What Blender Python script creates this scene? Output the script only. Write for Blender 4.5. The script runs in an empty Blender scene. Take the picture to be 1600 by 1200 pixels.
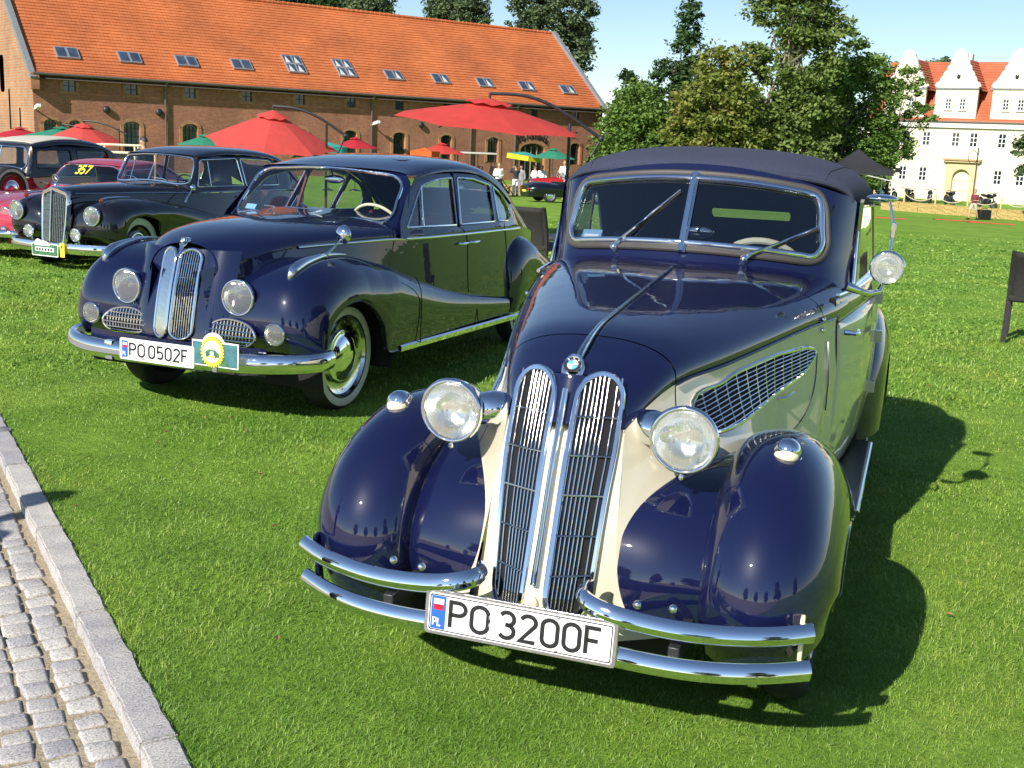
import bpy, bmesh, math, random
import numpy as np
from mathutils import Vector, Matrix
from mathutils.geometry import delaunay_2d_cdt
R = math.radians
random.seed(7)
RNG = np.random.default_rng(7)
scene = bpy.context.scene
COL = scene.collection
# ---------------------------------------------------------------- camera
CAM_H, CAM_PITCH, CAM_ROLL = 1.6714, 0.21151, 0.04324
cam_data = bpy.data.cameras.new('camera')
cam = bpy.data.objects.new('camera', cam_data)
COL.objects.link(cam)
cam_data.sensor_width = 36.0
cam_data.lens = 36.0 * 1792.9 / 1600.0
cam_data.clip_start = 0.05
cam_data.clip_end = 6000
_f = Vector((0, math.cos(CAM_PITCH), -math.sin(CAM_PITCH)))
_r = Vector((1, 0, 0)); _u = _r.cross(_f)
_r2 = _r * math.cos(CAM_ROLL) + _u * math.sin(CAM_ROLL)
_u2 = -_r * math.sin(CAM_ROLL) + _u * math.cos(CAM_ROLL)
m = Matrix((_r2, _u2, -_f)).transposed().to_4x4()
m.translation = Vector((0, 0, CAM_H))
cam.matrix_world = m
scene.camera = cam
# ---------------------------------------------------------------- sky and sun
SUN_EL, SUN_AZ = R(33), R(35)          # shadows run 35 degrees right of straight ahead
world = bpy.data.worlds.new('World'); scene.world = world
world.use_nodes = True
wn = world.node_tree; wn.nodes.clear()
sky = wn.nodes.new('ShaderNodeTexSky'); sky.sky_type = 'NISHITA'
sky.sun_disc = False
sky.sun_elevation = SUN_EL
sky.sun_rotation = R(180) + SUN_AZ
sky.altitude = 150; sky.air_density = 0.85; sky.dust_density = 0.08; sky.ozone_density = 2.2
bg = wn.nodes.new('ShaderNodeBackground'); bg.inputs['Strength'].default_value = 0.075
wo = wn.nodes.new('ShaderNodeOutputWorld')
wn.links.new(sky.outputs[0], bg.inputs['Color']); wn.links.new(bg.outputs[0], wo.inputs['Surface'])
sl = bpy.data.lights.new('sun', 'SUN'); sl.energy = 4.2; sl.angle = R(0.53); sl.color = (1.0, 0.95, 0.87)
sun = bpy.data.objects.new('sun', sl); COL.objects.link(sun)
_d = Vector((math.sin(SUN_AZ) * math.cos(SUN_EL), math.cos(SUN_AZ) * math.cos(SUN_EL), -math.sin(SUN_EL)))
sun.rotation_euler = _d.to_track_quat('-Z', 'Y').to_euler()
sun.location = (-20, -30, 30)
scene.view_settings.view_transform = 'Standard'
scene.view_settings.look = 'None'
scene.view_settings.exposure = 0.8
scene.view_settings.gamma = 1.0
scene.view_settings.use_curve_mapping = False
scene.render.engine = 'CYCLES'
scene.cycles.max_bounces = 10
scene.cycles.transparent_max_bounces = 16
scene.cycles.use_denoising = True
# ---------------------------------------------------------------- helpers
def spline(xs, ys):
    """natural cubic spline through control points"""
    x = np.array(xs, float); y = np.array(ys, float)
    if x[0] > x[-1]: x = x[::-1]; y = y[::-1]
    n = len(x); h = np.diff(x)
    A = np.eye(n); b = np.zeros(n)
    for i in range(1, n - 1):
        A[i, i-1] = h[i-1]; A[i, i] = 2 * (h[i-1] + h[i]); A[i, i+1] = h[i]
        b[i] = 6 * ((y[i+1] - y[i]) / h[i] - (y[i] - y[i-1]) / h[i-1])
    mm = np.linalg.solve(A, b)
    def f(t):
        t = np.clip(np.asarray(t, float), x[0], x[-1])
        i = np.clip(np.searchsorted(x, t) - 1, 0, n - 2)
        a = x[i+1] - t; c = t - x[i]; hh = h[i]
        return (mm[i] * a**3 + mm[i+1] * c**3) / (6 * hh) + (y[i] / hh - mm[i] * hh / 6) * a + (y[i+1] / hh - mm[i+1] * hh / 6) * c
    return f

def curve(pts, n, closed=False):
    """smooth curve through points, n samples by chord length"""
    P = np.array(pts, float)
    if closed: P = np.vstack([P[-2:], P, P[:3]])
    d = np.r_[0, np.cumsum(np.linalg.norm(np.diff(P, axis=0), axis=1))]
    fs = [spline(d, P[:, k]) for k in range(P.shape[1])]
    if closed: t = np.linspace(d[2], d[-3], n + 1)[:-1]
    else: t = np.linspace(0, d[-1], n)
    return np.stack([f(t) for f in fs], 1)

def rrect(x0, x1, y0, y1, r, k=5):
    """rounded rectangle outline, counter-clockwise"""
    out = []
    for cx, cy, a in ((x1 - r, y1 - r, 0), (x0 + r, y1 - r, 90), (x0 + r, y0 + r, 180), (x1 - r, y0 + r, 270)):
        for i in range(k + 1):
            t = R(a + 90 * i / k); out.append((cx + r * math.cos(t), cy + r * math.sin(t)))
    return out

def round_poly(pts, rad, k=5):
    """polygon with rounded corners (rad a number or one per corner)"""
    n = len(pts); out = []
    for i in range(n):
        p = Vector(pts[i]).to_2d(); a = Vector(pts[i-1]).to_2d() - p; b = Vector(pts[(i+1) % n]).to_2d() - p
        r = rad[i] if hasattr(rad, '__len__') else rad
        d = min(r, a.length * .49, b.length * .49)
        A = p + a.normalized() * d; B = p + b.normalized() * d
        for j in range(k + 1):
            t = j / k; q = A * (1-t)**2 + p * 2 * t * (1-t) + B * t * t
            out.append((q.x, q.y))
    return out

class MB:
    """collects shapes, then builds ONE mesh object"""
    def __init__(s): s.v = []; s.f = []
    def add(s, v, f):
        o = len(s.v); s.v.extend([tuple(map(float, p)) for p in v]); s.f.extend([tuple(i + o for i in q) for q in f]); return s
    def box(s, c, d, rz=0, rx=0, ry=0, taper=None):
        M = Matrix.Rotation(rz, 3, 'Z') @ Matrix.Rotation(ry, 3, 'Y') @ Matrix.Rotation(rx, 3, 'X')
        vs = []
        for z in (-1, 1):
            for x, y in ((-1, -1), (1, -1), (1, 1), (-1, 1)):
                k = taper if (taper and z > 0) else 1
                vs.append(Vector(c) + M @ Vector((x * d[0] / 2 * k, y * d[1] / 2 * k, z * d[2] / 2)))
        return s.add(vs, [(3,2,1,0), (4,5,6,7), (0,1,5,4), (1,2,6,5), (2,3,7,6), (3,0,4,7)])
    def grid(s, P, closeu=False, closev=False, flip=False):
        """P[i][j] array of points"""
        P = np.asarray(P, float); nu, nv = P.shape[:2]; f = []
        for i in range(nu if closeu else nu - 1):
            for j in range(nv if closev else nv - 1):
                q = (i * nv + j, ((i+1) % nu) * nv + j, ((i+1) % nu) * nv + (j+1) % nv, i * nv + (j+1) % nv)
                f.append(q[::-1] if flip else q)
        return s.add(P.reshape(-1, 3), f)
    def tube(s, path, r, n=8, closed=False, caps=True, flat=None):
        """round tube along path; r number or list; flat=(scale along up) makes it oval"""
        P = [Vector(p) for p in path]; k = len(P); rings = []
        prev = None
        for i in range(k):
            a = P[i-1] if (i > 0 or closed) else P[0]; b = P[(i+1) % k] if (i < k-1 or closed) else P[-1]
            t = (b - a).normalized() if (b - a).length > 1e-9 else Vector((1, 0, 0))
            if prev is None:
                up = Vector((0, 0, 1)) if abs(t.z) < .9 else Vector((1, 0, 0))
            else: up = prev
            x = t.cross(up).normalized(); up = x.cross(t).normalized(); prev = up
            rr = r[i] if hasattr(r, '__len__') else r
            fl = flat or 1
            rings.append([P[i] + (x * math.cos(q) + up * fl * math.sin(q)) * rr for q in [2 * math.pi * j / n for j in range(n)]])
        o = len(s.v)
        s.grid(rings, closeu=closed, closev=True)
        if caps and not closed:
            s.f.append(tuple(o + j for j in range(n))); s.f.append(tuple(o + (k-1) * n + j for j in reversed(range(n))))
        return s
    def lathe(s, prof, c=(0,0,0), axis=(1,0,0), n=32, up=(0,0,1), sy=1.0):
        """prof = [(dist along axis, radius)]"""
        ax = Vector(axis).normalized(); u = Vector(up); x = ax.cross(u).normalized(); u = x.cross(ax).normalized()
        c = Vector(c)
        rings = [[c + ax * a + (x * math.cos(t) + u * math.sin(t) * sy) * max(r, 1e-5) for t in [2 * math.pi * j / n for j in range(n)]] for a, r in prof]
        return s.grid(rings, closev=True)
    def ball(s, c, r, nu=10, nv=16):
        r = r if hasattr(r, '__len__') else (r, r, r)
        return s.grid([[(c[0] + r[0] * math.sin(a) * math.cos(b), c[1] + r[1] * math.sin(a) * math.sin(b), c[2] + r[2] * math.cos(a))
                for b in [2 * math.pi * j / nv for j in range(nv)]] for a in [math.pi * (i + .001 * (i == 0) - .001 * (i == nu)) / nu for i in range(nu + 1)]], closev=True)
    def sweep(s, prof, path, ups=None, closed=False, closep=True, caps=True):
        """sweep a 2-D profile (side, up) along a path"""
        P = [Vector(p) for p in path]; k = len(P); rings = []
        for i in range(k):
            a = P[i-1] if (i > 0 or closed) else P[0]; b = P[(i+1) % k] if (i < k-1 or closed) else P[-1]
            t = (b - a).normalized(); up = Vector(ups[i]) if ups is not None else Vector((0, 0, 1))
            x = t.cross(up).normalized(); up = x.cross(t).normalized()
            rings.append([P[i] + x * q[0] + up * q[1] for q in prof])
        o = len(s.v); n = len(prof)
        s.grid(rings, closeu=closed, closev=closep)
        if caps and not closed and closep:
            s.f.append(tuple(o + j for j in range(n))); s.f.append(tuple(o + (k-1) * n + j for j in reversed(range(n))))
        return s
    def prism(s, poly, fn, d):
        """closed flat polygon (2-D) extruded: fn(a,b,depth)->xyz for depth 0 and d"""
        n = len(poly); o = len(s.v)
        s.v.extend([tuple(fn(a, b, 0)) for a, b in poly]); s.v.extend([tuple(fn(a, b, d)) for a, b in poly])
        s.f.append(tuple(o + i for i in reversed(range(n)))); s.f.append(tuple(o + n + i for i in range(n)))
        for i in range(n): s.f.append((o + i, o + (i+1) % n, o + n + (i+1) % n, o + n + i))
        return s
    def panel(s, outline, holes, fn, step=None, thick=None):
        """2-D outline with holes, filled with a fine mesh and mapped to 3-D by fn(a,b)"""
        pts = []; edges = []
        loops = [outline] + list(holes)
        for L in loops:
            o = len(pts); pts += [Vector((float(a), float(b))) for a, b in L]
            edges += [(o + i, o + (i+1) % len(L)) for i in range(len(L))]
        O = np.array(outline, float)
        if step:
            lo = O.min(0); hi = O.max(0)
            st = step if hasattr(step, '__len__') else (step, step)
            def inside(p, L):
                c = False; n = len(L); j = n - 1
                for i in range(n):
                    if (L[i][1] > p[1]) != (L[j][1] > p[1]) and p[0] < (L[j][0] - L[i][0]) * (p[1] - L[i][1]) / (L[j][1] - L[i][1]) + L[i][0]: c = not c
                    j = i
                return c
            for a in np.arange(lo[0] + st[0] / 2, hi[0], st[0]):
                for b in np.arange(lo[1] + st[1] / 2, hi[1], st[1]):
                    if inside((a, b), outline) and not any(inside((a, b), h) for h in holes): pts.append(Vector((float(a), float(b))))
        vs, es, fs, *_ = delaunay_2d_cdt(pts, edges, [], 0, 1e-7)
        def inside2(p, L):
            c = False; n = len(L); j = n - 1
            for i in range(n):
                if (L[i][1] > p[1]) != (L[j][1] > p[1]) and p[0] < (L[j][0] - L[i][0]) * (p[1] - L[i][1]) / (L[j][1] - L[i][1]) + L[i][0]: c = not c
                j = i
            return c
        out = []
        for f in fs:
            cx = sum(vs[i].x for i in f) / len(f); cy = sum(vs[i].y for i in f) / len(f)
            if inside2((cx, cy), outline) and not any(inside2((cx, cy), h) for h in holes): out.append(tuple(f))
        return s.add([fn(v.x, v.y) for v in vs], out)
    def build(s, name, mat=None, parent=None, smooth=35, solid=None, bevel=None, loc=None, merge=False, fix=True):
        me = bpy.data.meshes.new(name); me.from_pydata(s.v, [], s.f)
        bm = bmesh.new(); bm.from_mesh(me)
        if merge: bmesh.ops.remove_doubles(bm, verts=bm.verts, dist=1e-5)
        if fix: bmesh.ops.recalc_face_normals(bm, faces=bm.faces)
        bm.to_mesh(me); bm.free()
        me.validate()
        if smooth:
            me.shade_smooth()
            if smooth < 180: me.set_sharp_from_angle(angle=R(smooth))
        return link(name, me, mat, parent, solid, bevel, loc)

def link(name, me, mat=None, parent=None, solid=None, bevel=None, loc=None):
    o = bpy.data.objects.new(name, me); COL.objects.link(o)
    if mat is not None: me.materials.append(M[mat] if isinstance(mat, str) else mat)
    if parent is not None: o.parent = parent
    if loc is not None: o.location = loc
    if solid:
        md = o.modifiers.new('thickness', 'SOLIDIFY'); md.thickness = solid; md.offset = -1
    if bevel:
        md = o.modifiers.new('bevel', 'BEVEL'); md.width = bevel; md.segments = 2; md.limit_method = 'ANGLE'
    return o

def tag(o, label=None, cat=None, group=None, kind=None):
    if label: o['label'] = label
    if cat: o['category'] = cat
    if group: o['group'] = group
    if kind: o['kind'] = kind
    return o

def thing(name, label, cat, loc=(0,0,0), rz=0, group=None):
    o = bpy.data.objects.new(name, None); COL.objects.link(o)
    o.empty_display_size = .2
    o.location = loc; o.rotation_euler = (0, 0, rz)
    return tag(o, label, cat, group)

def copy_tree(o, parent=None):
    c = o.copy(); COL.objects.link(c); c.parent = parent
    for ch in o.children: copy_tree(ch, c)
    return c

def lawn(x, y):
    """height of the lawn: level by the near cars, falling gently away"""
    x = np.asarray(x, float); y = np.asarray(y, float)
    t = np.clip(y - 8, 0, 57); t2 = np.clip(y - 65, 0, 55)
    t = np.where(t < 4, t * t / 8, t - 2)
    return -.0275 * t - .008 * t2 - .011 * np.clip(x, 0, 40) * np.clip((y - 15) / 50, 0, 1)

# strokes for letters and figures, unit box (width 0..w, height 0..1)
def arc(cx, cy, rx, ry, a0, a1, n=10): return [(cx + rx * math.cos(R(a0 + (a1 - a0) * i / n)), cy + ry * math.sin(R(a0 + (a1 - a0) * i / n))) for i in range(n + 1)]
def GL():
    W = .5
    st = lambda w: arc(w/2, 1 - w/2, w/2, w/2, 0, 180) + arc(w/2, w/2, w/2, w/2, 180, 360) + [(w, 1 - w/2)]
    g = {'0': (W, [st(W)]), 'O': (.56, [st(.56)])}
    g['P'] = (.52, [[(0, 0), (0, 1), (.27, 1)] + arc(.27, .75, .25, .25, 90, -90) + [(0, .5)]])
    g['F'] = (.45, [[(0, 0), (0, 1), (.45, 1)], [(0, .52), (.38, .52)]])
    g['L'] = (.42, [[(0, 1), (0, 0), (.42, 0)]])
    g['3'] = (W, [arc(.25, .74, .24, .26, 150, -70) + [(.2, .52)], [(.2, .52)] + arc(.25, .26, .25, .26, 80, -150)])
    g['2'] = (W, [arc(.25, .75, .25, .25, 160, -25) + [(.0, 0), (W, 0)]])
    g['5'] = (W, [[(.46, 1), (.06, 1), (.03, .52)] + arc(.25, .31, .25, .29, 125, -145)])
    g['7'] = (W, [[(0, 1), (W, 1), (.15, 0)]])
    g['1'] = (.3, [[(0, .75), (.25, 1), (.25, 0)]])
    g['B'] = (.5, [[(0, 0), (0, 1), (.25, 1)] + arc(.25, .76, .22, .24, 90, -90) + [(0, .52), (.25, .52)] + arc(.25, .26, .25, .26, 90, -90) + [(0, 0)]])
    g['M'] = (.7, [[(0, 0), (0, 1), (.35, .35), (.7, 1), (.7, 0)]])
    g['W'] = (.8, [[(0, 1), (.2, 0), (.4, .8), (.6, 0), (.8, 1)]])
    g['N'] = (.6, [[(0, 0), (0, 1), (.6, 0), (.6, 1)]])
    g['a'] = (.42, [arc(.2, .26, .2, .26, 20, 340) + [(.4, .5), (.4, 0)]])
    g['o'] = (.42, [arc(.21, .26, .21, .26, 0, 360)])
    g['l'] = (.1, [[(.05, 1.05), (.05, 0)]])
    g['w'] = (.6, [[(0, .52), (.15, 0), (.3, .45), (.45, 0), (.6, .52)]])
    g['r'] = (.28, [[(0, .52), (0, 0)], [(0, .3)] + arc(.16, .34, .15, .17, 170, 50)])
    g['k'] = (.4, [[(0, 1.05), (0, 0)], [(.36, .52), (0, .22), (.38, 0)]])
    g['u'] = (.42, [[(0, .52), (0, .2)] + arc(.2, .2, .2, .2, 180, 340) + [(.4, .52), (.4, 0)]])
    return g
GLYPH = GL()
def ribbon(mb, line, w, fn):
    L = [Vector(p) for p in line]; n = len(L); a = []; b = []
    cl = (L[0] - L[-1]).length < 1e-6
    for i in range(n):
        p = L[i-1] if i > 0 else (L[-2] if cl else L[0]); q = L[i+1] if i < n-1 else (L[1] if cl else L[-1])
        t1 = (L[i] - p); t2 = (q - L[i])
        t1 = t1.normalized() if t1.length > 1e-9 else t2.normalized(); t2 = t2.normalized() if t2.length > 1e-9 else t1
        t = (t1 + t2).normalized() if (t1 + t2).length > 1e-6 else t1
        nn = Vector((-t.y, t.x)); k = 1 / max(.5, nn.dot(Vector((-t1.y, t1.x))))
        a.append(L[i] + nn * w / 2 * k); b.append(L[i] - nn * w / 2 * k)
    mb.grid([[fn(*p) for p in a], [fn(*p) for p in b]])
def write(mb, text, h, fn, stroke=.13, gap=.2, sx=1.0, advance=None):
    """write text with strokes; fn(a,b)->xyz; returns width"""
    x = 0
    for ch in text:
        if ch == ' ': x += .32 * h * sx; continue
        w, Ls = GLYPH[ch]
        for L in Ls: ribbon(mb, [(x + p[0] * h * sx, p[1] * h) for p in L], stroke * h, fn)
        x += (w * sx + gap) * h
    return x
# ---------------------------------------------------------------- materials
M = {}
def nodes(name):
    mt = bpy.data.materials.new(name); mt.use_nodes = True; nt = mt.node_tree
    return mt, nt, nt.nodes['Principled BSDF'], nt.nodes['Material Output']
def N(nt, kind, **kw):
    n = nt.nodes.new(kind)
    for k, v in kw.items():
        if k in n.inputs: n.inputs[k].default_value = v
        else: setattr(n, k, v)
    return n
def ramp(nt, fac, stops):
    r = nt.nodes.new('ShaderNodeValToRGB'); e = r.color_ramp.elements
    while len(e) < len(stops): e.new(.5)
    for el, (p, c) in zip(e, stops): el.position = p; el.color = (*c, 1)
    nt.links.new(fac, r.inputs[0]); return r.outputs[0]
def mat(name, col, rough=.5, metal=0, coat=0, coat_rough=.03, noise=None, bump=None, var=.15, spec=None, coord='Object', trans=None, sheen=None):
    """principled material whose colour varies a little with noise"""
    mt, nt, p, out = nodes(name)
    p.inputs['Roughness'].default_value = rough; p.inputs['Metallic'].default_value = metal
    p.inputs['Coat Weight'].default_value = coat; p.inputs['Coat Roughness'].default_value = coat_rough
    if spec is not None: p.inputs['Specular IOR Level'].default_value = spec
    tc = N(nt, 'ShaderNodeTexCoord')
    nz = N(nt, 'ShaderNodeTexNoise', Scale=noise or 6.0, Detail=6.0, Roughness=.6)
    nt.links.new(tc.outputs[coord], nz.inputs['Vector'])
    a = tuple(c * (1 - var) for c in col); b = tuple(min(1, c * (1 + var)) for c in col)
    c = ramp(nt, nz.outputs['Fac'], [(.3, a), (.7, b)])
    nt.links.new(c, p.inputs['Base Color'])
    if bump:
        n2 = N(nt, 'ShaderNodeTexNoise', Scale=bump[0], Detail=4.0)
        nt.links.new(tc.outputs[coord], n2.inputs['Vector'])
        bp = N(nt, 'ShaderNodeBump', Strength=bump[1], Distance=bump[2] if len(bump) > 2 else .01)
        nt.links.new(n2.outputs['Fac'], bp.inputs['Height']); nt.links.new(bp.outputs[0], p.inputs['Normal'])
    if trans:
        p.inputs['Subsurface Weight'].default_value = 0
        tr = N(nt, 'ShaderNodeBsdfTranslucent'); nt.links.new(c, tr.inputs['Color'])
        mx = N(nt, 'ShaderNodeMixShader'); mx.inputs[0].default_value = trans
        nt.links.new(p.outputs[0], mx.inputs[1]); nt.links.new(tr.outputs[0], mx.inputs[2]); nt.links.new(mx.outputs[0], out.inputs['Surface'])
    M[name] = mt
    return mt
def paint(name, col, flake=0, rough=.35, peel=.006):
    mt, nt, p, out = nodes(name)
    tc = N(nt, 'ShaderNodeTexCoord')
    nz = N(nt, 'ShaderNodeTexNoise', Scale=3.0, Detail=8.0, Roughness=.65); nt.links.new(tc.outputs['Object'], nz.inputs['Vector'])
    c = ramp(nt, nz.outputs['Fac'], [(.3, tuple(x * .92 for x in col)), (.7, tuple(min(1, x * 1.06) for x in col))])
    nt.links.new(c, p.inputs['Base Color'])
    p.inputs['Roughness'].default_value = rough; p.inputs['Coat Weight'].default_value = 1.0; p.inputs['Specular IOR Level'].default_value = .05
    p.inputs['Coat IOR'].default_value = 1.78
    # fine dust and polish marks make the clear coat a little uneven
    n3 = N(nt, 'ShaderNodeTexNoise', Scale=28.0, Detail=6.0, Roughness=.7); nt.links.new(tc.outputs['Object'], n3.inputs['Vector'])
    mr = N(nt, 'ShaderNodeMapRange'); mr.inputs['From Min'].default_value = .35; mr.inputs['From Max'].default_value = .8
    mr.inputs['To Min'].default_value = .004; mr.inputs['To Max'].default_value = .03
    nt.links.new(n3.outputs['Fac'], mr.inputs['Value']); nt.links.new(mr.outputs[0], p.inputs['Coat Roughness'])
    n2 = N(nt, 'ShaderNodeTexNoise', Scale=9.0, Detail=2.0); nt.links.new(tc.outputs['Object'], n2.inputs['Vector'])
    bp = N(nt, 'ShaderNodeBump', Strength=.12, Distance=peel); nt.links.new(n2.outputs['Fac'], bp.inputs['Height'])
    nt.links.new(bp.outputs[0], p.inputs['Coat Normal'])
    M[name] = mt
def chrome(name, col=(.86, .87, .89), rough=.045):
    mt, nt, p, out = nodes(name)
    p.inputs['Metallic'].default_value = 1; p.inputs['Base Color'].default_value = (*col, 1)
    tc = N(nt, 'ShaderNodeTexCoord'); nz = N(nt, 'ShaderNodeTexNoise', Scale=40.0, Detail=5.0); nt.links.new(tc.outputs['Object'], nz.inputs['Vector'])
    mr = N(nt, 'ShaderNodeMapRange'); mr.inputs['From Min'].default_value = .4; mr.inputs['From Max'].default_value = .75
    mr.inputs['To Min'].default_value = rough * .6; mr.inputs['To Max'].default_value = rough * 2.2
    nt.links.new(nz.outputs['Fac'], mr.inputs['Value']); nt.links.new(mr.outputs[0], p.inputs['Roughness'])
    M[name] = mt
def glass(name, tint=(.8, .85, .86), ior=1.5, extra=0.0, rough=.01):
    """thin pane: clear with fresnel reflection"""
    mt, nt, p, out = nodes(name); nt.nodes.remove(p)
    tr = N(nt, 'ShaderNodeBsdfTransparent'); tr.inputs['Color'].default_value = (*tint, 1)
    gl = N(nt, 'ShaderNodeBsdfGlossy'); gl.inputs['Roughness'].default_value = rough; gl.inputs['Color'].default_value = (1, 1, 1, 1)
    fr = N(nt, 'ShaderNodeFresnel'); 
    ge = N(nt, 'ShaderNodeNewGeometry'); mi = N(nt, 'ShaderNodeMapRange'); mi.inputs['To Min'].default_value = ior; mi.inputs['To Max'].default_value = 1 / ior   # the pane has no inside
    nt.links.new(ge.outputs['Backfacing'], mi.inputs['Value']); nt.links.new(mi.outputs[0], fr.inputs['IOR'])
    ad = N(nt, 'ShaderNodeMath', operation='MULTIPLY_ADD'); ad.inputs[1].default_value = 1.7; ad.inputs[2].default_value = extra; ad.use_clamp = True
    nt.links.new(fr.outputs[0], ad.inputs[0])
    mx = N(nt, 'ShaderNodeMixShader'); nt.links.new(ad.outputs[0], mx.inputs[0]); nt.links.new(tr.outputs[0], mx.inputs[1]); nt.links.new(gl.outputs[0], mx.inputs[2])
    nt.links.new(mx.outputs[0], out.inputs['Surface']); M[name] = mt
def lens(name, tint, ribs=130):
    """ribbed lamp glass"""
    mt, nt, p, out = nodes(name); nt.nodes.remove(p)
    tc = N(nt, 'ShaderNodeTexCoord'); sp = N(nt, 'ShaderNodeSeparateXYZ'); nt.links.new(tc.outputs['Object'], sp.inputs[0])
    mu = N(nt, 'ShaderNodeMath', operation='MULTIPLY'); mu.inputs[1].default_value = ribs * 6.283; nt.links.new(sp.outputs['Y'], mu.inputs[0])
    sn = N(nt, 'ShaderNodeMath', operation='SINE'); nt.links.new(mu.outputs[0], sn.inputs[0])
    ad = sn
    bp = N(nt, 'ShaderNodeBump', Strength=.35, Distance=.002); nt.links.new(ad.outputs[0], bp.inputs['Height'])
    gl = N(nt, 'ShaderNodeBsdfGlossy'); gl.inputs['Roughness'].default_value = .06; nt.links.new(bp.outputs[0], gl.inputs['Normal'])
    tr = N(nt, 'ShaderNodeBsdfTransparent'); tr.inputs['Color'].default_value = (*tint, 1)
    df = N(nt, 'ShaderNodeBsdfDiffuse'); df.inputs['Color'].default_value = (*tint, 1); nt.links.new(bp.outputs[0], df.inputs['Normal'])
    m1 = N(nt, 'ShaderNodeMixShader'); m1.inputs[0].default_value = .10; nt.links.new(tr.outputs[0], m1.inputs[1]); nt.links.new(df.outputs[0], m1.inputs[2])
    m2 = N(nt, 'ShaderNodeMixShader'); m2.inputs[0].default_value = .16; nt.links.new(m1.outputs[0], m2.inputs[1]); nt.links.new(gl.outputs[0], m2.inputs[2])
    nt.links.new(m2.outputs[0], out.inputs['Surface']); M[name] = mt
paint('blue_paint', (.0050, .0072, .038))
paint('navy_paint', (.0038, .0064, .034))
paint('black_paint', (.006, .006, .010))
paint('cream_paint', (.70, .64, .48), rough=.3)
paint('maroon_paint', (.28, .010, .020))
paint('crimson_paint', (.42, .035, .065))
paint('dark_green_paint', (.012, .02, .022))
paint('bright_red_paint', (.34, .012, .012))
paint('teal_black_paint', (.008, .012, .018))
chrome('chrome', (.92, .93, .94)); chrome('dull_chrome', (.7, .7, .68), .16); chrome('reflector', (.97, .97, .98), .17)
glass('window_glass', (.74, .79, .80)); glass('dark_glass', (.60, .64, .68), extra=.025); glass('clear_glass', (.85, .9, .9))
lens('lamp_glass', (.95, .95, .9)); lens('fog_glass', (.95, .93, .78), 60); lens('amber_glass', (.85, .25, .02), 90)
mat('rubber', (.018, .018, .019), .75, bump=(60, .3, .004))
mat('black_plastic', (.012, .012, .013), .4)
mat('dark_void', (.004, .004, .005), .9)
mat('seal', (.05, .045, .042), .6)
mat('canvas_top', (.030, .036, .066), .92, noise=140, var=.25, bump=(260, .35, .003))
mat('beige_canvas', (.48, .46, .38), .9, noise=60, bump=(200, .3, .003))
mat('whitewall', (.55, .55, .50), .6, noise=12)
mat('ivory', (.78, .72, .50), .3, coat=.5)
mat('leather_red', (.16, .02, .02), .5, bump=(40, .3, .004))
mat('leather_dark', (.02, .018, .016), .5, bump=(40, .3, .004))
mat('lining', (.05, .05, .055), .9)
mat('plate_white', (.82, .82, .80), .35, noise=20, var=.04)
mat('plate_black', (.012, .012, .014), .4)
mat('plate_blue', (.02, .12, .55), .4)
mat('flag_red', (.6, .01, .02), .4)
mat('silver_mark', (.45, .5, .55), .4)
mat('emblem_blue', (.12, .38, .75), .25, coat=.6)
mat('yellow_print', (.80, .68, .06), .5, noise=30)
mat('green_print', (.05, .16, .07), .5, noise=40, var=.5)
mat('teal_print', (.05, .16, .18), .5, noise=30, var=.3)
mat('pale_print', (.62, .66, .50), .5, noise=40, var=.3)
mat('sticker_blue', (.25, .45, .65), .5)
mat('tail_red', (.45, .01, .01), .3, coat=.6)
mat('dark_enamel', (.005, .007, .013), .25, coat=.4)
mat('steel', (.35, .36, .38), .35, metal=.8)
mat('dark_metal', (.03, .032, .036), .45, metal=.3)
mat('underside', (.010, .010, .010), .9)
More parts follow.
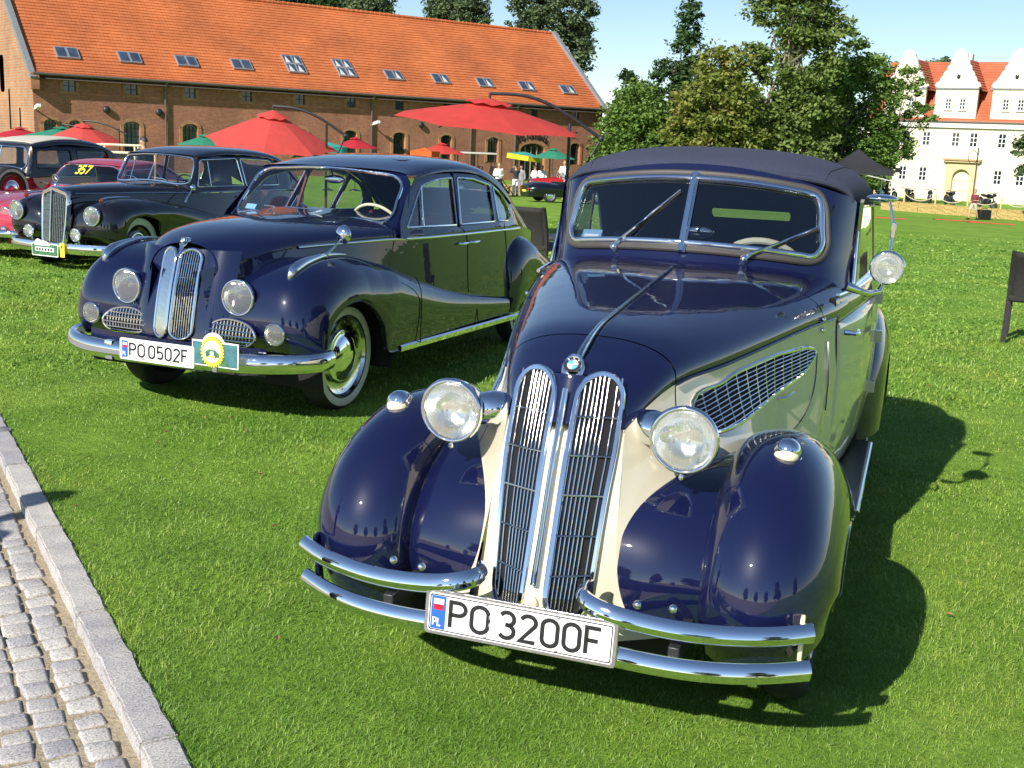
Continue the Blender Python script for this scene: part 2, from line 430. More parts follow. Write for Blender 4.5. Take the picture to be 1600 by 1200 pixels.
# ---------------------------------------------------------------- surfaces of the setting
def grass_mats():
    mt, nt, p, out = nodes('lawn_soil')
    tc = N(nt, 'ShaderNodeTexCoord')
    a = N(nt, 'ShaderNodeTexNoise', Scale=.35, Detail=5.0, Roughness=.6); b = N(nt, 'ShaderNodeTexNoise', Scale=9.0, Detail=8.0, Roughness=.75); c = N(nt, 'ShaderNodeTexNoise', Scale=1.7, Detail=4.0)
    for x in (a, b, c): nt.links.new(tc.outputs['Object'], x.inputs['Vector'])
    c1 = ramp(nt, a.outputs['Fac'], [(.30, (.160, .300, .040)), (.55, (.212, .362, .052)), (.75, (.280, .400, .072))])
    c2 = ramp(nt, b.outputs['Fac'], [(.25, (.72, .74, .70)), (.5, (1.0, 1.0, 1.0)), (.8, (1.25, 1.22, 1.15))])
    mx = N(nt, 'ShaderNodeMix', data_type='RGBA', blend_type='MULTIPLY'); mx.inputs['Factor'].default_value = 1
    nt.links.new(c1, mx.inputs[6]); nt.links.new(c2, mx.inputs[7])
    c3 = ramp(nt, c.outputs['Fac'], [(.35, (.75, .80, .7)), (.65, (1.12, 1.08, 1.0))])
    m2 = N(nt, 'ShaderNodeMix', data_type='RGBA', blend_type='MULTIPLY'); m2.inputs['Factor'].default_value = 1
    nt.links.new(mx.outputs[2], m2.inputs[6]); nt.links.new(c3, m2.inputs[7]); nt.links.new(m2.outputs[2], p.inputs['Base Color'])
    p.inputs['Roughness'].default_value = .95; p.inputs['Specular IOR Level'].default_value = .1
    bp = N(nt, 'ShaderNodeBump', Strength=.9, Distance=.05); nt.links.new(b.outputs['Fac'], bp.inputs['Height']); nt.links.new(bp.outputs[0], p.inputs['Normal'])
    M['lawn_soil'] = mt
    mt, nt, p, out = nodes('grass_blades')
    g = N(nt, 'ShaderNodeNewGeometry'); tc = N(nt, 'ShaderNodeTexCoord')
    a = N(nt, 'ShaderNodeTexNoise', Scale=1.9, Detail=6.0, Roughness=.65); nt.links.new(tc.outputs['Object'], a.inputs['Vector'])
    a2 = N(nt, 'ShaderNodeTexNoise', Scale=.7, Detail=4.0); nt.links.new(tc.outputs['Object'], a2.inputs['Vector'])
    c1 = ramp(nt, g.outputs['Random Per Island'], [(0, (.115, .225, .026)), (.45, (.205, .375, .055)), (.85, (.330, .485, .105)), (1, (.46, .55, .20))])
    c2 = ramp(nt, a.outputs['Fac'], [(.28, (.60, .72, .6)), (.5, (.98, 1, .95)), (.72, (1.36, 1.2, 1.15))])
    c3 = ramp(nt, a2.outputs['Fac'], [(.34, (.72, .84, .7)), (.5, (1, 1, 1)), (.66, (1.30, 1.08, 1.0))])
    mx = N(nt, 'ShaderNodeMix', data_type='RGBA', blend_type='MULTIPLY'); mx.inputs['Factor'].default_value = 1
    nt.links.new(c1, mx.inputs[6]); nt.links.new(c2, mx.inputs[7])
    m2 = N(nt, 'ShaderNodeMix', data_type='RGBA', blend_type='MULTIPLY'); m2.inputs['Factor'].default_value = 1
    nt.links.new(mx.outputs[2], m2.inputs[6]); nt.links.new(c3, m2.inputs[7])
    nt.links.new(m2.outputs[2], p.inputs['Base Color']); p.inputs['Roughness'].default_value = .5; p.inputs['Specular IOR Level'].default_value = .35
    tr = N(nt, 'ShaderNodeBsdfTranslucent'); nt.links.new(m2.outputs[2], tr.inputs['Color'])
    ms = N(nt, 'ShaderNodeMixShader'); ms.inputs[0].default_value = .35
    nt.links.new(p.outputs[0], ms.inputs[1]); nt.links.new(tr.outputs[0], ms.inputs[2]); nt.links.new(ms.outputs[0], out.inputs['Surface'])
    M['grass_blades'] = mt
grass_mats()
def granite(name, a, b):
    mt, nt, p, out = nodes(name); tc = N(nt, 'ShaderNodeTexCoord'); oi = N(nt, 'ShaderNodeObjectInfo')
    n1 = N(nt, 'ShaderNodeTexNoise', Scale=160.0, Detail=3.0, Roughness=.7); n2 = N(nt, 'ShaderNodeTexNoise', Scale=9.0, Detail=5.0)
    ge = N(nt, 'ShaderNodeNewGeometry')
    for x in (n1, n2): nt.links.new(ge.outputs['Position'], x.inputs['Vector'])
    c1 = ramp(nt, n1.outputs['Fac'], [(.33, (.17, .165, .165)), (.45, a), (.62, b)])
    c2 = ramp(nt, n2.outputs['Fac'], [(.3, (.80, .80, .84)), (.7, (1.1, 1.08, 1.04))]); c3 = ramp(nt, oi.outputs['Random'], [(0, (.82, .82, .86)), (1, (1.12, 1.09, 1.03))])
    m1 = N(nt, 'ShaderNodeMix', data_type='RGBA', blend_type='MULTIPLY'); m1.inputs['Factor'].default_value = 1; nt.links.new(c1, m1.inputs[6]); nt.links.new(c2, m1.inputs[7])
    m2 = N(nt, 'ShaderNodeMix', data_type='RGBA', blend_type='MULTIPLY'); m2.inputs['Factor'].default_value = 1; nt.links.new(m1.outputs[2], m2.inputs[6]); nt.links.new(c3, m2.inputs[7])
    nt.links.new(m2.outputs[2], p.inputs['Base Color']); p.inputs['Roughness'].default_value = .8
    bp = N(nt, 'ShaderNodeBump', Strength=.6, Distance=.006); nt.links.new(n2.outputs['Fac'], bp.inputs['Height'])
    b2 = N(nt, 'ShaderNodeBump', Strength=.4, Distance=.002); nt.links.new(n1.outputs['Fac'], b2.inputs['Height']); nt.links.new(bp.outputs[0], b2.inputs['Normal']); nt.links.new(b2.outputs[0], p.inputs['Normal'])
    M[name] = mt
granite('granite', (.40, .39, .38), (.60, .585, .56))
mat('sand_joint', (.34, .28, .19), .95, noise=60, var=.3, bump=(90, .6, .01))
def brick(name, c1, c2, mortar, scale=1.0):
    mt, nt, p, out = nodes(name); tc = N(nt, 'ShaderNodeTexCoord')
    bt = N(nt, 'ShaderNodeTexBrick'); bt.inputs['Scale'].default_value = 1.0; bt.inputs['Brick Width'].default_value = .27; bt.inputs['Row Height'].default_value = .085; bt.inputs['Mortar Size'].default_value = .009
    bt.inputs['Color1'].default_value = (*c1, 1); bt.inputs['Color2'].default_value = (*c2, 1); bt.inputs['Mortar'].default_value = (*mortar, 1)
    mp = N(nt, 'ShaderNodeMapping'); mp.inputs['Rotation'].default_value = (R(90), 0, 0)
    nt.links.new(tc.outputs['Object'], mp.inputs['Vector']); nt.links.new(mp.outputs[0], bt.inputs['Vector'])
    nz = N(nt, 'ShaderNodeTexNoise', Scale=.45, Detail=7.0, Roughness=.7); nt.links.new(tc.outputs['Object'], nz.inputs['Vector'])
    n2 = N(nt, 'ShaderNodeTexNoise', Scale=4.0, Detail=6.0, Roughness=.75); nt.links.new(tc.outputs['Object'], n2.inputs['Vector'])
    c = ramp(nt, nz.outputs['Fac'], [(.3, (.72, .70, .70)), (.55, (1, 1, 1)), (.75, (1.22, 1.15, 1.05))]); cc = ramp(nt, n2.outputs['Fac'], [(.3, (.75, .75, .75)), (.7, (1.2, 1.18, 1.15))])
    mx = N(nt, 'ShaderNodeMix', data_type='RGBA', blend_type='MULTIPLY'); mx.inputs['Factor'].default_value = 1; nt.links.new(bt.outputs['Color'], mx.inputs[6]); nt.links.new(c, mx.inputs[7])
    m2 = N(nt, 'ShaderNodeMix', data_type='RGBA', blend_type='MULTIPLY'); m2.inputs['Factor'].default_value = 1; nt.links.new(mx.outputs[2], m2.inputs[6]); nt.links.new(cc, m2.inputs[7])
    nt.links.new(m2.outputs[2], p.inputs['Base Color']); p.inputs['Roughness'].default_value = .9
    bp = N(nt, 'ShaderNodeBump', Strength=.5, Distance=.02); nt.links.new(bt.outputs['Fac'], bp.inputs['Height']); bp.invert = True; nt.links.new(bp.outputs[0], p.inputs['Normal'])
    M[name] = mt
brick('barn_brick', (.420, .140, .066), (.300, .092, .046), (.36, .25, .18))
brick('barn_trim_brick', (.46, .20, .085), (.40, .165, .07), (.36, .25, .17))
def tiles(name, a, b):
    mt, nt, p, out = nodes(name); tc = N(nt, 'ShaderNodeTexCoord'); sp = N(nt, 'ShaderNodeSeparateXYZ'); nt.links.new(tc.outputs['Object'], sp.inputs[0])
    wv = N(nt, 'ShaderNodeMath', operation='MULTIPLY'); wv.inputs[1].default_value = 6.283 / .25; nt.links.new(sp.outputs['X'], wv.inputs[0])
    sn = N(nt, 'ShaderNodeMath', operation='SINE'); nt.links.new(wv.outputs[0], sn.inputs[0])
    n1 = N(nt, 'ShaderNodeTexNoise', Scale=2.2, Detail=6.0, Roughness=.75); n2 = N(nt, 'ShaderNodeTexNoise', Scale=.35, Detail=5.0)
    for x in (n1, n2): nt.links.new(tc.outputs['Object'], x.inputs['Vector'])
    c1 = ramp(nt, n1.outputs['Fac'], [(.3, a), (.7, b)]); c2 = ramp(nt, n2.outputs['Fac'], [(.3, (.80, .76, .76)), (.7, (1.12, 1.1, 1.08))])
    mx = N(nt, 'ShaderNodeMix', data_type='RGBA', blend_type='MULTIPLY'); mx.inputs['Factor'].default_value = 1; nt.links.new(c1, mx.inputs[6]); nt.links.new(c2, mx.inputs[7]); nt.links.new(mx.outputs[2], p.inputs['Base Color'])
    p.inputs['Roughness'].default_value = .75
    bp = N(nt, 'ShaderNodeBump', Strength=.10, Distance=.02); nt.links.new(sn.outputs[0], bp.inputs['Height']); nt.links.new(bp.outputs[0], p.inputs['Normal']); M[name] = mt
tiles('barn_tiles', (.46, .125, .036), (.62, .192, .062)); tiles('manor_tiles', (.40, .105, .048), (.52, .155, .07))
mat('cream_plaster', (.68, .62, .48), .9, noise=2, var=.05, bump=(8, .2, .02)); mat('white_plaster', (.70, .68, .63), .85, noise=4, var=.04)
mat('sandstone', (.58, .44, .26), .85, noise=5, var=.12); mat('door_cream', (.72, .62, .46), .7, noise=3, var=.08)
mat('lead_grey', (.20, .21, .22), .6, noise=6); mat('zinc_pipe', (.16, .13, .11), .5, metal=.4); mat('window_dark', (.02, .024, .03), .08, coat=1.0, noise=2, var=.5)
mat('window_blue', (.05, .07, .11), .06, coat=1.0, noise=1.5, var=.4); mat('white_paint', (.78, .78, .76), .5, noise=8, var=.05); mat('timber', (.42, .28, .14), .7, noise=14, var=.25)
mat('pale_timber', (.58, .42, .24), .7, noise=14, var=.2); mat('straw', (.50, .36, .13), .95, noise=25, var=.45, bump=(60, 1.0, .05)); mat('rope', (.52, .45, .33), .9, noise=40)
mat('skylight_frame', (.30, .31, .32), .45, metal=.3); mat('curtain', (.55, .55, .50), .8)
# ---------------------------------------------------------------- lawn, kerb, road
KD = np.array([-.507, .862]); KN = np.array([.862, .507])      # along the kerb (away), towards the lawn
def kp(o, s, z=0): p = KN * o + KD * s; return (p[0], p[1], z)
def setting():
    # lawn: fine near the cars, wide far away
    nearx = np.concatenate([[-600, -300, -150, -90], np.arange(-60, 61, 3.0), [90, 150, 300, 600]])
    ny = np.concatenate([[-300, -120, -60, -30], np.arange(-15, 140, 2.5), [170, 230, 350, 700]])
    edge = [kp(.700, s)[:2] for s in (-350, -100, -40, -10, 0, 2, 4, 6, 8, 10, 14, 20, 30, 45)]
    edge = edge + [(-600, 60), (-600, 700), (600, 700), (600, -300)]
    mb = MB()
    def inside(p): return p @ KN > .72
    mb.panel(edge, [], lambda a, b: (a, b, float(lawn(a, b))), 4.0 if False else None)
    # regular points for the relief
    pts = [Vector(p) for p in edge]; ed = [(i, (i+1) % len(edge)) for i in range(len(edge))]
    for x in nearx[1:-1]:
        for y in ny[1:-1]:
            if np.array([x, y]) @ KN > 1.0 and -590 < x < 590 and y < 690 and (x > -590) and not (x < -20 and y < 60 + 0 and np.array([x, y]) @ KN < 1): pts.append(Vector((float(x), float(y))))
    vs, es, fs, *_ = delaunay_2d_cdt(pts, ed, [], 1, 1e-6)
    o = MB().add([(v.x, v.y, float(lawn(v.x, v.y))) for v in vs], [tuple(f) for f in fs]).build('lawn', 'lawn_soil', smooth=180)
    tag(o, kind='structure')
    rd = MB().grid([[kp(a, b, -.049) for b in np.linspace(-60, 60, 9)] for a in (.72, .3, -2, -8, -60)]).build('road', 'sand_joint'); tag(rd, kind='structure')
    # granite setts, each its own stone
    kinds = []
    for k in range(7):
        w, l, h = .088 + random.uniform(-.006, .006), .082 + random.uniform(-.008, .008), .07
        bm = bmesh.new(); bmesh.ops.create_cube(bm, size=1)
        for v in bm.verts: v.co = Vector((v.co.x * w + random.uniform(-.005, .005), v.co.y * l + random.uniform(-.005, .005), v.co.z * h + (random.uniform(-.004, .004) if v.co.z > 0 else 0)))
        bmesh.ops.bevel(bm, geom=[e for e in bm.edges], offset=.010, segments=2, profile=.6, affect='EDGES')
        me = bpy.data.meshes.new('sett'); bm.to_mesh(me); bm.free(); me.shade_smooth(); me.materials.append(M['granite']); kinds.append(me)
    ang = math.atan2(KN[1], KN[0]); cnt = 0
    for i in range(7):
        s = 2.35 + random.uniform(0, .08)
        while s < 2.35 + 3.95:
            if cnt >= 296: break
            o = bpy.data.objects.new('sett', random.choice(kinds)); COL.objects.link(o); o.parent = rd
            p = kp(.525 - i*.102 + random.uniform(-.005, .005), s, -.075 + random.uniform(-.004, .004)); o.location = p
            o.rotation_euler = (random.uniform(-.03, .03), random.uniform(-.03, .03), ang + random.uniform(-.06, .06)); s += .0945 + random.uniform(-.004, .006); cnt += 1
    # the rest of the setts, out towards the road
    far = MB()
    for i in range(7, 26):
        for j in range(110):
            p = kp(.525 - i*.102 + random.uniform(-.004, .004), .2 + j*.096 + (i % 2)*.04, -.075); far.box(p, (.09, .083, .066), rz=ang + random.uniform(-.05, .05))
    for i in range(7):
        for j in range(44): p = kp(.525 - i*.102 + random.uniform(-.004, .004), 6.36 + j*.096, -.075); far.box(p, (.09, .083, .066), rz=ang + random.uniform(-.05, .05))
    fo = far.build('far_setts', 'granite', rd, smooth=0, bevel=.01); fo['kind'] = 'stuff'
    # kerb of long granite stones
    kb = MB().grid([[kp(a, b, -.06) for b in (-30, 30)] for a in (.60, .71)]).build('kerb', 'sand_joint'); tag(kb, kind='structure')
    s = .9
    for k in range(14):
        L = random.choice((.95, 1.0, 1.05)); bm = bmesh.new(); bmesh.ops.create_cube(bm, size=1)
        for v in bm.verts: v.co = Vector((v.co.x * .104, v.co.y * (L - .012), v.co.z * .16))
        es = [e for e in bm.edges if abs((e.verts[0].co - e.verts[1].co).y) > .5]
        bmesh.ops.subdivide_edges(bm, edges=es, cuts=24, use_grid_fill=True)
        for v in bm.verts:
            n = math.sin(v.co.y*23 + k*3)*.002 + random.uniform(-.0022, .0022); v.co.x += n; v.co.z += random.uniform(-.0015, .0015)
        bmesh.ops.bevel(bm, geom=[e for e in bm.edges if e.calc_face_angle(0) > .8], offset=.007, segments=2, affect='EDGES')
        me = bpy.data.meshes.new('kerb_stone'); bm.to_mesh(me); bm.free(); me.shade_smooth(); me.set_sharp_from_angle(angle=R(50)); me.materials.append(M['granite'])
        o = bpy.data.objects.new('kerb_stone', me); COL.objects.link(o); o.parent = kb; o.location = kp(.656, s + L/2, -.068); o.rotation_euler = (0, 0, ang + random.uniform(-.004, .004)); s += L
setting()
# ---------------------------------------------------------------- grass blades (one object)
def grass():
    V = []; F3 = []; F4 = []; base = 0
    zones = [(2.1, 3.6, 34000, .0010, .019), (3.6, 5.2, 18000, .0014, .019), (5.2, 7.5, 8000, .0021, .020), (7.5, 11, 2300, .0045, .025), (11, 17, 700, .0085, .028), (17, 26, 190, .016, .032), (26, 38, 60, .026, .036)]
    allv = []; quads = []; tris = []
    for (y0, y1, dens, w, h) in zones:
        hw = .47 if y0 < 3 else .56
        area = hw * (y1 + y0) * (y1 - y0) + .6*(y1-y0); n = int(area * dens)
        y = np.sqrt(RNG.uniform(y0*y0, y1*y1, n)); x = RNG.uniform(-1, 1, n) * (hw * y + .45)
        keep = (x * KN[0] + y * KN[1] > .704)
        # mown turf is patchy: thinner here and there
        f = np.sin(x*3.1 + 1.3*np.sin(y*2.3)) + np.sin(y*4.1 + 1.7*np.sin(x*1.9 + 2)); keep &= RNG.uniform(0, 1, n) < (.86 + .12*f*.5)
        if y0 > 25: keep &= RNG.uniform(0, 1, n) < (38 - y)/12
        x, y = x[keep], y[keep]; n = len(x)
        ed = (x*KN[0] + y*KN[1] - .704)
        hh = h * RNG.uniform(.3, 1.3, n) * (1 + .35*np.sin(x*2.2 + 3*np.sin(y*1.1))*np.sin(y*1.7 + 1)) * (1 + .5*(ed < .05))
        a = RNG.uniform(0, 2*np.pi, n); lean = RNG.uniform(.2, 1.9, n) * hh; hh = hh * (1.12 - .28*lean/np.maximum(hh, 1e-4)); b = a + RNG.uniform(-.6, .6, n) + np.pi/2
        z = lawn(x, y) - .004; ww = w * RNG.uniform(.6, 1.4, n)
        dx, dy = np.cos(b)*ww, np.sin(b)*ww; lx, ly = np.cos(a)*lean, np.sin(a)*lean
        P = np.empty((n, 5, 3))
        P[:, 0] = np.stack([x - dx, y - dy, z], 1); P[:, 1] = np.stack([x + dx, y + dy, z], 1)
        P[:, 2] = np.stack([x + lx*.35 + dx*.8, y + ly*.35 + dy*.8, z + hh*.62], 1); P[:, 3] = np.stack([x + lx*.35 - dx*.8, y + ly*.35 - dy*.8, z + hh*.62], 1)
        P[:, 4] = np.stack([x + lx, y + ly, z + hh*.98], 1)
        allv.append(P.reshape(-1, 3)); idx = base + np.arange(n)*5
        quads.append(np.stack([idx, idx+1, idx+2, idx+3], 1)); tris.append(np.stack([idx+3, idx+2, idx+4], 1)); base += n*5
    Vv = np.concatenate(allv); Q = np.concatenate(quads); T = np.concatenate(tris)
    me = bpy.data.meshes.new('grass'); me.vertices.add(len(Vv)); me.vertices.foreach_set('co', Vv.ravel())
    nl = Q.size + T.size; me.loops.add(nl); me.loops.foreach_set('vertex_index', np.concatenate([Q.ravel(), T.ravel()]).astype(np.int32))
    npoly = len(Q) + len(T); me.polygons.add(npoly)
    st = np.concatenate([np.arange(len(Q))*4, Q.size + np.arange(len(T))*3]).astype(np.int32)
    me.polygons.foreach_set('loop_start', st)
    me.update(calc_edges=True); me.validate()
    me.shade_smooth()
    o = link('grass', me, 'grass_blades'); tag(o, 'short mown green grass covering the lawn', 'grass', kind='stuff')
grass()

def litter():
    # fallen leaves and clippings scattered on the turf
    mat('dry_leaf', (.30, .15, .06), .8, noise=30, var=.4)
    mb = MB()
    for k in range(70):
        y = math.sqrt(random.uniform(2.3**2, 9**2)); x = random.uniform(-.44, .44)*y
        if x*KN[0] + y*KN[1] < .75: continue
        z = .016 + random.uniform(0, .008); a = random.uniform(0, 6.28); L = random.uniform(.008, .022); w = L*.45
        c, s = math.cos(a), math.sin(a); q = lambda u, v, h: (x + c*u - s*v, y + s*u + c*v, z + h)
        mb.add([q(-L, 0, .002), q(0, -w, .006), q(L, 0, .001), q(0, w, .007), q(0, 0, 0)], [(0, 1, 4), (1, 2, 4), (2, 3, 4), (3, 0, 4)])
    o = mb.build('fallen_leaves', 'dry_leaf'); tag(o, 'small dry brown leaves scattered on the lawn', 'leaves', kind='stuff')
litter()
# ---------------------------------------------------------------- brick barn
def local(name, label, cat, origin, u):
    """Empty whose local X runs along a facade, Y goes into the building, Z up"""
    t = thing(name, label, cat, origin, math.atan2(u[1], u[0])); return t
def barn():
    B = local('barn', 'long red brick barn with orange tiled roof behind the parasols', 'building', (-30.26, 72.6, 0), (.803, .596))
    Lb, D, EZ, RZ, GZ = 46.0, 15.0, 4.43, 10.78, -2.6
    us = [6.1, 10.0, 14.0, 18.0, 22.05, 26.1, 30.4, 34.75, 38.75, 43.15]
    small = [2.2] + us; skyl = [(2.5, 1.85), (6.45, 1.86), (10.3, 1.92), (14.25, 2.0), (18.4, 2.5), (22.42, 2.5), (26.45, 2.12), (30.65, 2.12), (34.82, 2.06), (38.97, 2.03), (43.25, 1.96)]
    arched = [(.95, .75, 1.55), (2.45, .75, 1.55), (6.05, 1.05, 1.63), (9.95, 1.05, 1.63), (22.0, 1.05, 1.66), (26.15, 1.05, 1.67), (30.35, 1.0, 1.62), (34.78, 1.05, 1.6), (43.2, 1.0, 1.4), (14.0, 1.05, 1.63), (18.0, 1.05, 1.63)]
    def archpoly(u, w, top, bot, rise): return [(u - w/2, bot), (u + w/2, bot), (u + w/2, top - rise)] + arc(u, top - rise, w/2, rise, 0, 180, 8)[1:-1] + [(u - w/2, top - rise)]
    holes = [rrect(u - .38, u + .38, 3.32, 3.98, .02, 1) for u in small] + [archpoly(u, w, t, -.35, .28) for u, w, t in arched] + [archpoly(38.75, 2.5, 1.25, -1.95, .55)]
    MB().panel([(0, GZ), (Lb, GZ), (Lb, EZ), (0, EZ)], holes, lambda a, b: (a, 0, b)).build('front_wall', 'barn_brick', B, smooth=0)
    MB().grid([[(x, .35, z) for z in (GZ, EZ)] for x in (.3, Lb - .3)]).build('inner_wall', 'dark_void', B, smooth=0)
    for h in holes:      # reveals
        MB().grid([[(a, 0, b), (a, .30, b)] for a, b in h], closeu=True).build('reveal', 'barn_trim_brick', B, smooth=0)
    for i, u in enumerate(small):
        w = MB().grid([[(u + dx, .16, z) for z in (3.32, 3.98)] for dx in (-.38, .38)]).build('window', ('window_blue', 'window_dark')[i % 3 == 1 or i == 3], B, smooth=0)
        MB().box((u, .14, 3.65), (.04, .04, .66)).build('glazing_bar', 'dark_metal', w); MB().box((u, .145, 3.65), (.76, .03, .04)).build('glazing_bar', 'dark_metal', w)
        MB().box((u, -.03, 3.22), (1.15, .10, .18)).build('sill', 'barn_trim_brick', B, smooth=0)
        MB().box((u - .49, -.02, 3.62), (.2, .05, .6)).build('jamb', 'barn_trim_brick', B, smooth=0); MB().box((u + .49, -.02, 3.62), (.2, .05, .6)).build('jamb', 'barn_trim_brick', B, smooth=0)
    for i, (u, w_, t) in enumerate(arched):
        p = archpoly(u, w_, t, -.35, .28)
        w = MB().panel(p, [], lambda a, b: (a, .2, b)).build('window', 'window_blue' if i < 3 else 'window_dark', B, smooth=0)
        for dx in (-.25, 0, .25): MB().box((u + dx*w_, .18, .6), (.05, .04, 1.8)).build('glazing_bar', 'dark_metal', w)
        for z in (.1, .7, 1.2): MB().box((u, .175, z), (w_*.98, .03, .04)).build('glazing_bar', 'dark_metal', w)
        ar = arc(u, t - .28, w_/2 + .24, .28 + .24, 0, 180, 12); ai = arc(u, t - .28, w_/2 + .02, .30, 0, 180, 12)
        MB().grid([[(a, -.05, b) for a, b in ar], [(a, -.05, b) for a, b in ai], [(a, .05, b) for a, b in ai]]).build('arch_bricks', 'barn_trim_brick', B, smooth=0)
        for sg in (-1, 1): MB().box((u + sg*(w_/2 + .13), -.02, .55), (.22, .06, 1.75)).build('jamb', 'barn_trim_brick', B, smooth=0)
    u = 38.75; p = archpoly(u, 2.5, 1.25, -1.95, .55)
    dr = MB().panel(p, [], lambda a, b: (a, .25, b)).build('entrance', 'window_dark', B, smooth=0)
    for dx in (-.6, 0, .6): MB().box((u + dx, .22, -.5), (.08, .05, 3.0)).build('door_bar', 'timber', dr)
    ar = arc(u, .7, 1.65, .90, 0, 180, 14); ai = arc(u, .7, 1.27, .57, 0, 180, 14)
    MB().grid([[(a, -.06, b) for a, b in ar], [(a, -.06, b) for a, b in ai], [(a, .05, b) for a, b in ai]]).build('arch_bricks', 'barn_trim_brick', B, smooth=0)
    for sg in (-1, 1): MB().box((u + sg*1.5, -.03, -.6), (.42, .08, 2.7)).build('jamb', 'barn_trim_brick', B, smooth=0)
    # lettering over the entrance, bent along the arch
    mb = MB(); tot = 3.9; txt = 'Na Folwarku'; x = 0
    adv = [(GLYPH[c][0] + .22) if c != ' ' else .35 for c in txt]; S = sum(adv); hgt = .72
    for ch, ad in zip(txt, adv):
        c = (x + ad/2) / S; x += ad; th = R(128 - 76*c); cx = u + 2.35*math.cos(th); cz = .35 + 1.75*math.sin(th) - .32; rot = th - math.pi/2
        if ch == ' ': continue
        w_, Ls = GLYPH[ch]
        for L in Ls: ribbon(mb, [(q[0]*hgt*.62, q[1]*hgt) for q in L], .115, lambda a, b: (cx + (a - w_*hgt*.31)*math.cos(rot) - (b - .2)*math.sin(rot), -.09, cz + (a - w_*hgt*.31)*math.sin(rot) + (b - .2)*math.cos(rot)))
    mb.build('lettering', 'dark_metal', B, smooth=0)
    # roof in stepped tile courses
    sl = math.hypot(7.5, RZ - EZ); cs, sn = 7.5/sl, (RZ - EZ)/sl; nco = 32; rows = []
    mb = MB()
    for k in range(nco):
        s0 = -.55 + k*(sl + .55)/nco; s1 = -.55 + (k + 1)*(sl + .55)/nco
        kick = lambda s: .10*max(0, .9 - s)**2
        a0 = (s0*cs, EZ + s0*sn + kick(s0)); a1 = (s1*cs, EZ + s1*sn + kick(s1)); t = .045
        xs_ = np.linspace(.05, Lb - .05, 40)
        P = [[(x, a0[0] + sn*.0, a0[1] - .005), (x, a0[0] - sn*t, a0[1] + cs*t), (x, a1[0], a1[1] + .004)] for x in xs_]
        mb.grid(P)
    mb.build('roof', 'barn_tiles', B, smooth=0)
    MB().grid([[(x, D - (s*cs), EZ + s*sn) for s in (-.5, sl)] for x in (0, Lb)]).build('rear_roof', 'barn_tiles', B, smooth=0)
    MB().grid([[(x, (s*cs), EZ + s*sn - .12) for s in (-.5, sl)] for x in (0, Lb)]).build('roof_underside', 'zinc_pipe', B, smooth=0)
    rt = MB()
    for k in range(110): rt.tube([(.1 + k*.417, 7.5, RZ + .06), (.1 + k*.417 + .44, 7.5, RZ + .05)], [.15, .125], 8)
    o = rt.build('ridge_tiles', 'barn_tiles', B); o['kind'] = 'stuff'
    MB().tube([(-.1, -.62, EZ - .16), (Lb + .1, -.62, EZ - .16)], .09, 8).build('gutter', 'zinc_pipe', B)
    for uu in (8.25, 23.7, 32.55, 36.85): MB().tube([(uu, -.55, EZ - .2), (uu, -.12, EZ - .75), (uu, -.12, GZ)], .07 if uu != 36.85 else .10, 8).build('downpipe', 'zinc_pipe', B)
    for (uu, s) in skyl:
        tall = 18 < uu < 23; h = 1.9 if tall else 1.05
        q = lambda a, b, d: (a, (s + b)*cs - sn*d, EZ + (s + b)*sn + cs*d)
        sk = MB().prism([(uu - .72, -h/2), (uu + .72, -h/2), (uu + .72, h/2), (uu - .72, h/2)], lambda a, b, d: q(a, b, .05 + d), .12).build('skylight', 'skylight_frame', B, smooth=0)
        for sg in (-1, 1):
            for r_ in ((-1, 1) if tall else (0,)):
                hh = h/2 if tall else h; cy = r_*h/4
                MB().prism([(uu + sg*.36 - .29, cy - hh/2 + .08), (uu + sg*.36 + .29, cy - hh/2 + .08), (uu + sg*.36 + .29, cy + hh/2 - .08), (uu + sg*.36 - .29, cy + hh/2 - .08)], lambda a, b, d: q(a, b, .172 if d else .16), 1).build('pane', 'window_blue', sk, smooth=0)
                if uu > 18 and (sg > 0 or tall):
                    MB().prism([(uu + sg*.36 - .26, cy - hh/2 + .10), (uu + sg*.36 + .12, cy - hh/2 + .10), (uu + sg*.36 - .12, cy + hh/2 - .12)], lambda a, b, d: q(a, b, .176 if d else .173), 1).build('blind', 'curtain', sk, smooth=0)
    # gable ends with coped parapet
    for x, sg in ((0, -1), (Lb, 1)):
        gp = [(0, GZ), (D, GZ), (D, EZ), (D/2, RZ), (0, EZ)]
        hs = [rrect(3.2, 3.55, -.3, 2.2, .02, 1), rrect(5.8, 6.2, .8, 3.4, .02, 1), rrect(7.1, 8.3, 3.2, 5.6, .3, 3)] if sg < 0 else []
        MB().panel(gp, hs, lambda a, b: (x, a, b)).build('gable_wall', 'barn_trim_brick' if sg < 0 else 'barn_brick', B, smooth=0)
        for h in hs: MB().panel(h, [], lambda a, b: (x - sg*.25, a, b)).build('window', 'window_dark', B, smooth=0)
        for a, b in (((-.6, EZ - .55), (D/2, RZ + .05)), ((D + .5, EZ - .45), (D/2, RZ + .05))):
            MB().sweep([(-.17, -.05), (.17, -.05), (.17, .26), (-.17, .26)], [(x + sg*.1, a[0], a[1]), (x + sg*.1, b[0], b[1])]).build('coping', 'lead_grey', B, smooth=0)
    MB().box((-.0, -.32, EZ - .6), (.5, .7, 1.0)).build('kneeler', 'barn_trim_brick', B, smooth=0)
    MB().grid([[(x, D, z) for z in (GZ, EZ)] for x in (0, Lb)]).build('rear_wall', 'barn_brick', B, smooth=0)
    for uu in (4.43, 7.83, 27.98): MB().ball((uu, -.12, 2.3), (.24, .16, .24), 8, 12).build('bulkhead_lamp', 'dark_metal', B, smooth=80)
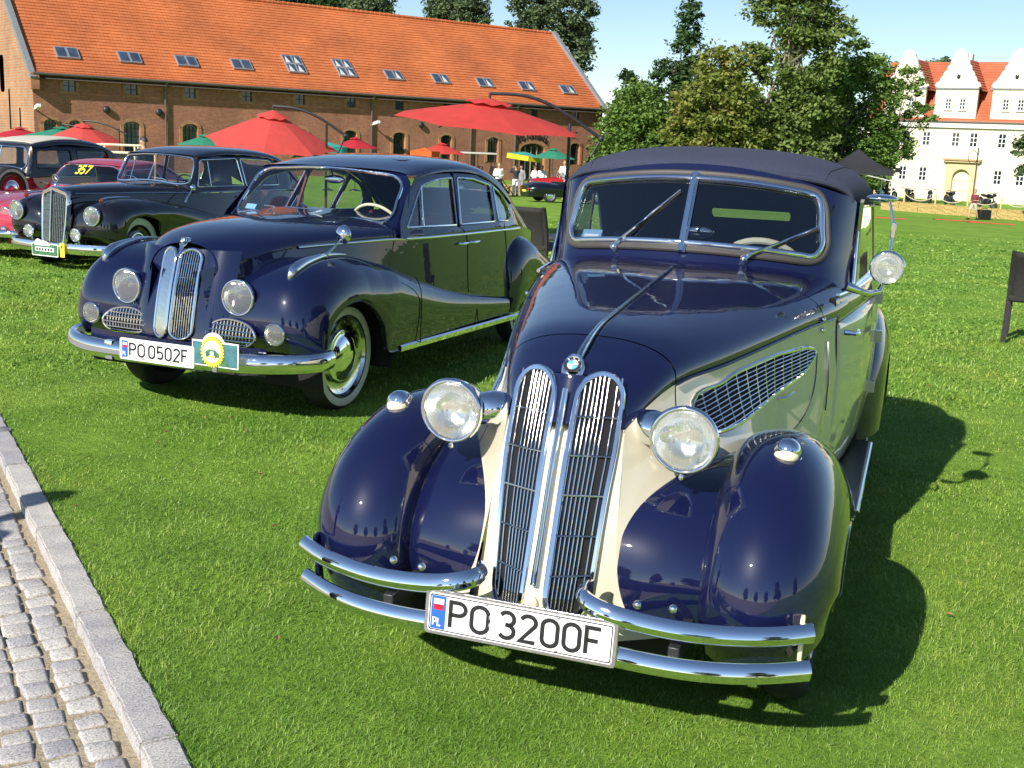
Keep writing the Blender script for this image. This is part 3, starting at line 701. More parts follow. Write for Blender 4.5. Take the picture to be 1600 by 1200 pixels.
    for uu in (0.05, 23.72):
        cm = MB().box((uu, -.8, 2.3), (.22, .7, .2), rx=-.2).build('security_camera', 'white_paint', B); MB().tube([(uu, 0, 2.15), (uu, -.7, 2.2)], .05, 6).build('bracket', 'white_paint', cm)
    # wing seen past the left gable
    W = local('side_wing', 'brick wing with orange roof edge at the far left edge', 'building', (-41.0, 74.5, 0), (.803, .596))
    MB().box((0, 6, 3.0), (3.6, 6, 11)).build('wall', 'barn_trim_brick', W, smooth=0)
    MB().prism([(-2.2, 8.2), (2.4, 8.2), (2.0, 10.5), (-2.0, 10.5)], lambda a, b, d: (a, 2.6 + d*6.5 - .2*(b - 8.2), b), 1).build('roof', 'barn_tiles', W, smooth=0)
    MB().box((.4, 2.9, 5.9), (1.0, .3, 3.2)).build('opening', 'dark_void', W, smooth=0); MB().box((.4, 2.7, 6.0), (.16, .2, 3.4), ry=.6).build('brace', 'timber', W, smooth=0)
barn()
# ---------------------------------------------------------------- cream manor
def manor():
    B = local('manor_house', 'cream manor house with scrolled white gables and red tiled roof', 'building', (32.17, 111, 0), (.808, -.59))
    Lb, D, EZ, RZ, GZ = 34.0, 11.0, 4.70, 10.3, -3.6
    pitch = 4.62
    gab = [3.5, 3.5 + pitch - .05, 13.0, 17.6, 22.2, 26.8, 31.4]
    w2 = [2.0, 3.97, 5.80, 8.41, 9.98, 12.4, 14.3, 16.6, 18.9, 21.2, 23.5, 25.8]; w1 = [2.1, 3.97, 5.81, 12.4, 14.28, 16.6, 18.9, 21.2, 23.5, 25.8]
    wn_ = [(u, 3.17) for u in w2] + [(u, 0.0) for u in w1]
    hole = [rrect(u - .36, u + .36, z - .62, z + .62, .01, 1) for u, z in wn_]
    pu = 9.3; pp = [(pu - .78, -2.9), (pu + .78, -2.9), (pu + .78, -.2)] + arc(pu, -.2, .78, .78, 0, 180, 10)[1:-1] + [(pu - .78, -.2)]
    MB().panel([(0, GZ), (Lb, GZ), (Lb, EZ), (0, EZ)], hole + [pp], lambda a, b: (a, 0, b)).build('front_wall', 'cream_plaster', B, smooth=0)
    MB().grid([[(x, .5, z) for z in (GZ, EZ)] for x in (.2, Lb)]).build('inner_wall', 'dark_void', B, smooth=0)
    def window(u, z, w, h, y=0):
        wd = MB().grid([[(u + dx, y + .10, z + dz) for dz in (-h/2, h/2)] for dx in (-w/2, w/2)]).build('window', 'window_dark', B, smooth=0)
        fr = MB()
        for dx in (-w/2 + .04, 0, w/2 - .04): fr.box((u + dx, y + .06, z), (.075, .06, h))
        for k in range(4): fr.box((u, y + .062, z - h/2 + .03 + k*(h - .06)/3), (w, .05, .06))
        fr.build('window_frame', 'white_paint', wd, smooth=0)
        out, inn = rrect(u - w/2 - .10, u + w/2 + .10, z - h/2 - .10, z + h/2 + .10, .01, 1), rrect(u - w/2, u + w/2, z - h/2, z + h/2, .01, 1)
        MB().grid([[(a, y - .025, b) for a, b in out], [(a, y - .025, b) for a, b in inn], [(a, y + .10, b) for a, b in inn]], closev=True).build('window_surround', 'white_plaster', wd, smooth=0)
    for u, z in wn_: window(u, z, .72, 1.24)
    MB().box((Lb/2, -.12, EZ - .25), (Lb, .25, .5)).build('cornice', 'white_plaster', B, smooth=0)
    MB().tube([(0, -.3, EZ + .02), (Lb, -.3, EZ + .02)], .09, 8).build('gutter', 'zinc_pipe', B); MB().tube([(.1, -.12, EZ), (.1, -.12, GZ)], .07, 8).build('downpipe', 'zinc_pipe', B)
    # portal
    so = [(pu - 1.35, -2.9), (pu + 1.35, -2.9), (pu + 1.35, 1.25), (pu - 1.35, 1.25)]
    po = MB().panel(so, [pp], lambda a, b: (a, -.10, b)).build('portal', 'sandstone', B, smooth=0)
    MB().grid([[(a, -.10, b), (a, .35, b)] for a, b in pp], closeu=True).build('portal_reveal', 'sandstone', po, smooth=0)
    MB().panel(pp, [], lambda a, b: (a, .3, b)).build('door', 'door_cream', po, smooth=0)
    for z in (-2.2, -1.3, -.4): MB().box((pu, .27, z), (1.3, .04, .08)).build('door_rail', 'door_cream', po, smooth=0)
    MB().box((pu, .27, -1.2), (.06, .05, 3.0)).build('door_rail', 'door_cream', po, smooth=0)
    MB().box((pu, -.25, 1.42), (3.3, .5, .16)).build('portal_cornice', 'timber', po, smooth=0); MB().box((pu, -.20, 1.26), (3.0, .35, .16)).build('portal_cornice', 'sandstone', po, smooth=0)
    MB().box((pu, -1.2, -2.75), (5.0, 2.2, .5)).build('steps', 'sandstone', po, smooth=0)
    # roof: stepped courses facing the lawn
    run, n = 5.2, 22; mb = MB()
    for k in range(n):
        a0, a1 = k/n, (k + 1)/n
        mb.grid([[(x, -.35 + (run + .35)*a0, EZ + (RZ - EZ)*a0 - .01), (x, -.35 + (run + .35)*a0 - .03, EZ + (RZ - EZ)*a0 + .06), (x, -.35 + (run + .35)*a1, EZ + (RZ - EZ)*a1 + .01)] for x in np.linspace(0, Lb, 20)])
    mb.build('roof', 'manor_tiles', B, smooth=0)
    MB().grid([[(x, D + .3 - (run + .3)*a, EZ + (RZ - EZ)*a) for a in (0, 1)] for x in (0, Lb)]).build('rear_roof', 'manor_tiles', B, smooth=0)
    MB().panel([(0, GZ), (D, GZ), (D, EZ), (D/2, RZ), (0, EZ)], [], lambda a, b: (0, a, b)).build('end_wall', 'cream_plaster', B, smooth=0)
    # scrolled gable dormers
    def gable(u0, w=1.85):
        half = [(w, EZ + .1), (w, 7.6), (w*1.0, 7.75), (w*.93, 8.0), (w*.80, 8.12), (w*.74, 8.45), (w*.66, 8.62), (w*.60, 8.95), (w*.50, 9.08), (w*.46, 9.45), (w*.36, 9.62), (w*.33, 9.95), (w*.24, 10.15), (w*.20, 10.55), (w*.10, 10.78), (0, 10.86)]
        poly = [(u0 + a, b) for a, b in half] + [(u0 - a, b) for a, b in reversed(half[:-1])]
        g = MB().prism(poly, lambda a, b, d: (a, -.10 + d, b), .35).build('gable', 'cream_plaster', B, smooth=0)
        ed = [(u0 + a, b) for a, b in half[2:]] + [(u0 - a, b) for a, b in reversed(half[2:-1])]
        MB().sweep([(-.20, -.20), (.12, -.20), (.12, .10), (-.20, .10)], [(a, .05, b) for a, b in ed], ups=[(0, 1, 0)]*len(ed)).build('scroll_edge', 'white_plaster', g, smooth=0)
        for k, (a, b) in enumerate(half[3:-1:2]):
            for sg in (-1, 1): MB().ball((u0 + sg*a, .02, b), (.20, .20, .20), 6, 10).build('scroll', 'white_plaster', g)
        MB().box((u0, -.14, 7.62), (w*2.05, .14, .12)).build('string_course', 'lead_grey', g, smooth=0)
        MB().ball((u0, -.11, 8.65), (.16, .05, .22), 6, 12).build('oval_light', 'window_dark', g)
        for dx in (-.62, .62): window(u0 + dx, 6.27, .56, .95, -.21)
        # dormer body and its little roof running back into the main roof
        MB().grid([[(u0 + sg*w, y, z) for y, z in ((.2, EZ), (.2, 7.5), (3.1, 7.6), (.2, EZ))] for sg in (1,)] + [[(u0 + w - .001, y, z) for y, z in ((.2, EZ), (.2, 7.5), (3.1, 7.6), (.2, EZ))]]).build('dormer_cheek', 'cream_plaster', g, smooth=0)
        MB().add([(u0 - w, .2, EZ), (u0 - w, .2, 7.5), (u0 - w, 3.1, 7.6)], [(0, 1, 2)]).build('dormer_cheek', 'cream_plaster', g, smooth=0)
        for sg in (-1, 1):
            mb = MB(); n = 12
            for k in range(n):
                f0, f1 = k/n, (k + 1)/n
                mb.grid([[(u0 + sg*(w + .15)*(1 - f0), y, 7.45 + 2.9*f0), (u0 + sg*(w + .15)*(1 - f0) + sg*.03, y, 7.45 + 2.9*f0 + .05), (u0 + sg*(w + .15)*(1 - f1), y, 7.45 + 2.9*f1)] for y in (.25, 5.4)])
            mb.build('dormer_roof', 'manor_tiles', g, smooth=0)
    for u0 in gab: gable(u0)
    for x in (7.2, 12.3): MB().box((x, 5.3, RZ + .25), (.8, .6, .9)).build('chimney', 'white_plaster', B, smooth=0)
    q = lambda a, b, d: (a, -.35 + 5.55*b - d*.7, EZ + 5.6*b + d*.7)
    MB().prism([(10.25, .50), (10.75, .50), (10.75, .66), (10.25, .66)], lambda a, b, d: q(a, b, .08 + d), .1).build('skylight', 'skylight_frame', B, smooth=0)
manor()
# ---------------------------------------------------------------- trees
def leafmat(name, cols):
    mt, nt, p, out = nodes(name); g = N(nt, 'ShaderNodeNewGeometry'); tc = N(nt, 'ShaderNodeTexCoord')
    nz = N(nt, 'ShaderNodeTexNoise', Scale=.55, Detail=4.0); nt.links.new(tc.outputs['Object'], nz.inputs['Vector'])
    ad = N(nt, 'ShaderNodeMath', operation='MULTIPLY_ADD'); ad.inputs[1].default_value = .45; nt.links.new(g.outputs['Random Per Island'], ad.inputs[0])
    sb = N(nt, 'ShaderNodeMath', operation='MULTIPLY_ADD'); sb.inputs[1].default_value = 1.1; sb.inputs[2].default_value = -.28; nt.links.new(nz.outputs['Fac'], sb.inputs[0]); nt.links.new(sb.outputs[0], ad.inputs[2])
    c = ramp(nt, ad.outputs[0], [(i/(len(cols) - 1), q) for i, q in enumerate(cols)])
    nt.links.new(c, p.inputs['Base Color']); p.inputs['Roughness'].default_value = .55; p.inputs['Specular IOR Level'].default_value = .3
    tr = N(nt, 'ShaderNodeBsdfTranslucent'); nt.links.new(c, tr.inputs['Color']); ms = N(nt, 'ShaderNodeMixShader'); ms.inputs[0].default_value = .3
    nt.links.new(p.outputs[0], ms.inputs[1]); nt.links.new(tr.outputs[0], ms.inputs[2]); nt.links.new(ms.outputs[0], out.inputs['Surface']); M[name] = mt
leafmat('leaf_green', [(.080, .145, .028), (.145, .245, .046), (.225, .335, .075)])
leafmat('leaf_dark', [(.034, .075, .028), (.060, .120, .038), (.095, .165, .052)])
leafmat('leaf_chestnut', [(.090, .140, .028), (.165, .220, .042), (.245, .265, .058), (.29, .20, .07)])
leafmat('leaf_olive', [(.090, .145, .034), (.165, .235, .056), (.245, .31, .09)])
leafmat('leaf_grey', [(.070, .110, .050), (.125, .180, .080), (.19, .25, .12)])
mat('bark', (.11, .085, .06), .95, noise=5, var=.35, bump=(12, .9, .05)); mat('pale_bark', (.24, .20, .15), .95, noise=4, var=.3, bump=(12, .8, .05))
def tree(name, label, base, lobes, leaf, n_leaf=7000, size=.26, trunk=(.4, 6), limbs=6, bark='bark', group=None, seed=1, clump=.9, fill=.55):
    """lobes: list of (x,y,z,rx,ry,rz) relative to base, crown made of many leaf-sized faces"""
    n_leaf = int(n_leaf*1.9); size *= .74
    rng = np.random.default_rng(seed); t = thing(name, label, 'tree', base, 0, group)
    L = np.array(lobes, float); vol = L[:, 3]*L[:, 4]*L[:, 5]; pr_ = vol**.75; pr_ /= pr_.sum()
    ncl = max(30, n_leaf // 42); which = rng.choice(len(L), ncl, p=pr_)
    d = rng.normal(size=(ncl, 3)); d /= np.linalg.norm(d, axis=1)[:, None]; r = (fill + (1 - fill)*rng.uniform(0, 1, ncl)**.6)*rng.uniform(.82, 1.10, ncl)
    C = L[which, :3] + d * r[:, None] * L[which, 3:]
    per = n_leaf // ncl; cid = np.repeat(np.arange(ncl), per); n = len(cid)
    cr = clump * rng.uniform(.55, 1.25, ncl)
    off = rng.normal(size=(n, 3)) * (cr[cid]*.45)[:, None]; off[:, 2] *= .6
    ctr = C[cid] + off
    nn = rng.normal(size=(n, 3)); nn[:, 2] = np.abs(nn[:, 2]) + .5; nn += (ctr - C[cid]) * .4; nn /= np.linalg.norm(nn, axis=1)[:, None]
    ref = rng.normal(size=(n, 3)); u = np.cross(nn, ref); u /= np.linalg.norm(u, axis=1)[:, None]; v = np.cross(nn, u)
    s = size * rng.uniform(.55, 1.35, n)
    P = np.empty((n, 4, 3)); P[:, 0] = ctr - u*s[:, None]; P[:, 1] = ctr - v*(s*.55)[:, None] + nn*(s*.12)[:, None]; P[:, 2] = ctr + u*s[:, None]; P[:, 3] = ctr + v*(s*.55)[:, None] + nn*(s*.12)[:, None]
    me = bpy.data.meshes.new('crown'); me.vertices.add(n*4); me.vertices.foreach_set('co', P.ravel()); me.loops.add(n*4); me.loops.foreach_set('vertex_index', np.arange(n*4, dtype=np.int32)); me.polygons.add(n); me.polygons.foreach_set('loop_start', np.arange(n, dtype=np.int32)*4); me.update(calc_edges=True)
    link('crown', me, leaf, t)
    tr, th = trunk; mb = MB(); mid = L[:, :3].mean(0)
    top = np.array([mid[0]*.6, mid[1]*.6, th])
    pts = [(0, 0, -.5), (rng.uniform(-.1, .1), 0, th*.3), (top[0]*.5, top[1]*.5, th*.65), tuple(top)]
    mb.tube(curve(pts, 10), list(np.linspace(tr*1.25, tr*.55, 10)), 9)
    ordr = rng.permutation(ncl)[:limbs*3]
    for k in range(limbs):
        a = curve(pts, 10)[rng.integers(4, 10)]; b = C[ordr[k]]; m_ = (a + b)/2 + np.array([0, 0, .3]) + rng.normal(size=3)*.3
        mb.tube(curve([a, m_, b], 8), list(np.linspace(tr*.34, .03, 8)), 6)
        for q in range(2):
            c2 = C[ordr[limbs + (k*2 + q) % (limbs*2)]]; mb.tube(curve([m_, (m_ + c2)/2 + rng.normal(size=3)*.2, c2], 6), list(np.linspace(tr*.22, .03, 6)), 5)
    mb.build('trunk', bark, t, smooth=60)
    return t
def trees():
    G = 'trees between the barn and the manor'
    # base x,y,z ; lobes relative to the base
    def tz(x, y): return float(lawn(x, y))
    b = (9.2, 94, tz(9, 94)); tree('green_tree', 'mid green bushy tree beside the right end of the barn', b, [(-.5, 0, 3.5, 3.2, 3, 3.6), (0, 0, 6.2, 2.2, 2, 2.2), (2.6, 1, 2.6, 2.0, 2, 2.6), (-1.2, -1, 1.5, 2.4, 2, 1.8)], 'leaf_green', 9000, .25, (.3, 5), seed=3, clump=.8)
    b = (13.2, 99, tz(13, 99)); tree('dark_spire_tree', 'tall dark green tree with a pointed top behind the chestnut', b, [(.2, 0, 13.4, .9, .9, 2.4), (.3, 0, 11, 1.5, 1.4, 2.2), (-1.2, 0, 9, 1.7, 1.4, 1.5), (-3.6, 0, 7.6, 1.3, 1, 1.4), (-4.8, 0, 8.9, .8, .7, .6), (-2.2, 0, 6.2, 1.8, 1.5, 1.8), (.6, 0, 8.2, 1.8, 1.6, 2), (-.5, 0, 3.5, 2.6, 2, 3)], 'leaf_dark', 9000, .24, (.35, 10), seed=5, clump=.62)
    b = (12.9, 80, tz(13, 80)); tree('chestnut_tree', 'chestnut tree with yellowing brown-tinged leaves', b, [(0, 0, 6.4, 2.6, 2.6, 2.6), (.2, 0, 9.0, 1.5, 1.5, 1.3), (-.9, 0, 4.2, 2.4, 2.4, 2.0), (1.2, 0, 4.4, 2.4, 2.2, 2.2), (0, -.5, 2.0, 2.6, 2.2, 1.6)], 'leaf_chestnut', 11000, .24, (.34, 5), seed=8, clump=.78)
    b = (17.9, 82, tz(18, 82)); tree('great_lime_tree', 'tallest tree with bare pale boughs showing through olive leaves', b, [(-1.6, 0, 13, 1.6, 1.5, 1.7), (1.0, 0, 14, 2.2, 2, 2.2), (2.6, 0, 11.6, 1.8, 1.6, 1.5), (-1.9, 0, 9.6, 1.3, 1.2, 1.1), (.4, 0, 10.5, 1.3, 1.2, 1.3), (1.4, 0, 7.4, 2.0, 1.8, 1.8), (-.9, 0, 5.2, 2.4, 2, 1.9), (1.3, -.4, 3.6, 2.6, 2, 1.8), (-2.4, 0, 3.2, 1.9, 1.8, 1.5), (3.3, 0, 9.3, 1.2, 1.1, 1.1), (-.6, -1.2, 8.2, 1.6, 1.0, 1.4), (.6, -1.4, 6.4, 1.7, .9, 1.5), (2.6, .5, 6.2, 1.6, 1.3, 1.5), (.2, -1.2, 11.6, 1.3, .9, 1.3)], 'leaf_olive', 16000, .24, (.40, 12), limbs=12, bark='pale_bark', seed=11, clump=.7, fill=.35)
    b = (23.6, 88, tz(24, 88)); tree('ash_tree', 'loose green ash tree reaching over the left end of the manor', b, [(-.6, 0, 8.6, 2.2, 2, 2.2), (1.6, 0, 9.6, 1.8, 1.6, 1.4), (2.8, 0, 7.4, 1.7, 1.6, 2.0), (-1.4, 0, 5.4, 2.3, 2, 2.1), (1.5, 0, 4.4, 2.6, 2, 2.4), (3.0, 0, 3.6, 1.7, 1.5, 2.4), (.2, -.5, 2.0, 3.2, 2.2, 1.8), (.6, 0, 11.3, .7, .6, .8)], 'leaf_green', 13000, .23, (.36, 8), limbs=10, seed=14, clump=.72, fill=.4)
    b = (28.3, 90, tz(28, 90)); tree('overhanging_tree', 'thin spreading tree whose sprays hang across the manor front', b, [(1.0, 0, 8.8, 1.3, 1.0, 1.5), (1.6, 0, 6.6, 1.7, 1.0, 1.2), (.2, 0, 5.0, 1.6, 1.0, 1.2), (1.4, 0, 4.0, 1.3, .9, .9), (-.9, 0, 4.2, 1.0, .9, 1.8), (.2, 0, 9.3, 1.0, .9, .8)], 'leaf_green', 1500, .22, (.12, 6), limbs=9, seed=17, clump=.55, fill=.3)
    b = (31.5, 66, tz(33, 66)); tree('edge_tree', 'olive-leaved tree hanging into the picture at the right edge', b, [(-3.0, 0, 4.2, 1.0, 1, .8), (-2.2, 0, 5.3, 1.0, 1, .7), (-2.8, 0, 3.1, .9, .9, .8), (-1.2, 0, 4.6, 1.4, 1.2, 1.5), (.5, 0, 5.5, 2.2, 2, 2.2)], 'leaf_grey', 3600, .20, (.25, 5), limbs=9, seed=19, clump=.5, fill=.3)
    b = (10.6, 103, tz(10.6, 103)); tree('background_tree', 'pale green tree filling the gap right of the barn end', b, [(0, 0, 5.5, 2.4, 2, 3.2), (-1.5, 0, 7.0, 1.4, 1.3, 1.6), (1.6, 0, 4, 2, 1.8, 3), (-2.2, 0, 3.4, 1.8, 1.6, 2.6)], 'leaf_green', 6500, .25, (.3, 6), seed=71)
    b = (18.6, 104, tz(18.6, 104)); tree('background_tree', 'green tree behind the left side of the tallest tree', b, [(0, 0, 6.5, 2.2, 2, 3.6), (-1.6, 0, 8.5, 1.6, 1.4, 1.8), (1.8, 0, 5, 2.2, 1.8, 3.4)], 'leaf_olive', 6500, .25, (.3, 7), seed=72)
    b = (25.4, 103, tz(25.4, 103)); tree('background_tree', 'green tree behind the right side of the tallest tree', b, [(0, 0, 7.5, 2.4, 2, 3.4), (2.0, 0, 6.4, 2.0, 1.6, 3), (-2.0, 0, 6, 2.0, 1.6, 3.4), (.5, 0, 10.2, 1.4, 1.2, 1.6)], 'leaf_green', 7500, .25, (.3, 8), seed=73)
    # crowns rising behind the barn roof
    G2 = 'poplars behind the barn roof'
    for i, (x, y, h, rx, lab) in enumerate(((-7.6, 128, 19.4, 3.4, 'leafy poplar crown behind the barn ridge, middle one of three'), (2.4, 124, 19.6, 4.4, 'broad poplar crown behind the right end of the barn ridge'), (-16.6, 126, 19.4, 2.4, 'poplar crown just showing over the left half of the barn ridge'))):
        b = (x, y, -2.4); tree('poplar_tree', lab, b, [(0, 0, h - 3, rx, 3, 3), (-rx*.5, 0, h - 2.2, rx*.5, 2, 2), (rx*.55, 0, h - 3, rx*.5, 2, 2.4), (0, 0, h - 6.5, rx*1.1, 3, 4)] + ([(3.2, 0, h - 5.4, 1.3, 1.5, 2.2)] if i == 1 else []), 'leaf_grey', 9000, .30, (.4, 11), seed=30 + i, clump=.8, group=G2)
    for i, (x, y, h) in enumerate(((-20.6, 130, 19.3), (-26.0, 130, 19.9))):
        tree('poplar_tree', ('dark poplar top over the barn ridge, third from its right end', 'dark poplar top over the barn ridge, furthest left')[i], (x, y, -2.4), [(0, 0, h - 2.5, 3, 3, 2.4), (2.2, 0, h - 3, 2, 2, 2.4)], 'leaf_dark', 5000, .30, (.4, 10), seed=40 + i, group='low poplar tops behind the barn')
    tree('roundheaded_tree', 'small round tree top beyond the manor roof', (47.2, 138, -2.6), [(0, 0, 12.6, 1.9, 1.8, 2.2), (1.0, 0, 14.2, 1.2, 1, 1.1)], 'leaf_grey', 3200, .30, (.3, 10), seed=50, clump=.6)
    # undergrowth closing the gap under the crowns
    labs = ['dark low thicket under the trees next to the barn end', 'dark thicket below the chestnut tree', 'dark thicket at the foot of the tallest tree', 'green thicket at the left corner of the manor']
    for i, (x, y, w, h, lf) in enumerate(((7.5, 101, 4.5, 3.6, 'leaf_dark'), (14.5, 102, 5, 4.2, 'leaf_dark'), (21.0, 100, 5, 4.4, 'leaf_dark'), (26.5, 98, 4, 4.0, 'leaf_green'))):
        tree('thicket_shrub', labs[i], (x, y, tz(x, y)), [(0, 0, h*.45, w*.75, 2, h*.55), (w*.4, 0, h*.4, w*.5, 1.8, h*.5), (-w*.4, 0, h*.38, w*.5, 1.8, h*.5)], lf, 5200, .27, (.12, 2), limbs=4, seed=60 + i, group='thicket under the trees', fill=.3)
    # trees on the near side of the road, mirrored in the paint
    src = [o for o in COL.objects if o.name.startswith('chestnut_tree')][0]; s2 = [o for o in COL.objects if o.name.startswith('great_lime_tree')][0]; s3 = [o for o in COL.objects if o.name.startswith('ash_tree')][0]
    for i, (q, x, y) in enumerate(((src, -14, -46), (s3, 2, -52), (s2, 17, -40), (src, 26, -48), (s3, -30, -40), (s3, 38, -26))):
        c = copy_tree(q); c.location = (x, y, 0); c['label'] = 'tree across the road, seen only mirrored in the car paint'; c['group'] = 'trees across the road'
trees()
# ---------------------------------------------------------------- near car: navy and cream cabriolet
def wheel(parent, c, r, wdt, side, rim='black_paint', white=False, hub='chrome', hubk=1.0, rimr=.62, emblem=False, spokes=False, tyre_n=40, band=.765):
    """side = +1/-1: which way the outer face looks along Y"""
    ax = (0, side, 0); w = wdt / 2
    root = bpy.data.objects.new('wheel', None); COL.objects.link(root); root.parent = parent; root.location = c
    ty = MB().lathe([(-w*.8, r*rimr), (-w, r*.80), (-w*.92, r*.93), (-w*.6, r*.985), (0, r), (w*.6, r*.985), (w*.92, r*.93), (w, r*.80), (w*.86, r*rimr), (-w*.8, r*rimr)], (0,0,0), ax, tyre_n)
    ty.build('tyre', 'rubber', root, smooth=50)
    if white:
        MB().lathe([(w*.93+.002, r*band), (w*1.02+.003, r*.82), (w*.965+.003, r*.905)], (0,0,0), ax, tyre_n).build('whitewall_band', 'whitewall', root)
    MB().lathe([(w*.86, r*rimr*1.01), (w*.96, r*rimr*.97), (w*.7, r*rimr*.93), (w*.45, r*rimr*.75), (w*.55, r*rimr*.6), (w*.55, 0)], (0,0,0), ax, tyre_n).build('rim', rim, root, smooth=40)
    h = MB().lathe([(w*.5, r*.40*hubk), (w*.75, r*.395*hubk), (w*.80, r*.36*hubk), (w*.78, r*.35*hubk), (w*.95, r*.31*hubk), (w*1.15, r*.2*hubk), (w*1.2, r*.1*hubk), (w*1.22, 0)], (0,0,0), ax, 32)
    h.build('hubcap', hub, root, smooth=60)
    return root
def lamp(parent, name, c, r, depth, axis=(1,0,0), lensmat='lamp_glass', ring='chrome', bucket='chrome', dome=.25):
    ax = Vector(axis).normalized()
    root = bpy.data.objects.new(name, None); COL.objects.link(root); root.parent = parent; root.location = c
    MB().lathe([(-depth, 0), (-depth*.97, r*.25), (-depth*.8, r*.55), (-depth*.5, r*.85), (-depth*.2, r*1.03), (-.004, r*1.08)], (0,0,0), ax, 36).build('bucket', bucket, root, smooth=70)
    MB().lathe([(-.012, r*1.11), (.0, r*1.14), (.008, r*1.10), (.010, r*1.02), (.004, r*.98)], (0,0,0), ax, 36).build('ring', ring, root, smooth=80)
    MB().lathe([(.003, r*.99), (r*dome*.5, r*.8), (r*dome*.8, r*.5), (r*dome*.95, r*.25), (r*dome, 0)], (0,0,0), ax, 36).build('lens', lensmat, root, smooth=80)
    MB().lathe([(0, r*.97), (-r*.35, r*.8), (-r*.6, r*.5), (-r*.68, r*.2), (-r*.7, 0)], (0,0,0), ax, 36).build('reflector', 'reflector', root, smooth=80)
    MB().lathe([(-r*.7, .012), (-r*.3, .014), (-r*.2, .009), (-r*.18, 0)], (0,0,0), ax, 12).build('bulb', 'lamp_glass', root)
    return root
def number_plate(parent, c, w, h, text, rz=0, tilt=0, frame='dull_chrome', size=.66, sx=.86, small=True):
    """white plate facing local +X"""
    root = bpy.data.objects.new('number_plate', None); COL.objects.link(root); root.parent = parent; root.location = c; root.rotation_euler = (0, tilt, rz)
    q = lambda y, z, d: (d, y, z)
    MB().prism(rrect(-w/2, w/2, -h/2, h/2, .012), lambda a, b, d: q(a, b, d), .006).build('plate_frame', frame, root, bevel=.002)
    iw, ih = w - .022, h - .02
    MB().prism(rrect(-iw/2, iw/2, -ih/2, ih/2, .008), lambda a, b, d: q(a, b, .0075 if d else .002), 1).build('plate_face', 'plate_white', root)
    o = rrect(-iw/2 + .003, iw/2 - .003, -ih/2 + .003, ih/2 - .003, .007); i = rrect(-iw/2 + .006, iw/2 - .006, -ih/2 + .006, ih/2 - .006, .005)
    MB().grid([[q(a, b, .0082) for a, b in o], [q(a, b, .0082) for a, b in i]], closev=True).build('plate_border', 'plate_black', root)
    bx0 = -iw/2 + .008; bw = ih * .40
    MB().prism([(bx0, -ih/2 + .007), (bx0 + bw, -ih/2 + .007), (bx0 + bw, ih/2 - .007), (bx0, ih/2 - .007)], lambda a, b, d: q(a, b, .0080 if d else .0077), 1).build('country_band', 'plate_blue', root)
    for zz, mm in ((.22, 'plate_white'), (.07, 'flag_red')):
        MB().prism([(bx0 + bw*.15, ih*zz), (bx0 + bw*.85, ih*zz), (bx0 + bw*.85, ih*(zz+.14)), (bx0 + bw*.15, ih*(zz+.14))], lambda a, b, d: q(a, b, .0088 if d else .0082), 1).build('flag_stripe', mm, root)
    mb = MB(); write(mb, 'PL', ih*.19, lambda a, b: q(bx0 + bw*.17 + a, -ih*.34 + b, .0088), .2, .18); mb.build('country_letters', 'plate_white', root, smooth=0)
    a, b = text.split(); ch = ih * size
    x0 = bx0 + bw + .014; xe = iw/2 - .018; gp = .26
    tot = sum(GLYPH[c][0] for c in a + b); need = (xe - x0 - .030) / ch - gp * (len(a) + len(b) - 1); sx = need / tot
    mb = MB(); wa = write(mb, a, ch, lambda p, z: q(x0 + p, -ch/2 + z, .0088), .165, gp, sx); mb.build('registration_letters', 'plate_black', root, smooth=0)
    for zz in (.06, -.14):
        MB().prism(rrect(x0 + wa - .016, x0 + wa + .002, zz*ih, zz*ih + .010, .002), lambda p, z, d: q(p, z, .0088 if d else .008), 1).build('hologram', 'silver_mark', root)
    x1 = x0 + wa + .014
    mb = MB(); wb = write(mb, b, ch, lambda p, z: q(x1 + p, -ch/2 + z, .0088), .165, gp, sx); mb.build('registration_figures', 'plate_black', root, smooth=0)
    for yy in (-w*.17, w*.2):
        for zz in (-1, 1): MB().ball((.0085, yy, zz * ih*.42), (.003, .004, .004), 4, 8).build('screw', 'steel', root)
    return root, x1 + wb

def roundel(parent, c, r, nrm, letters=True):
    """round enamel badge with black ring and blue and white quarters"""
    root = bpy.data.objects.new('badge', None); COL.objects.link(root); root.parent = parent; root.location = c
    root.rotation_euler = Vector(nrm).to_track_quat('Z', 'Y').to_euler()
    MB().lathe([(-.004, r), (.004, r), (.006, r*.95), (.005, r*.9)], (0,0,0), (0,0,1), 32, up=(0,1,0)).build('badge_rim', 'chrome', root)
    MB().lathe([(.0048, r*.92), (.0048, r*.60)], (0,0,0), (0,0,1), 32, up=(0,1,0)).build('badge_ring', 'plate_black', root)
    for k in range(4):
        pts = [(0, 0)] + [(r*.58*math.cos(t), r*.58*math.sin(t)) for t in np.linspace(k*math.pi/2, (k+1)*math.pi/2, 8)]
        MB().prism(pts, lambda a, b, d: (a, b, .0052 if d else .002), 1).build('badge_quarter', 'emblem_blue' if k % 2 else 'plate_white', root)
    if letters:
        for ch, an in (('B', 135), ('M', 90), ('W', 45)):
            g = GLYPH[ch]; mb = MB(); hh = r*.2; t = R(an - 90)
            def fn(a, b, t=t, an=an, g=g, hh=hh):
                a -= g[0]*hh/2; b -= hh/2
                return (r*.76*math.cos(R(an)) + a*math.cos(t) - b*math.sin(t), r*.76*math.sin(R(an)) + a*math.sin(t) + b*math.cos(t), .0056)
            for L in g[1]: ribbon(mb, [(p[0]*hh, p[1]*hh) for p in L], .04*r, fn)
            mb.build('badge_letter', 'plate_white', root, smooth=0)
    return root

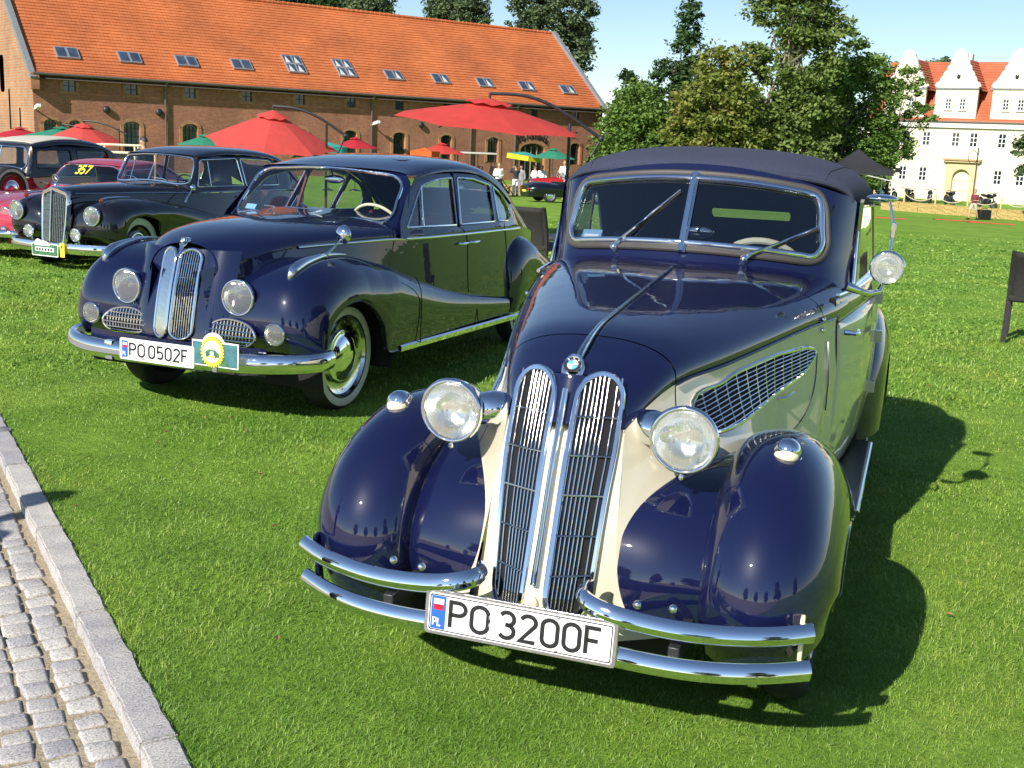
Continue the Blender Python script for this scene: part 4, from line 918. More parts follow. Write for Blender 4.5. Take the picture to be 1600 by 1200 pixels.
CAB = thing('cabriolet_car', 'navy and cream vintage cabriolet with folded-up blue canvas top, nearest the camera', 'car', (0.04738, 2.80173, 0), -0.33567 - math.pi/2)
def car1():
    P = CAB
    xs = [-.30, -.33, -.40, -.54, -.75, -1.0, -1.3, -1.6, -1.85, -2.05]
    fw = spline(xs, [.150, .168, .205, .256, .325, .398, .480, .556, .612, .645])
    fsh = spline(xs, [.87, .90, .952, 1.0, 1.016, 1.03, 1.048, 1.06, 1.058, 1.056])
    ftp = spline(xs, [1.015, 1.034, 1.062, 1.110, 1.142, 1.162, 1.186, 1.210, 1.238, 1.27])
    def rake(x): t = min(1, max(0, (x + 1.0) / .67)); return .316 * t * t * (3 - 2*t)
    n = 2.35
    def top(x, ph):
        """ph -1..1 across"""
        a = abs(ph) * math.pi / 2; s = 1 if ph >= 0 else -1
        w, zs, zt = fw(x), fsh(x), ftp(x)
        y = w * math.sin(a) ** (2/n); z = zs + (zt - zs) * max(0, math.cos(a)) ** (2/n)
        return (x - rake(x) * (z - .95), s * y, z)
    def flank_y(x, z):
        t = min(1, max(0, (-.33 - x) / .35)); fl = .10 + .75 * t * (1 - .85 * min(1, max(0, (-.68 - x) / .5)))
        dz = max(0, fsh(x) - z)
        return min(fw(x) + fl * dz ** 1.5, max(float(fw(x)) + .02, .60))
    def flank(x, z): return (x - rake(x) * (z - .95), flank_y(x, z), z)
    PH = np.concatenate([np.linspace(-1, -.8, 12)[:-1], np.linspace(-.8, .8, 41), np.linspace(.8, 1, 12)[1:]])
    def arch(x0, x1, k, name, m, lip=.02):
        X = np.linspace(x0, x1, k)
        rows = []
        for x in X:
            r = [top(x, p) for p in PH]
            # tuck the edge under the shoulder
            r = [(r[0][0], r[0][1] + .006, r[0][2] - lip)] + r + [(r[-1][0], r[-1][1] - .006, r[-1][2] - lip)]
            rows.append(r)
        return MB().grid(rows).build(name, m, P, smooth=60)
    arch(-.335, -.537, 14, 'nose_shell', 'blue_paint')
    hood = arch(-.543, -1.655, 40, 'bonnet', 'blue_paint')
    arch(-1.661, -2.0, 12, 'cowl', 'blue_paint')
    # black sheet standing in for the shade under the bonnet
    MB().grid([[(p[0], p[1]*.96, p[2]-.02) for p in [top(x, q) for q in np.linspace(-.97, .97, 15)]] for x in (-.42, -.54, -.8, -1.2, -1.65, -1.98)]).build('bonnet_shade_sheet', 'dark_void', P)
    for s in (1, -1):
        Z = np.linspace(0, 1, 26)
        def side(x0, x1, k, name, zlow=.36):
            rows = []
            for x in np.linspace(x0, x1, k):
                zs = fsh(x) - .004
                r = [flank(x, zs + (zlow - zs) * t) for t in Z]
                rows.append([(a, s*b, c) for a, b, c in r])
            return MB().grid(rows).build(name, 'cream_paint', P, smooth=60)
        side(-.335, -.537, 14, 'nose_side')
        side(-.543, -1.815, 44, 'engine_side_panel', .34)
    # ---- grille
    fo = spline([.36, .405, .518, .626, .733, .834, .935, 1.05], [-.165, -.176, -.204, -.226, -.255, -.293, -.336, -.385])
    fi = spline([.36, .405, .527, .625, .73, .833, .93, 1.05], [-.085, -.098, -.138, -.173, -.210, -.250, -.296, -.350])
    def front(y, z, d=0): t = (abs(y) - .031) / .12; return (float(fi(z) + (fo(z) - fi(z)) * t) + d, y, z)
    def archtop(y): return None
    wl = lambda z: float(flank_y(-.335, z)) + .002
    up = [(top(-.335, p)[1], top(-.335, p)[2]) for p in np.linspace(-1, 1, 31)]
    up = [(a, max(b, .905)) for a, b in up]
    MB().panel([(-.165, .90)] + up + [(.165, .90)], [], lambda a, b: front(a, b), .02).build('nose_front', 'blue_paint', P, smooth=40)
    MB().panel([(-wl(z), z) for z in np.linspace(.90, .36, 10)] + [(wl(z), z) for z in np.linspace(.36, .90, 10)], [], lambda a, b: front(a, b), .03).build('grille_surround', 'cream_paint', P, smooth=40)
    for s in (1, -1):
        kd = bpy.data.objects.new('kidney_grille', None); COL.objects.link(kd); kd.parent = P
        def yo(z): return float(np.interp(z, [.40, .47, .518, .626, .733, .834, .935, 1.05], [.130, .134, .137, .142, .147, .153, .153, .150]))
        out = arc(.092, .975, .061, .068, 0, 180, 12)
        out += [(.031, z) for z in np.linspace(.95, .50, 10)]
        out += arc(.083, .475, .052, .070, 180, 360, 12)
        out += [(yo(z), z) for z in np.linspace(.50, .95, 10)]
        lo = np.array(out)
        path = [front(a, b, .010) for a, b in out]; path = [(p[0], s*p[1], p[2]) for p in path]
        MB().sweep([(-.0085, -.008), (.0085, -.008), (.0085, .004), (.005, .009), (-.005, .009), (-.0085, .004)], path, ups=[(1, s*.25, .3)]*len(path), closed=True).build('chrome_surround', 'chrome', kd, smooth=50)
        MB().panel(out, [], lambda a, b: (front(a, b, .006)[0], s*a, b), .03).build('dark_backing', 'dark_void', kd)
        def zr(y):
            zz = [lo[i][1] + (lo[(i+1) % len(lo)][1] - lo[i][1]) * (y - lo[i][0]) / (lo[(i+1) % len(lo)][0] - lo[i][0]) for i in range(len(lo)) if (lo[i][0] - y) * (lo[(i+1) % len(lo)][0] - y) < 0]
            return min(zz), max(zz)
        for k in range(10):
            f = (k + .5) / 10; pts = []
            z0, z1 = zr(.034 + f * .096 + .003)
            z0 = max(z0, zr(.034 + f*.094)[0])
            for z in np.linspace(z0 + .004, min(1.036, z1 + .006), 12):
                y = .034 + f * (yo(z) - .034); pts.append((front(y, z, .012)[0], s*y, z))
            MB().tube(pts, .0020, 6).build('vertical_bar', 'chrome', kd, smooth=60)
        for z in (.932, .833, .731, .626, .522):
            pts = [(front(y, z, .015)[0], s*y, z) for y in np.linspace(.034, yo(z), 5)]
            MB().tube(pts, .0034, 6).build('cross_bar', 'dull_chrome', kd, smooth=60)
    # centre spear under the badge, hood strip, badge
    zz = np.linspace(.50, 1.0, 16)
    MB().sweep([(-.009, 0), (-.006, .010), (0, .014), (.006, .010), (.009, 0)], [front(0, z, .012) for z in zz], ups=[(1, 0, .3)]*16, closep=False).build('centre_spear', 'chrome', P, smooth=60)
    c = [(0.012, 1.0), (.016, 1.01), (.03, 1.022), (.033, 1.045), (.024, 1.066), (.010, 1.078)]
    nz = Vector((.75, 0, .66))
    def onnose(y, z, d=.0):
        zt = 1.066; x = -.35 - (z - 1.0) * .62 - 1.2*y*y
        return (x + d * .75, y, z + d * .66)
    bp = [(y, z) for y, z in c] + [(-y, z) for y, z in reversed(c)]
    MB().prism(bp, lambda a, b, d: onnose(a, b, .014 if d else -.01), 1).build('badge_base', 'chrome', P, bevel=.003)
    roundel(P, onnose(0, 1.046, .016), .027, (.74, 0, .67))
    pts = [(x, 0, float(ftp(x)) + .005) for x in np.linspace(-.43, -1.63, 30)]
    pts[0] = (-.415, 0, 1.066)
    MB().tube(pts, [.011 * max(.55, 1 - .9*i/8) if i < 8 else .006 for i in range(30)], 8).build('bonnet_strip', 'dull_chrome', P)
    MB().ball((-.095, 0, .442), (.010, .017, .03), 8, 12).build('crank_cover', 'ivory', P)
    # ---- vent grille in each engine side panel
    ot = [(-.615, .935), (-.74, .962), (-.88, .979), (-1.05, .990), (-1.2, .995), (-1.38, .990), (-1.53, .976), (-1.573, .957), (-1.53, .928), (-1.447, .899), (-1.33, .882), (-1.21, .868), (-1.025, .846), (-.855, .834), (-.72, .838), (-.63, .862), (-.605, .90)]
    oc = curve(ot, 60, closed=True)
    for s in (1, -1):
        v = bpy.data.objects.new('side_vent', None); COL.objects.link(v); v.parent = P
        f = lambda x, z, d=0: (x - rake(x)*(z-.95), s * (flank_y(x, z) + d), z)
        MB().tube([f(a, b, .004) for a, b in oc], .007, 8, closed=True).build('vent_frame', 'chrome', v)
        MB().panel([tuple(p) for p in oc], [], lambda a, b: f(a, b, .003), .06).build('dark_backing', 'dark_void', v)
        def xr(z):
            r = [oc[i][0] + (oc[(i+1) % 60][0] - oc[i][0]) * (z - oc[i][1]) / (oc[(i+1) % 60][1] - oc[i][1]) for i in range(60) if (oc[i][1] - z) * (oc[(i+1) % 60][1] - z) < 0]
            return (min(r), max(r)) if r else None
        def zr2(x):
            r = [oc[i][1] + (oc[(i+1) % 60][1] - oc[i][1]) * (x - oc[i][0]) / (oc[(i+1) % 60][0] - oc[i][0]) for i in range(60) if (oc[i][0] - x) * (oc[(i+1) % 60][0] - x) < 0]
            return (min(r), max(r)) if r else None
        for k in range(10):          # slats run along the vent, fanning with its shape
            t = (k + .5) / 10; pts = []
            for x in np.linspace(-.60, -1.57, 40):
                base = np.interp(x, [-1.573, -1.2, -.85, -.6], [.885, .862, .838, .832]); tp = np.interp(x, [-1.573, -1.2, -.85, -.6], [1.0, .998, .985, .95])
                z = base + (tp - base) * t; q = zr2(x)
                if q and q[0] + .003 < z < q[1] - .003: pts.append(f(x, z, .007))
            if len(pts) > 2: MB().tube(pts, .0028, 5).build('slat', 'dull_chrome', v)
        for k in range(12):
            x = -.66 - k * .074; q = zr2(x)
            if q: MB().tube([f(x, z, .0095) for z in np.linspace(q[0], q[1], 5)], .0024, 5).build('upright', 'dull_chrome', v)
        h = MB().tube([f(-1.22, .845, .006), f(-1.24, .848, .022), f(-1.30, .856, .022)], .006, 6); h.build('panel_catch', 'chrome', P)
        # seam of the side panel, drip moulding, hinge rod
        MB().tube([f(x, z, .0006) for x, z in curve([(-1.60, .95), (-1.575, .86), (-1.50, .78), (-1.40, .735), (-1.1, .70), (-.8, .70)], 24)], .0025, 5).build('panel_seam', 'seal', P)
        MB().tube([(x, s * (float(fw(x)) + .004), float(fsh(x)) - .004) for x in np.linspace(-.545, -1.80, 30)], .004, 6).build('bonnet_moulding', 'blue_paint', P)
        MB().tube([f(-1.70, z, .008) for z in np.linspace(.98, .72, 6)], .005, 6).build('hinge_rod', 'chrome', P)
        for z in (1.04, 1.0): MB().ball(f(-1.635, z + .03, .008), .010, 6, 10).build('bonnet_latch', 'chrome', P)
    # ---- front wings
    pr = curve([(-.20, .315), (-.150, .40), (-.130, .50), (-.155, .61), (-.235, .725), (-.38, .815), (-.58, .860), (-.80, .846), (-1.02, .775), (-1.25, .655), (-1.47, .52), (-1.66, .415), (-1.80, .355)], 64)
    tl = np.linspace(0, 1, 64)
    def normals(pr):
        t = np.gradient(pr, axis=0); t /= np.linalg.norm(t, axis=1)[:, None]
        return np.stack([-t[:, 1], t[:, 0]], 1)
    nr = normals(pr)
    if nr[30][1] < 0: nr = -nr
    din = np.interp(tl, [0, .2, .4, .55, .8, 1], [.095, .108, .092, .072, .085, .05]); dout = np.interp(tl, [0, .1, .3, .6, .85, 1], [.24, .27, .28, .25, .12, .04])
    ain = .145; aout = np.interp(tl, [0, .15, .8, 1], [.185, .203, .195, .17]); yc = .572
    for s in (1, -1):
        rows = []; edge = []; crease = []
        for i in range(64):
            r = []
            for ph in np.linspace(-90, 90, 37):
                a = R(ph)
                if ph < 0: y = yc + ain * math.sin(a); off = -din[i] * (1 - math.cos(a))
                else: y = yc + aout[i] * math.sin(a); off = -dout[i] * (1 - math.cos(a))
                q = pr[i] + nr[i] * off; r.append((q[0], s*y, q[1]))
            crease.append(r[0]); edge.append(r[-1])
            r.append((r[-1][0] - nr[i][0]*.012, s*(yc + aout[i] - .004), r[-1][2] - nr[i][1]*.012))
            rows.append(r)
        wg = MB().grid(rows).build('front_wing', 'blue_paint', P, smooth=60)
        # apron between wing and nose
        cr = np.array(crease)
        k1 = 46
        rows = []
        ine = curve([(-.170, .36), (-.180, .44), (-.198, .54), (-.240, .635), (-.315, .705), (-.45, .75), (-.65, .775), (-.95, .74), (-1.2, .66)], k1)
        for i in range(k1):
            a = np.array([ine[i][0] - .012, s*.200, ine[i][1]]); j = i / (k1 - 1) * 52; j0 = int(j); j1 = min(j0+1, 63); b = cr[j0] + (cr[j1] - cr[j0]) * (j - j0)
            rr = []
            for t in np.linspace(0, 1, 12):
                q = a + (b - a) * t; bl = .012 * math.sin(math.pi * t); q = q + np.array([bl*.8, 0, bl*.6]); rr.append(q)
            rows.append(rr)
        MB().grid(rows).build('wing_apron', 'blue_paint', P, smooth=60)
        MB().tube([(p[0], p[1], p[2]) for p in crease[2:50]], .003, 5).build('wing_bead', 'navy_paint', P)
        MB().tube(edge, .005, 6).build('wing_edge', 'blue_paint', P)
        # dark inner arch
        MB().grid([[(pr[i][0] - nr[i][0]*.20, s*y, pr[i][1] - nr[i][1]*.20) for y in (.40, .55, .74)] for i in range(4, 60, 4)]).build('inner_arch', 'underside', P)
        wheel(P, (-.84, s*.63, .320), .330, .14, s, 'cream_paint')
        wheel(P, (-3.50, s*.655, .325), .330, .14, s, 'cream_paint')
        # side lamp on the wing
        pl = bpy.data.objects.new('side_lamp', None); COL.objects.link(pl); pl.parent = P; pl.location = (-.505, s*.592, .845)
        MB().lathe([(-.085, .0), (-.075, .010), (-.05, .024), (-.02, .034), (.006, .038), (.024, .034), (.036, .020), (.040, 0)], (0,0,.010), (1,0,.06), 24, sy=.95).build('lamp_body', 'chrome', pl, smooth=80)
        MB().ball((.016, 0, .000), (.033, .035, .024), 10, 18).build('lamp_lens', 'ivory', pl, smooth=80)
        MB().lathe([(.0, .041), (.006, .042), (.010, .039)], (0,0,-.016), (.2,0,1), 24, up=(1,0,0)).build('lamp_base', 'chrome', pl, smooth=80)
        # headlamp with its bracket
        hl = lamp(P, 'headlamp', (-.306, s*.338, .898), .084, .17, (1, s*.03, -.02))
        br = MB(); br.tube([(-.42, s*.17, .905), (-.405, s*.20, .905), (-.385, s*.235, .903), (-.37, s*.27, .90), (-.37, s*.30, .898)], [.026, .046, .054, .050, .030], 18, flat=.95); br.build('headlamp_bracket', 'chrome', P, smooth=80)
        MB().ball((-.31, s*.338, .793), (.008, .008, .011), 6, 8).build('headlamp_screw', 'chrome', P)
        # bumper blades
        prof = [(-.004, -.0255), (.004, -.0275), (.012, -.023), (.0185, -.012), (.0190, -.004), (.0225, 0.0), (.0200, .010), (.0125, .021), (.004, .0275), (-.004, .0255)]
        up = curve([(-.158, .725, .480), (-.115, .65, .474), (-.075, .55, .471), (-.04, .43, .474), (-.018, .31, .486), (-.015, .22, .500), (-.035, .17, .510), (-.075, .148, .514), (-.11, .16, .514)], 40)
        prs = [(-a, b) for a, b in prof] if s > 0 else prof
        MB().sweep([(a*(1), b) for a, b in prs], [(p[0], s*p[1], p[2]) for p in up]).build('upper_bumper_blade', 'chrome', P, smooth=50)
        for p in (up[0],): MB().ball((p[0] - .004, s*p[1], p[2]), (.012, .006, .022), 8, 10).build('blade_end', 'chrome', P, smooth=80)
        for y, x in ((.30, -.02), (.39, -.033)): MB().ball((x - .018, s*y, .524), (.012, .012, .012), 6, 10).build('bumper_bolt', 'chrome', P, smooth=80)
        MB().box((-.19, s*.70, .43), (.03, .012, .16), ry=.15).build('bumper_stay', 'ivory' if s > 0 else 'blue_paint', P, bevel=.003)
        MB().box((-.16, s*.40, .40), (.24, .03, .05)).build('bumper_iron', 'dark_metal', P, bevel=.004)
    prof = [(.004, -.0275), (-.004, -.0295), (-.012, -.025), (-.0185, -.013), (-.0190, -.004), (-.0225, 0.0), (-.0200, .011), (-.0125, .023), (-.004, .0295), (.004, .0275)]
    half = [(-.170, .725, .372), (-.125, .65, .370), (-.08, .55, .368), (-.045, .42, .370), (-.022, .28, .380), (-.015, .14, .388)]
    lw = curve(half + [(-.013, 0, .39)] + [(a, -b, c) for a, b, c in reversed(half)], 70)
    MB().sweep(prof, [tuple(p) for p in lw[::-1]][::-1]).build('lower_bumper_blade', 'chrome', P, smooth=50)
    for s in (1, -1): MB().ball((-.174, s*.724, .372), (.012, .006, .022), 8, 10).build('blade_end', 'chrome', P, smooth=80)
    number_plate(P, (0.004, 0, .424), .532, .124, 'PO 3200F', tilt=-.12)
    MB().box((-.02, 0, .40), (.03, .30, .03)).build('plate_bracket', 'dark_metal', P)
    # ---- windscreen
    def ws(y, z, d=0):
        x = -1.800 - .62*(z - 1.25) - (.72 - .9*(z - 1.25)) * y * y
        e = max(0, abs(y) - .50); x -= 7.0 * e * e
        return (x + d*.85, y, z + d*.4)
    gtop = lambda y: 1.548 - .20*y*y; gbot = lambda y: 1.283 - .14*y*y
    def side_outline(ins=0):
        k = .512 - ins
        pts = [(y, gtop(y) - ins) for y in np.linspace(.42, -.42, 43)] + curve([(-.42, gtop(.42) - ins), (-.475, gtop(.46) - .012 - ins*.9), (-.497 + ins*.8, 1.455), (-.512 + ins, 1.36), (-.518 + ins, 1.30), (-.495 + ins*.9, 1.258 + ins*.6), (-.44, gbot(.44) + ins)], 22)[1:-1].tolist()
        pts += [(y, gbot(y) + ins) for y in np.linspace(-.44, .44, 43)]
        pts += [(-a, b) for a, b in reversed(curve([(-.42, gtop(.42) - ins), (-.475, gtop(.46) - .012 - ins*.9), (-.497 + ins*.8, 1.455), (-.512 + ins, 1.36), (-.518 + ins, 1.30), (-.495 + ins*.9, 1.258 + ins*.6), (-.44, gbot(.44) + ins)], 22)[1:-1].tolist())]
        return [tuple(p) for p in pts]
    gl = side_outline()
    outer = [(y, 1.60 - .30*y*y) for y in np.linspace(.60, -.60, 61)] + [(-.625, 1.46), (-.635, 1.35), (-.645, 1.22), (-.648, 1.08)] + [(y, 1.08) for y in np.linspace(-.6, .6, 21)] + [(.648, 1.08), (.645, 1.22), (.635, 1.35), (.625, 1.46)]
    def surround(y, z):
        e = max(0, 1.25 - z); x, yy, zz = ws(y, z)
        return (x + 1.1*e*e/.17 * .25, yy, zz)
    MB().panel(outer, [gl], surround, .02).build('windscreen_surround', 'blue_paint', P, smooth=180)
    scr = bpy.data.objects.new('windscreen', None); COL.objects.link(scr); scr.parent = P
    L = [ws(a, b, .006) for a, b in side_outline(-.012)]
    MB().tube(L, .013, 10, closed=True, flat=1.0).build('rubber_seal', 'seal', scr)
    L = [ws(a, b, .012) for a, b in side_outline(.008)]
    MB().tube(L, .0165, 12, closed=True, flat=.8).build('chrome_frame', 'chrome', scr)
    gi = side_outline(.004)
    for s in (1, -1):
        half = [p for p in gi if p[0]*s > .004]
        a = sorted([p for p in gi], key=lambda p: abs(p[0]))
        ring = [p for p in gi if p[0]*s >= -1e-6]
        # order around: rotate so that it is contiguous
        idx = [i for i, p in enumerate(gi) if p[0]*s > .006]
        st = 0
        for i in range(len(idx)):
            if idx[i] - idx[i-1] not in (1,): st = i
        idx = idx[st:] + idx[:st]
        poly = [gi[i] for i in idx] ; first, last = poly[0], poly[-1]
        poly = poly + [(.004*s, last[1]), (.004*s, first[1])]
        MB().panel(poly, [], lambda a, b: ws(a, b, .004), .06).build('pane', 'dark_glass', scr, smooth=80)
    bar = [ws(0, z, .018) for z in np.linspace(1.258, 1.556, 6)]
    MB().sweep([(-.016, -.006), (.016, -.006), (.016, .004), (.008, .008), (.006, .013), (-.006, .013), (-.008, .008), (-.016, .004)], bar, ups=[(1, 0, .3)]*6).build('centre_bar', 'chrome', scr, smooth=40)
    # wipers
    for (y0, z0, y1, z1) in ((-.285, 1.252, -.048, 1.488), (.240, 1.244, .50, 1.375)):
        w = bpy.data.objects.new('wiper', None); COL.objects.link(w); w.parent = P
        a = Vector(ws(y0, z0, .022)); b = Vector(ws(y1, z1, .022)); mid = a.lerp(b, .55)
        MB().tube([a + Vector((.0, 0, -.004)), a.lerp(b, .1) + Vector((.012, 0, .006)), a.lerp(b, .35) + Vector((.010, 0, .004)), mid], [.009, .007, .005, .004], 8).build('wiper_arm', 'chrome', w)
        bl0 = a.lerp(b, .33); MB().tube([bl0 + Vector((.004, 0, 0)), mid + Vector((.006, 0, .003)), b], [.0035, .005, .003], 6).build('wiper_blade', 'chrome', w)
        MB().tube([bl0 + Vector((-.006, 0, -.006)), b + Vector((-.006, 0, -.008))], .0075, 6).build('wiper_rubber', 'rubber', w)
        MB().lathe([(-.03, .014), (.006, .014), (.012, .008), (.013, 0)], a, (.85, 0, .45), 12).build('wiper_pivot', 'chrome', w)
    # tax sticker, inner mirror, steering wheel, dashboard, seats
    MB().prism([(-.462, 1.270), (-.365, 1.276), (-.358, 1.318), (-.452, 1.312)], lambda a, b, d: ws(a, b, -.004 if d else -.006), 1).build('windscreen_sticker', 'sticker_blue', P)
    MB().prism([(-.448, 1.276), (-.376, 1.280), (-.372, 1.299), (-.444, 1.295)], lambda a, b, d: ws(a, b, -.0025 if d else -.0035), 1).build('sticker_print', 'plate_white', P)
    MB().ball((-2.03, .02, 1.33), (.02, .062, .026), 8, 14).build('inner_mirror', 'chrome', P, smooth=80)
    st = bpy.data.objects.new('steering_wheel', None); COL.objects.link(st); st.parent = P; st.location = (-2.40, .235, 1.11); st.rotation_euler = (0, R(-62), 0)
    MB().tube([(.2*math.cos(t), .2*math.sin(t), 0) for t in np.linspace(0, 2*math.pi, 41)[:-1]], .0155, 10, closed=True).build('rim', 'ivory', st)
    for k in range(3): MB().tube([(0, 0, -.02), (.19*math.cos(R(90+120*k)), .19*math.sin(R(90+120*k)), 0)], .006, 6).build('spoke', 'steel', st)
    MB().lathe([(-.3, .02), (-.02, .02), (.0, .03), (.01, 0)], (0,0,0), (0,0,1), 14, up=(0,1,0)).build('hub', 'black_plastic', st)
    MB().box((-2.13, 0, 1.14), (.12, 1.12, .17)).build('dashboard', 'lining', P, bevel=.03)
    for s in (1, -1):
        sq = MB().box((-2.78, s*.30, .95), (.15, .5, .62), ry=-.2); sq.build('seat_back', 'leather_dark', P, bevel=.05)
        MB().box((-2.5, s*.30, .60), (.5, .5, .18)).build('seat_cushion', 'leather_dark', P, bevel=.05)
    MB().box((-3.38, 0, .9), (.16, 1.1, .5), ry=-.25).build('rear_seat_back', 'leather_dark', P, bevel=.05)
    MB().box((-2.6, 0, .36), (2.2, 1.24, .05)).build('floor_pan', 'underside', P)
    MB().box((-1.96, 0, .72), (.05, 1.2, .72)).build('bulkhead', 'underside', P)
    MB().box((-1.2, 0, .33), (1.9, .7, .12)).build('chassis', 'underside', P)
    MB().box((-.85, 0, .26), (.08, 1.2, .06)).build('front_axle', 'underside', P)
    # ---- doors, belt, sills
    fd = spline([-1.80, -2.0, -2.3, -2.6, -2.9, -3.2, -3.6, -4.0, -4.3, -4.48], [.612, .646, .683, .703, .712, .706, .66, .55, .36, .12])
    def dy(x, z): return float(fd(x)) - .05 * ((z - .78) / .45) ** 2 + .012
    for s in (1, -1):
        d = MB().panel(round_poly([(-1.832, 1.032), (-2.865, 1.032), (-2.865, .372), (-1.80, .372)], .02), [], lambda a, b: (a, s*dy(a, b), b), .06)
        dr = d.build('door', 'cream_paint', P, smooth=60, solid=.02)
        MB().panel(round_poly([(-1.83, 1.038), (-1.835, 1.13), (-2.865, 1.13), (-2.865, 1.038)], .008), [], lambda a, b: (a, s*(dy(a, min(b, 1.06)) - .25*max(0, b - 1.06)), b), .05).build('door_belt', 'blue_paint', dr, smooth=60, solid=.02)
        MB().tube([(x, s*(dy(x, 1.06) - .012), 1.137) for x in np.linspace(-1.85, -2.87, 20)], .008, 8).build('sill_moulding', 'chrome', dr)
        hx = -1.93; MB().tube([(hx, s*(dy(hx, .985)), .985), (hx, s*(dy(hx, .985) + .04), .985), (hx - .02, s*(dy(hx, .985) + .05), .985), (hx - .10, s*(dy(hx, .985) + .045), .985)], [.012, .009, .009, .006], 8).build('door_handle', 'chrome', dr)
        for z in (1.02, .84, .60):
            MB().box((-2.885, s*(dy(-2.88, z) + .012), z), (.03, .035, .055)).build('hinge', 'cream_paint', dr, bevel=.004)
        MB().tube([(-1.822, s*(dy(-1.82, z) - .012), z) for z in np.linspace(.37, 1.13, 8)], .010, 6).build('door_gap', 'dark_void', P)
        # running board
        rb = MB().box((-2.33, s*.675, .315), (1.16, .16, .035)); rbo = rb.build('running_board', 'black_plastic', P, bevel=.008)
        MB().tube([(-1.76, s*.757, .32), (-2.9, s*.757, .32)], .010, 8).build('board_trim', 'chrome', rbo)
        # A post return and side window
        MB().grid([[(ws(.62, z)[0], s*.628, z) , (ws(.62, z)[0] - .05, s*.64, z), (ws(.62, z)[0] - .07, s*.62, z)] for z in np.linspace(1.12, 1.485, 8)]).build('windscreen_post', 'blue_paint', P, smooth=60)
        win = [(-2.13, 1.14), (-2.86, 1.14), (-2.84, 1.44), (-2.28, 1.455)]
        MB().panel(round_poly(win, .03), [], lambda a, b: (a, s*(dy(a, 1.06) - .02 - .10*(b - 1.13)), b), .1).build('side_window', 'window_glass', P)
        MB().tube([(a, s*(dy(a, 1.06) - .018 - .10*(b - 1.13)), b) for a, b in round_poly(win, .03)], .007, 6, closed=True).build('side_window_frame', 'chrome', P)
        # rear wing
        rp = curve([(-2.90, .315), (-2.885, .45), (-2.915, .62), (-3.0, .78), (-3.16, .89), (-3.38, .945), (-3.62, .93), (-3.88, .83), (-4.10, .66), (-4.25, .46), (-4.30, .34)], 48)
        rn = normals(rp)
        if rn[20][1] < 0: rn = -rn
        rows = []
        for i in range(48):
            r = []
            for ph in np.linspace(-90, 90, 31):
                a = R(ph); y = .60 + (.16 if ph < 0 else .187) * math.sin(a); off = -(.16 if ph < 0 else .27) * (1 - math.cos(a))
                q = rp[i] + rn[i]*off; r.append((q[0], s*y, q[1]))
            rows.append(r)
        MB().grid(rows).build('rear_wing', 'blue_paint', P, smooth=60)
        MB().panel(round_poly([(-2.875, 1.05), (-3.7, 1.05), (-4.2, .8), (-4.3, .40), (-2.875, .372)], .02), [], lambda a, b: (a, s*dy(a, b), b), .08).build('quarter_panel', 'cream_paint', P, smooth=60)
    # tail
    rows = []
    ft = spline([-3.45, -3.7, -4.0, -4.3, -4.48], [1.12, 1.09, .97, .74, .42])
    for x in np.linspace(-3.45, -4.47, 20):
        w = float(fd(x)) + .01
        rows.append([(x, w * math.sin(a) if abs(a) < 1.5707 else math.copysign(w, a), .36 + (float(ft(x)) - .36) * max(0, math.cos(a)) ** .45) for a in np.linspace(-math.pi/2, math.pi/2, 25)])
    MB().grid(rows).build('boot_lid', 'blue_paint', P, smooth=60)
    # ---- folding top
    tx = [-2.0, -2.15, -2.4, -2.7, -3.0, -3.3, -3.5, -3.63, -3.72]
    tz = spline([-2.0, -2.05] + tx[1:], [1.582, 1.620, 1.644, 1.662, 1.668, 1.650, 1.582, 1.46, 1.29, 1.10]); tw = spline(tx, [.595, .615, .640, .650, .655, .645, .62, .60, .59])
    def te(x):
        a = np.interp(x, [-3.05, -2.85, -2.5, -2.2, -2.0], [1.10, 1.43, 1.455, 1.468, 1.478]); return a
    def canopy(x, th):
        a = abs(th) * math.pi/2; s = 1 if th >= 0 else -1; zt = float(tz(x)); ze = min(float(te(x)), zt - .012)
        nn = 2.6; y = float(tw(x)) * math.sin(a) ** (2/nn); z = ze + (zt - ze) * max(0, math.cos(a)) ** (2/nn)
        fx = max(0, (x + 2.6) / .6); return (x - .02 - .52 * y*y * min(1, fx), s*y, z)
    hole = rrect(-3.628, -3.588, -.17, .17, .0199, 6)
    hole = [(a, b) for a, b in hole]
    top_o = MB().panel([(-2.0, t) for t in np.linspace(-1, 1, 41)] + [(x, 1) for x in np.linspace(-2.05, -3.70, 34)] + [(-3.715, t) for t in np.linspace(1, -1, 41)] + [(x, -1) for x in np.linspace(-3.70, -2.05, 34)], [hole], canopy, (.05, .04))
    tp = top_o.build('folding_top', 'canvas_top', P, smooth=70, solid=.012)
    MB().panel(hole, [], canopy, .05).build('rear_window', 'clear_glass', tp)
    MB().tube([canopy(a, b) for a, b in hole], .008, 6, closed=True).build('rear_window_frame', 'canvas_top', tp)
    MB().tube([Vector(canopy(-2.0, t)) + Vector((.004, 0, -.006)) for t in np.linspace(-1, 1, 60)], .011, 8).build('front_hem', 'canvas_top', tp)
    for t in (.56, -.56):
        MB().tube([Vector(canopy(x, t)) + Vector((0, 0, .001)) for x in np.linspace(-2.0, -3.5, 30)], .003, 5).build('top_seam', 'canvas_top', tp)
    # ---- spot lamp and mirror on the left post
    sp = lamp(P, 'spot_lamp', (-1.93, .766, 1.247), .058, .10, (1, .05, -.05))
    MB().tube([(-1.84, .628, 1.175), (-1.85, .66, 1.165), (-1.88, .71, 1.150), (-1.93, .745, 1.155), (-1.95, .762, 1.19)], [.020, .017, .012, .011, .010], 10).build('spot_lamp_arm', 'chrome', P, smooth=80)
    mr = bpy.data.objects.new('door_mirror', None); COL.objects.link(mr); mr.parent = P
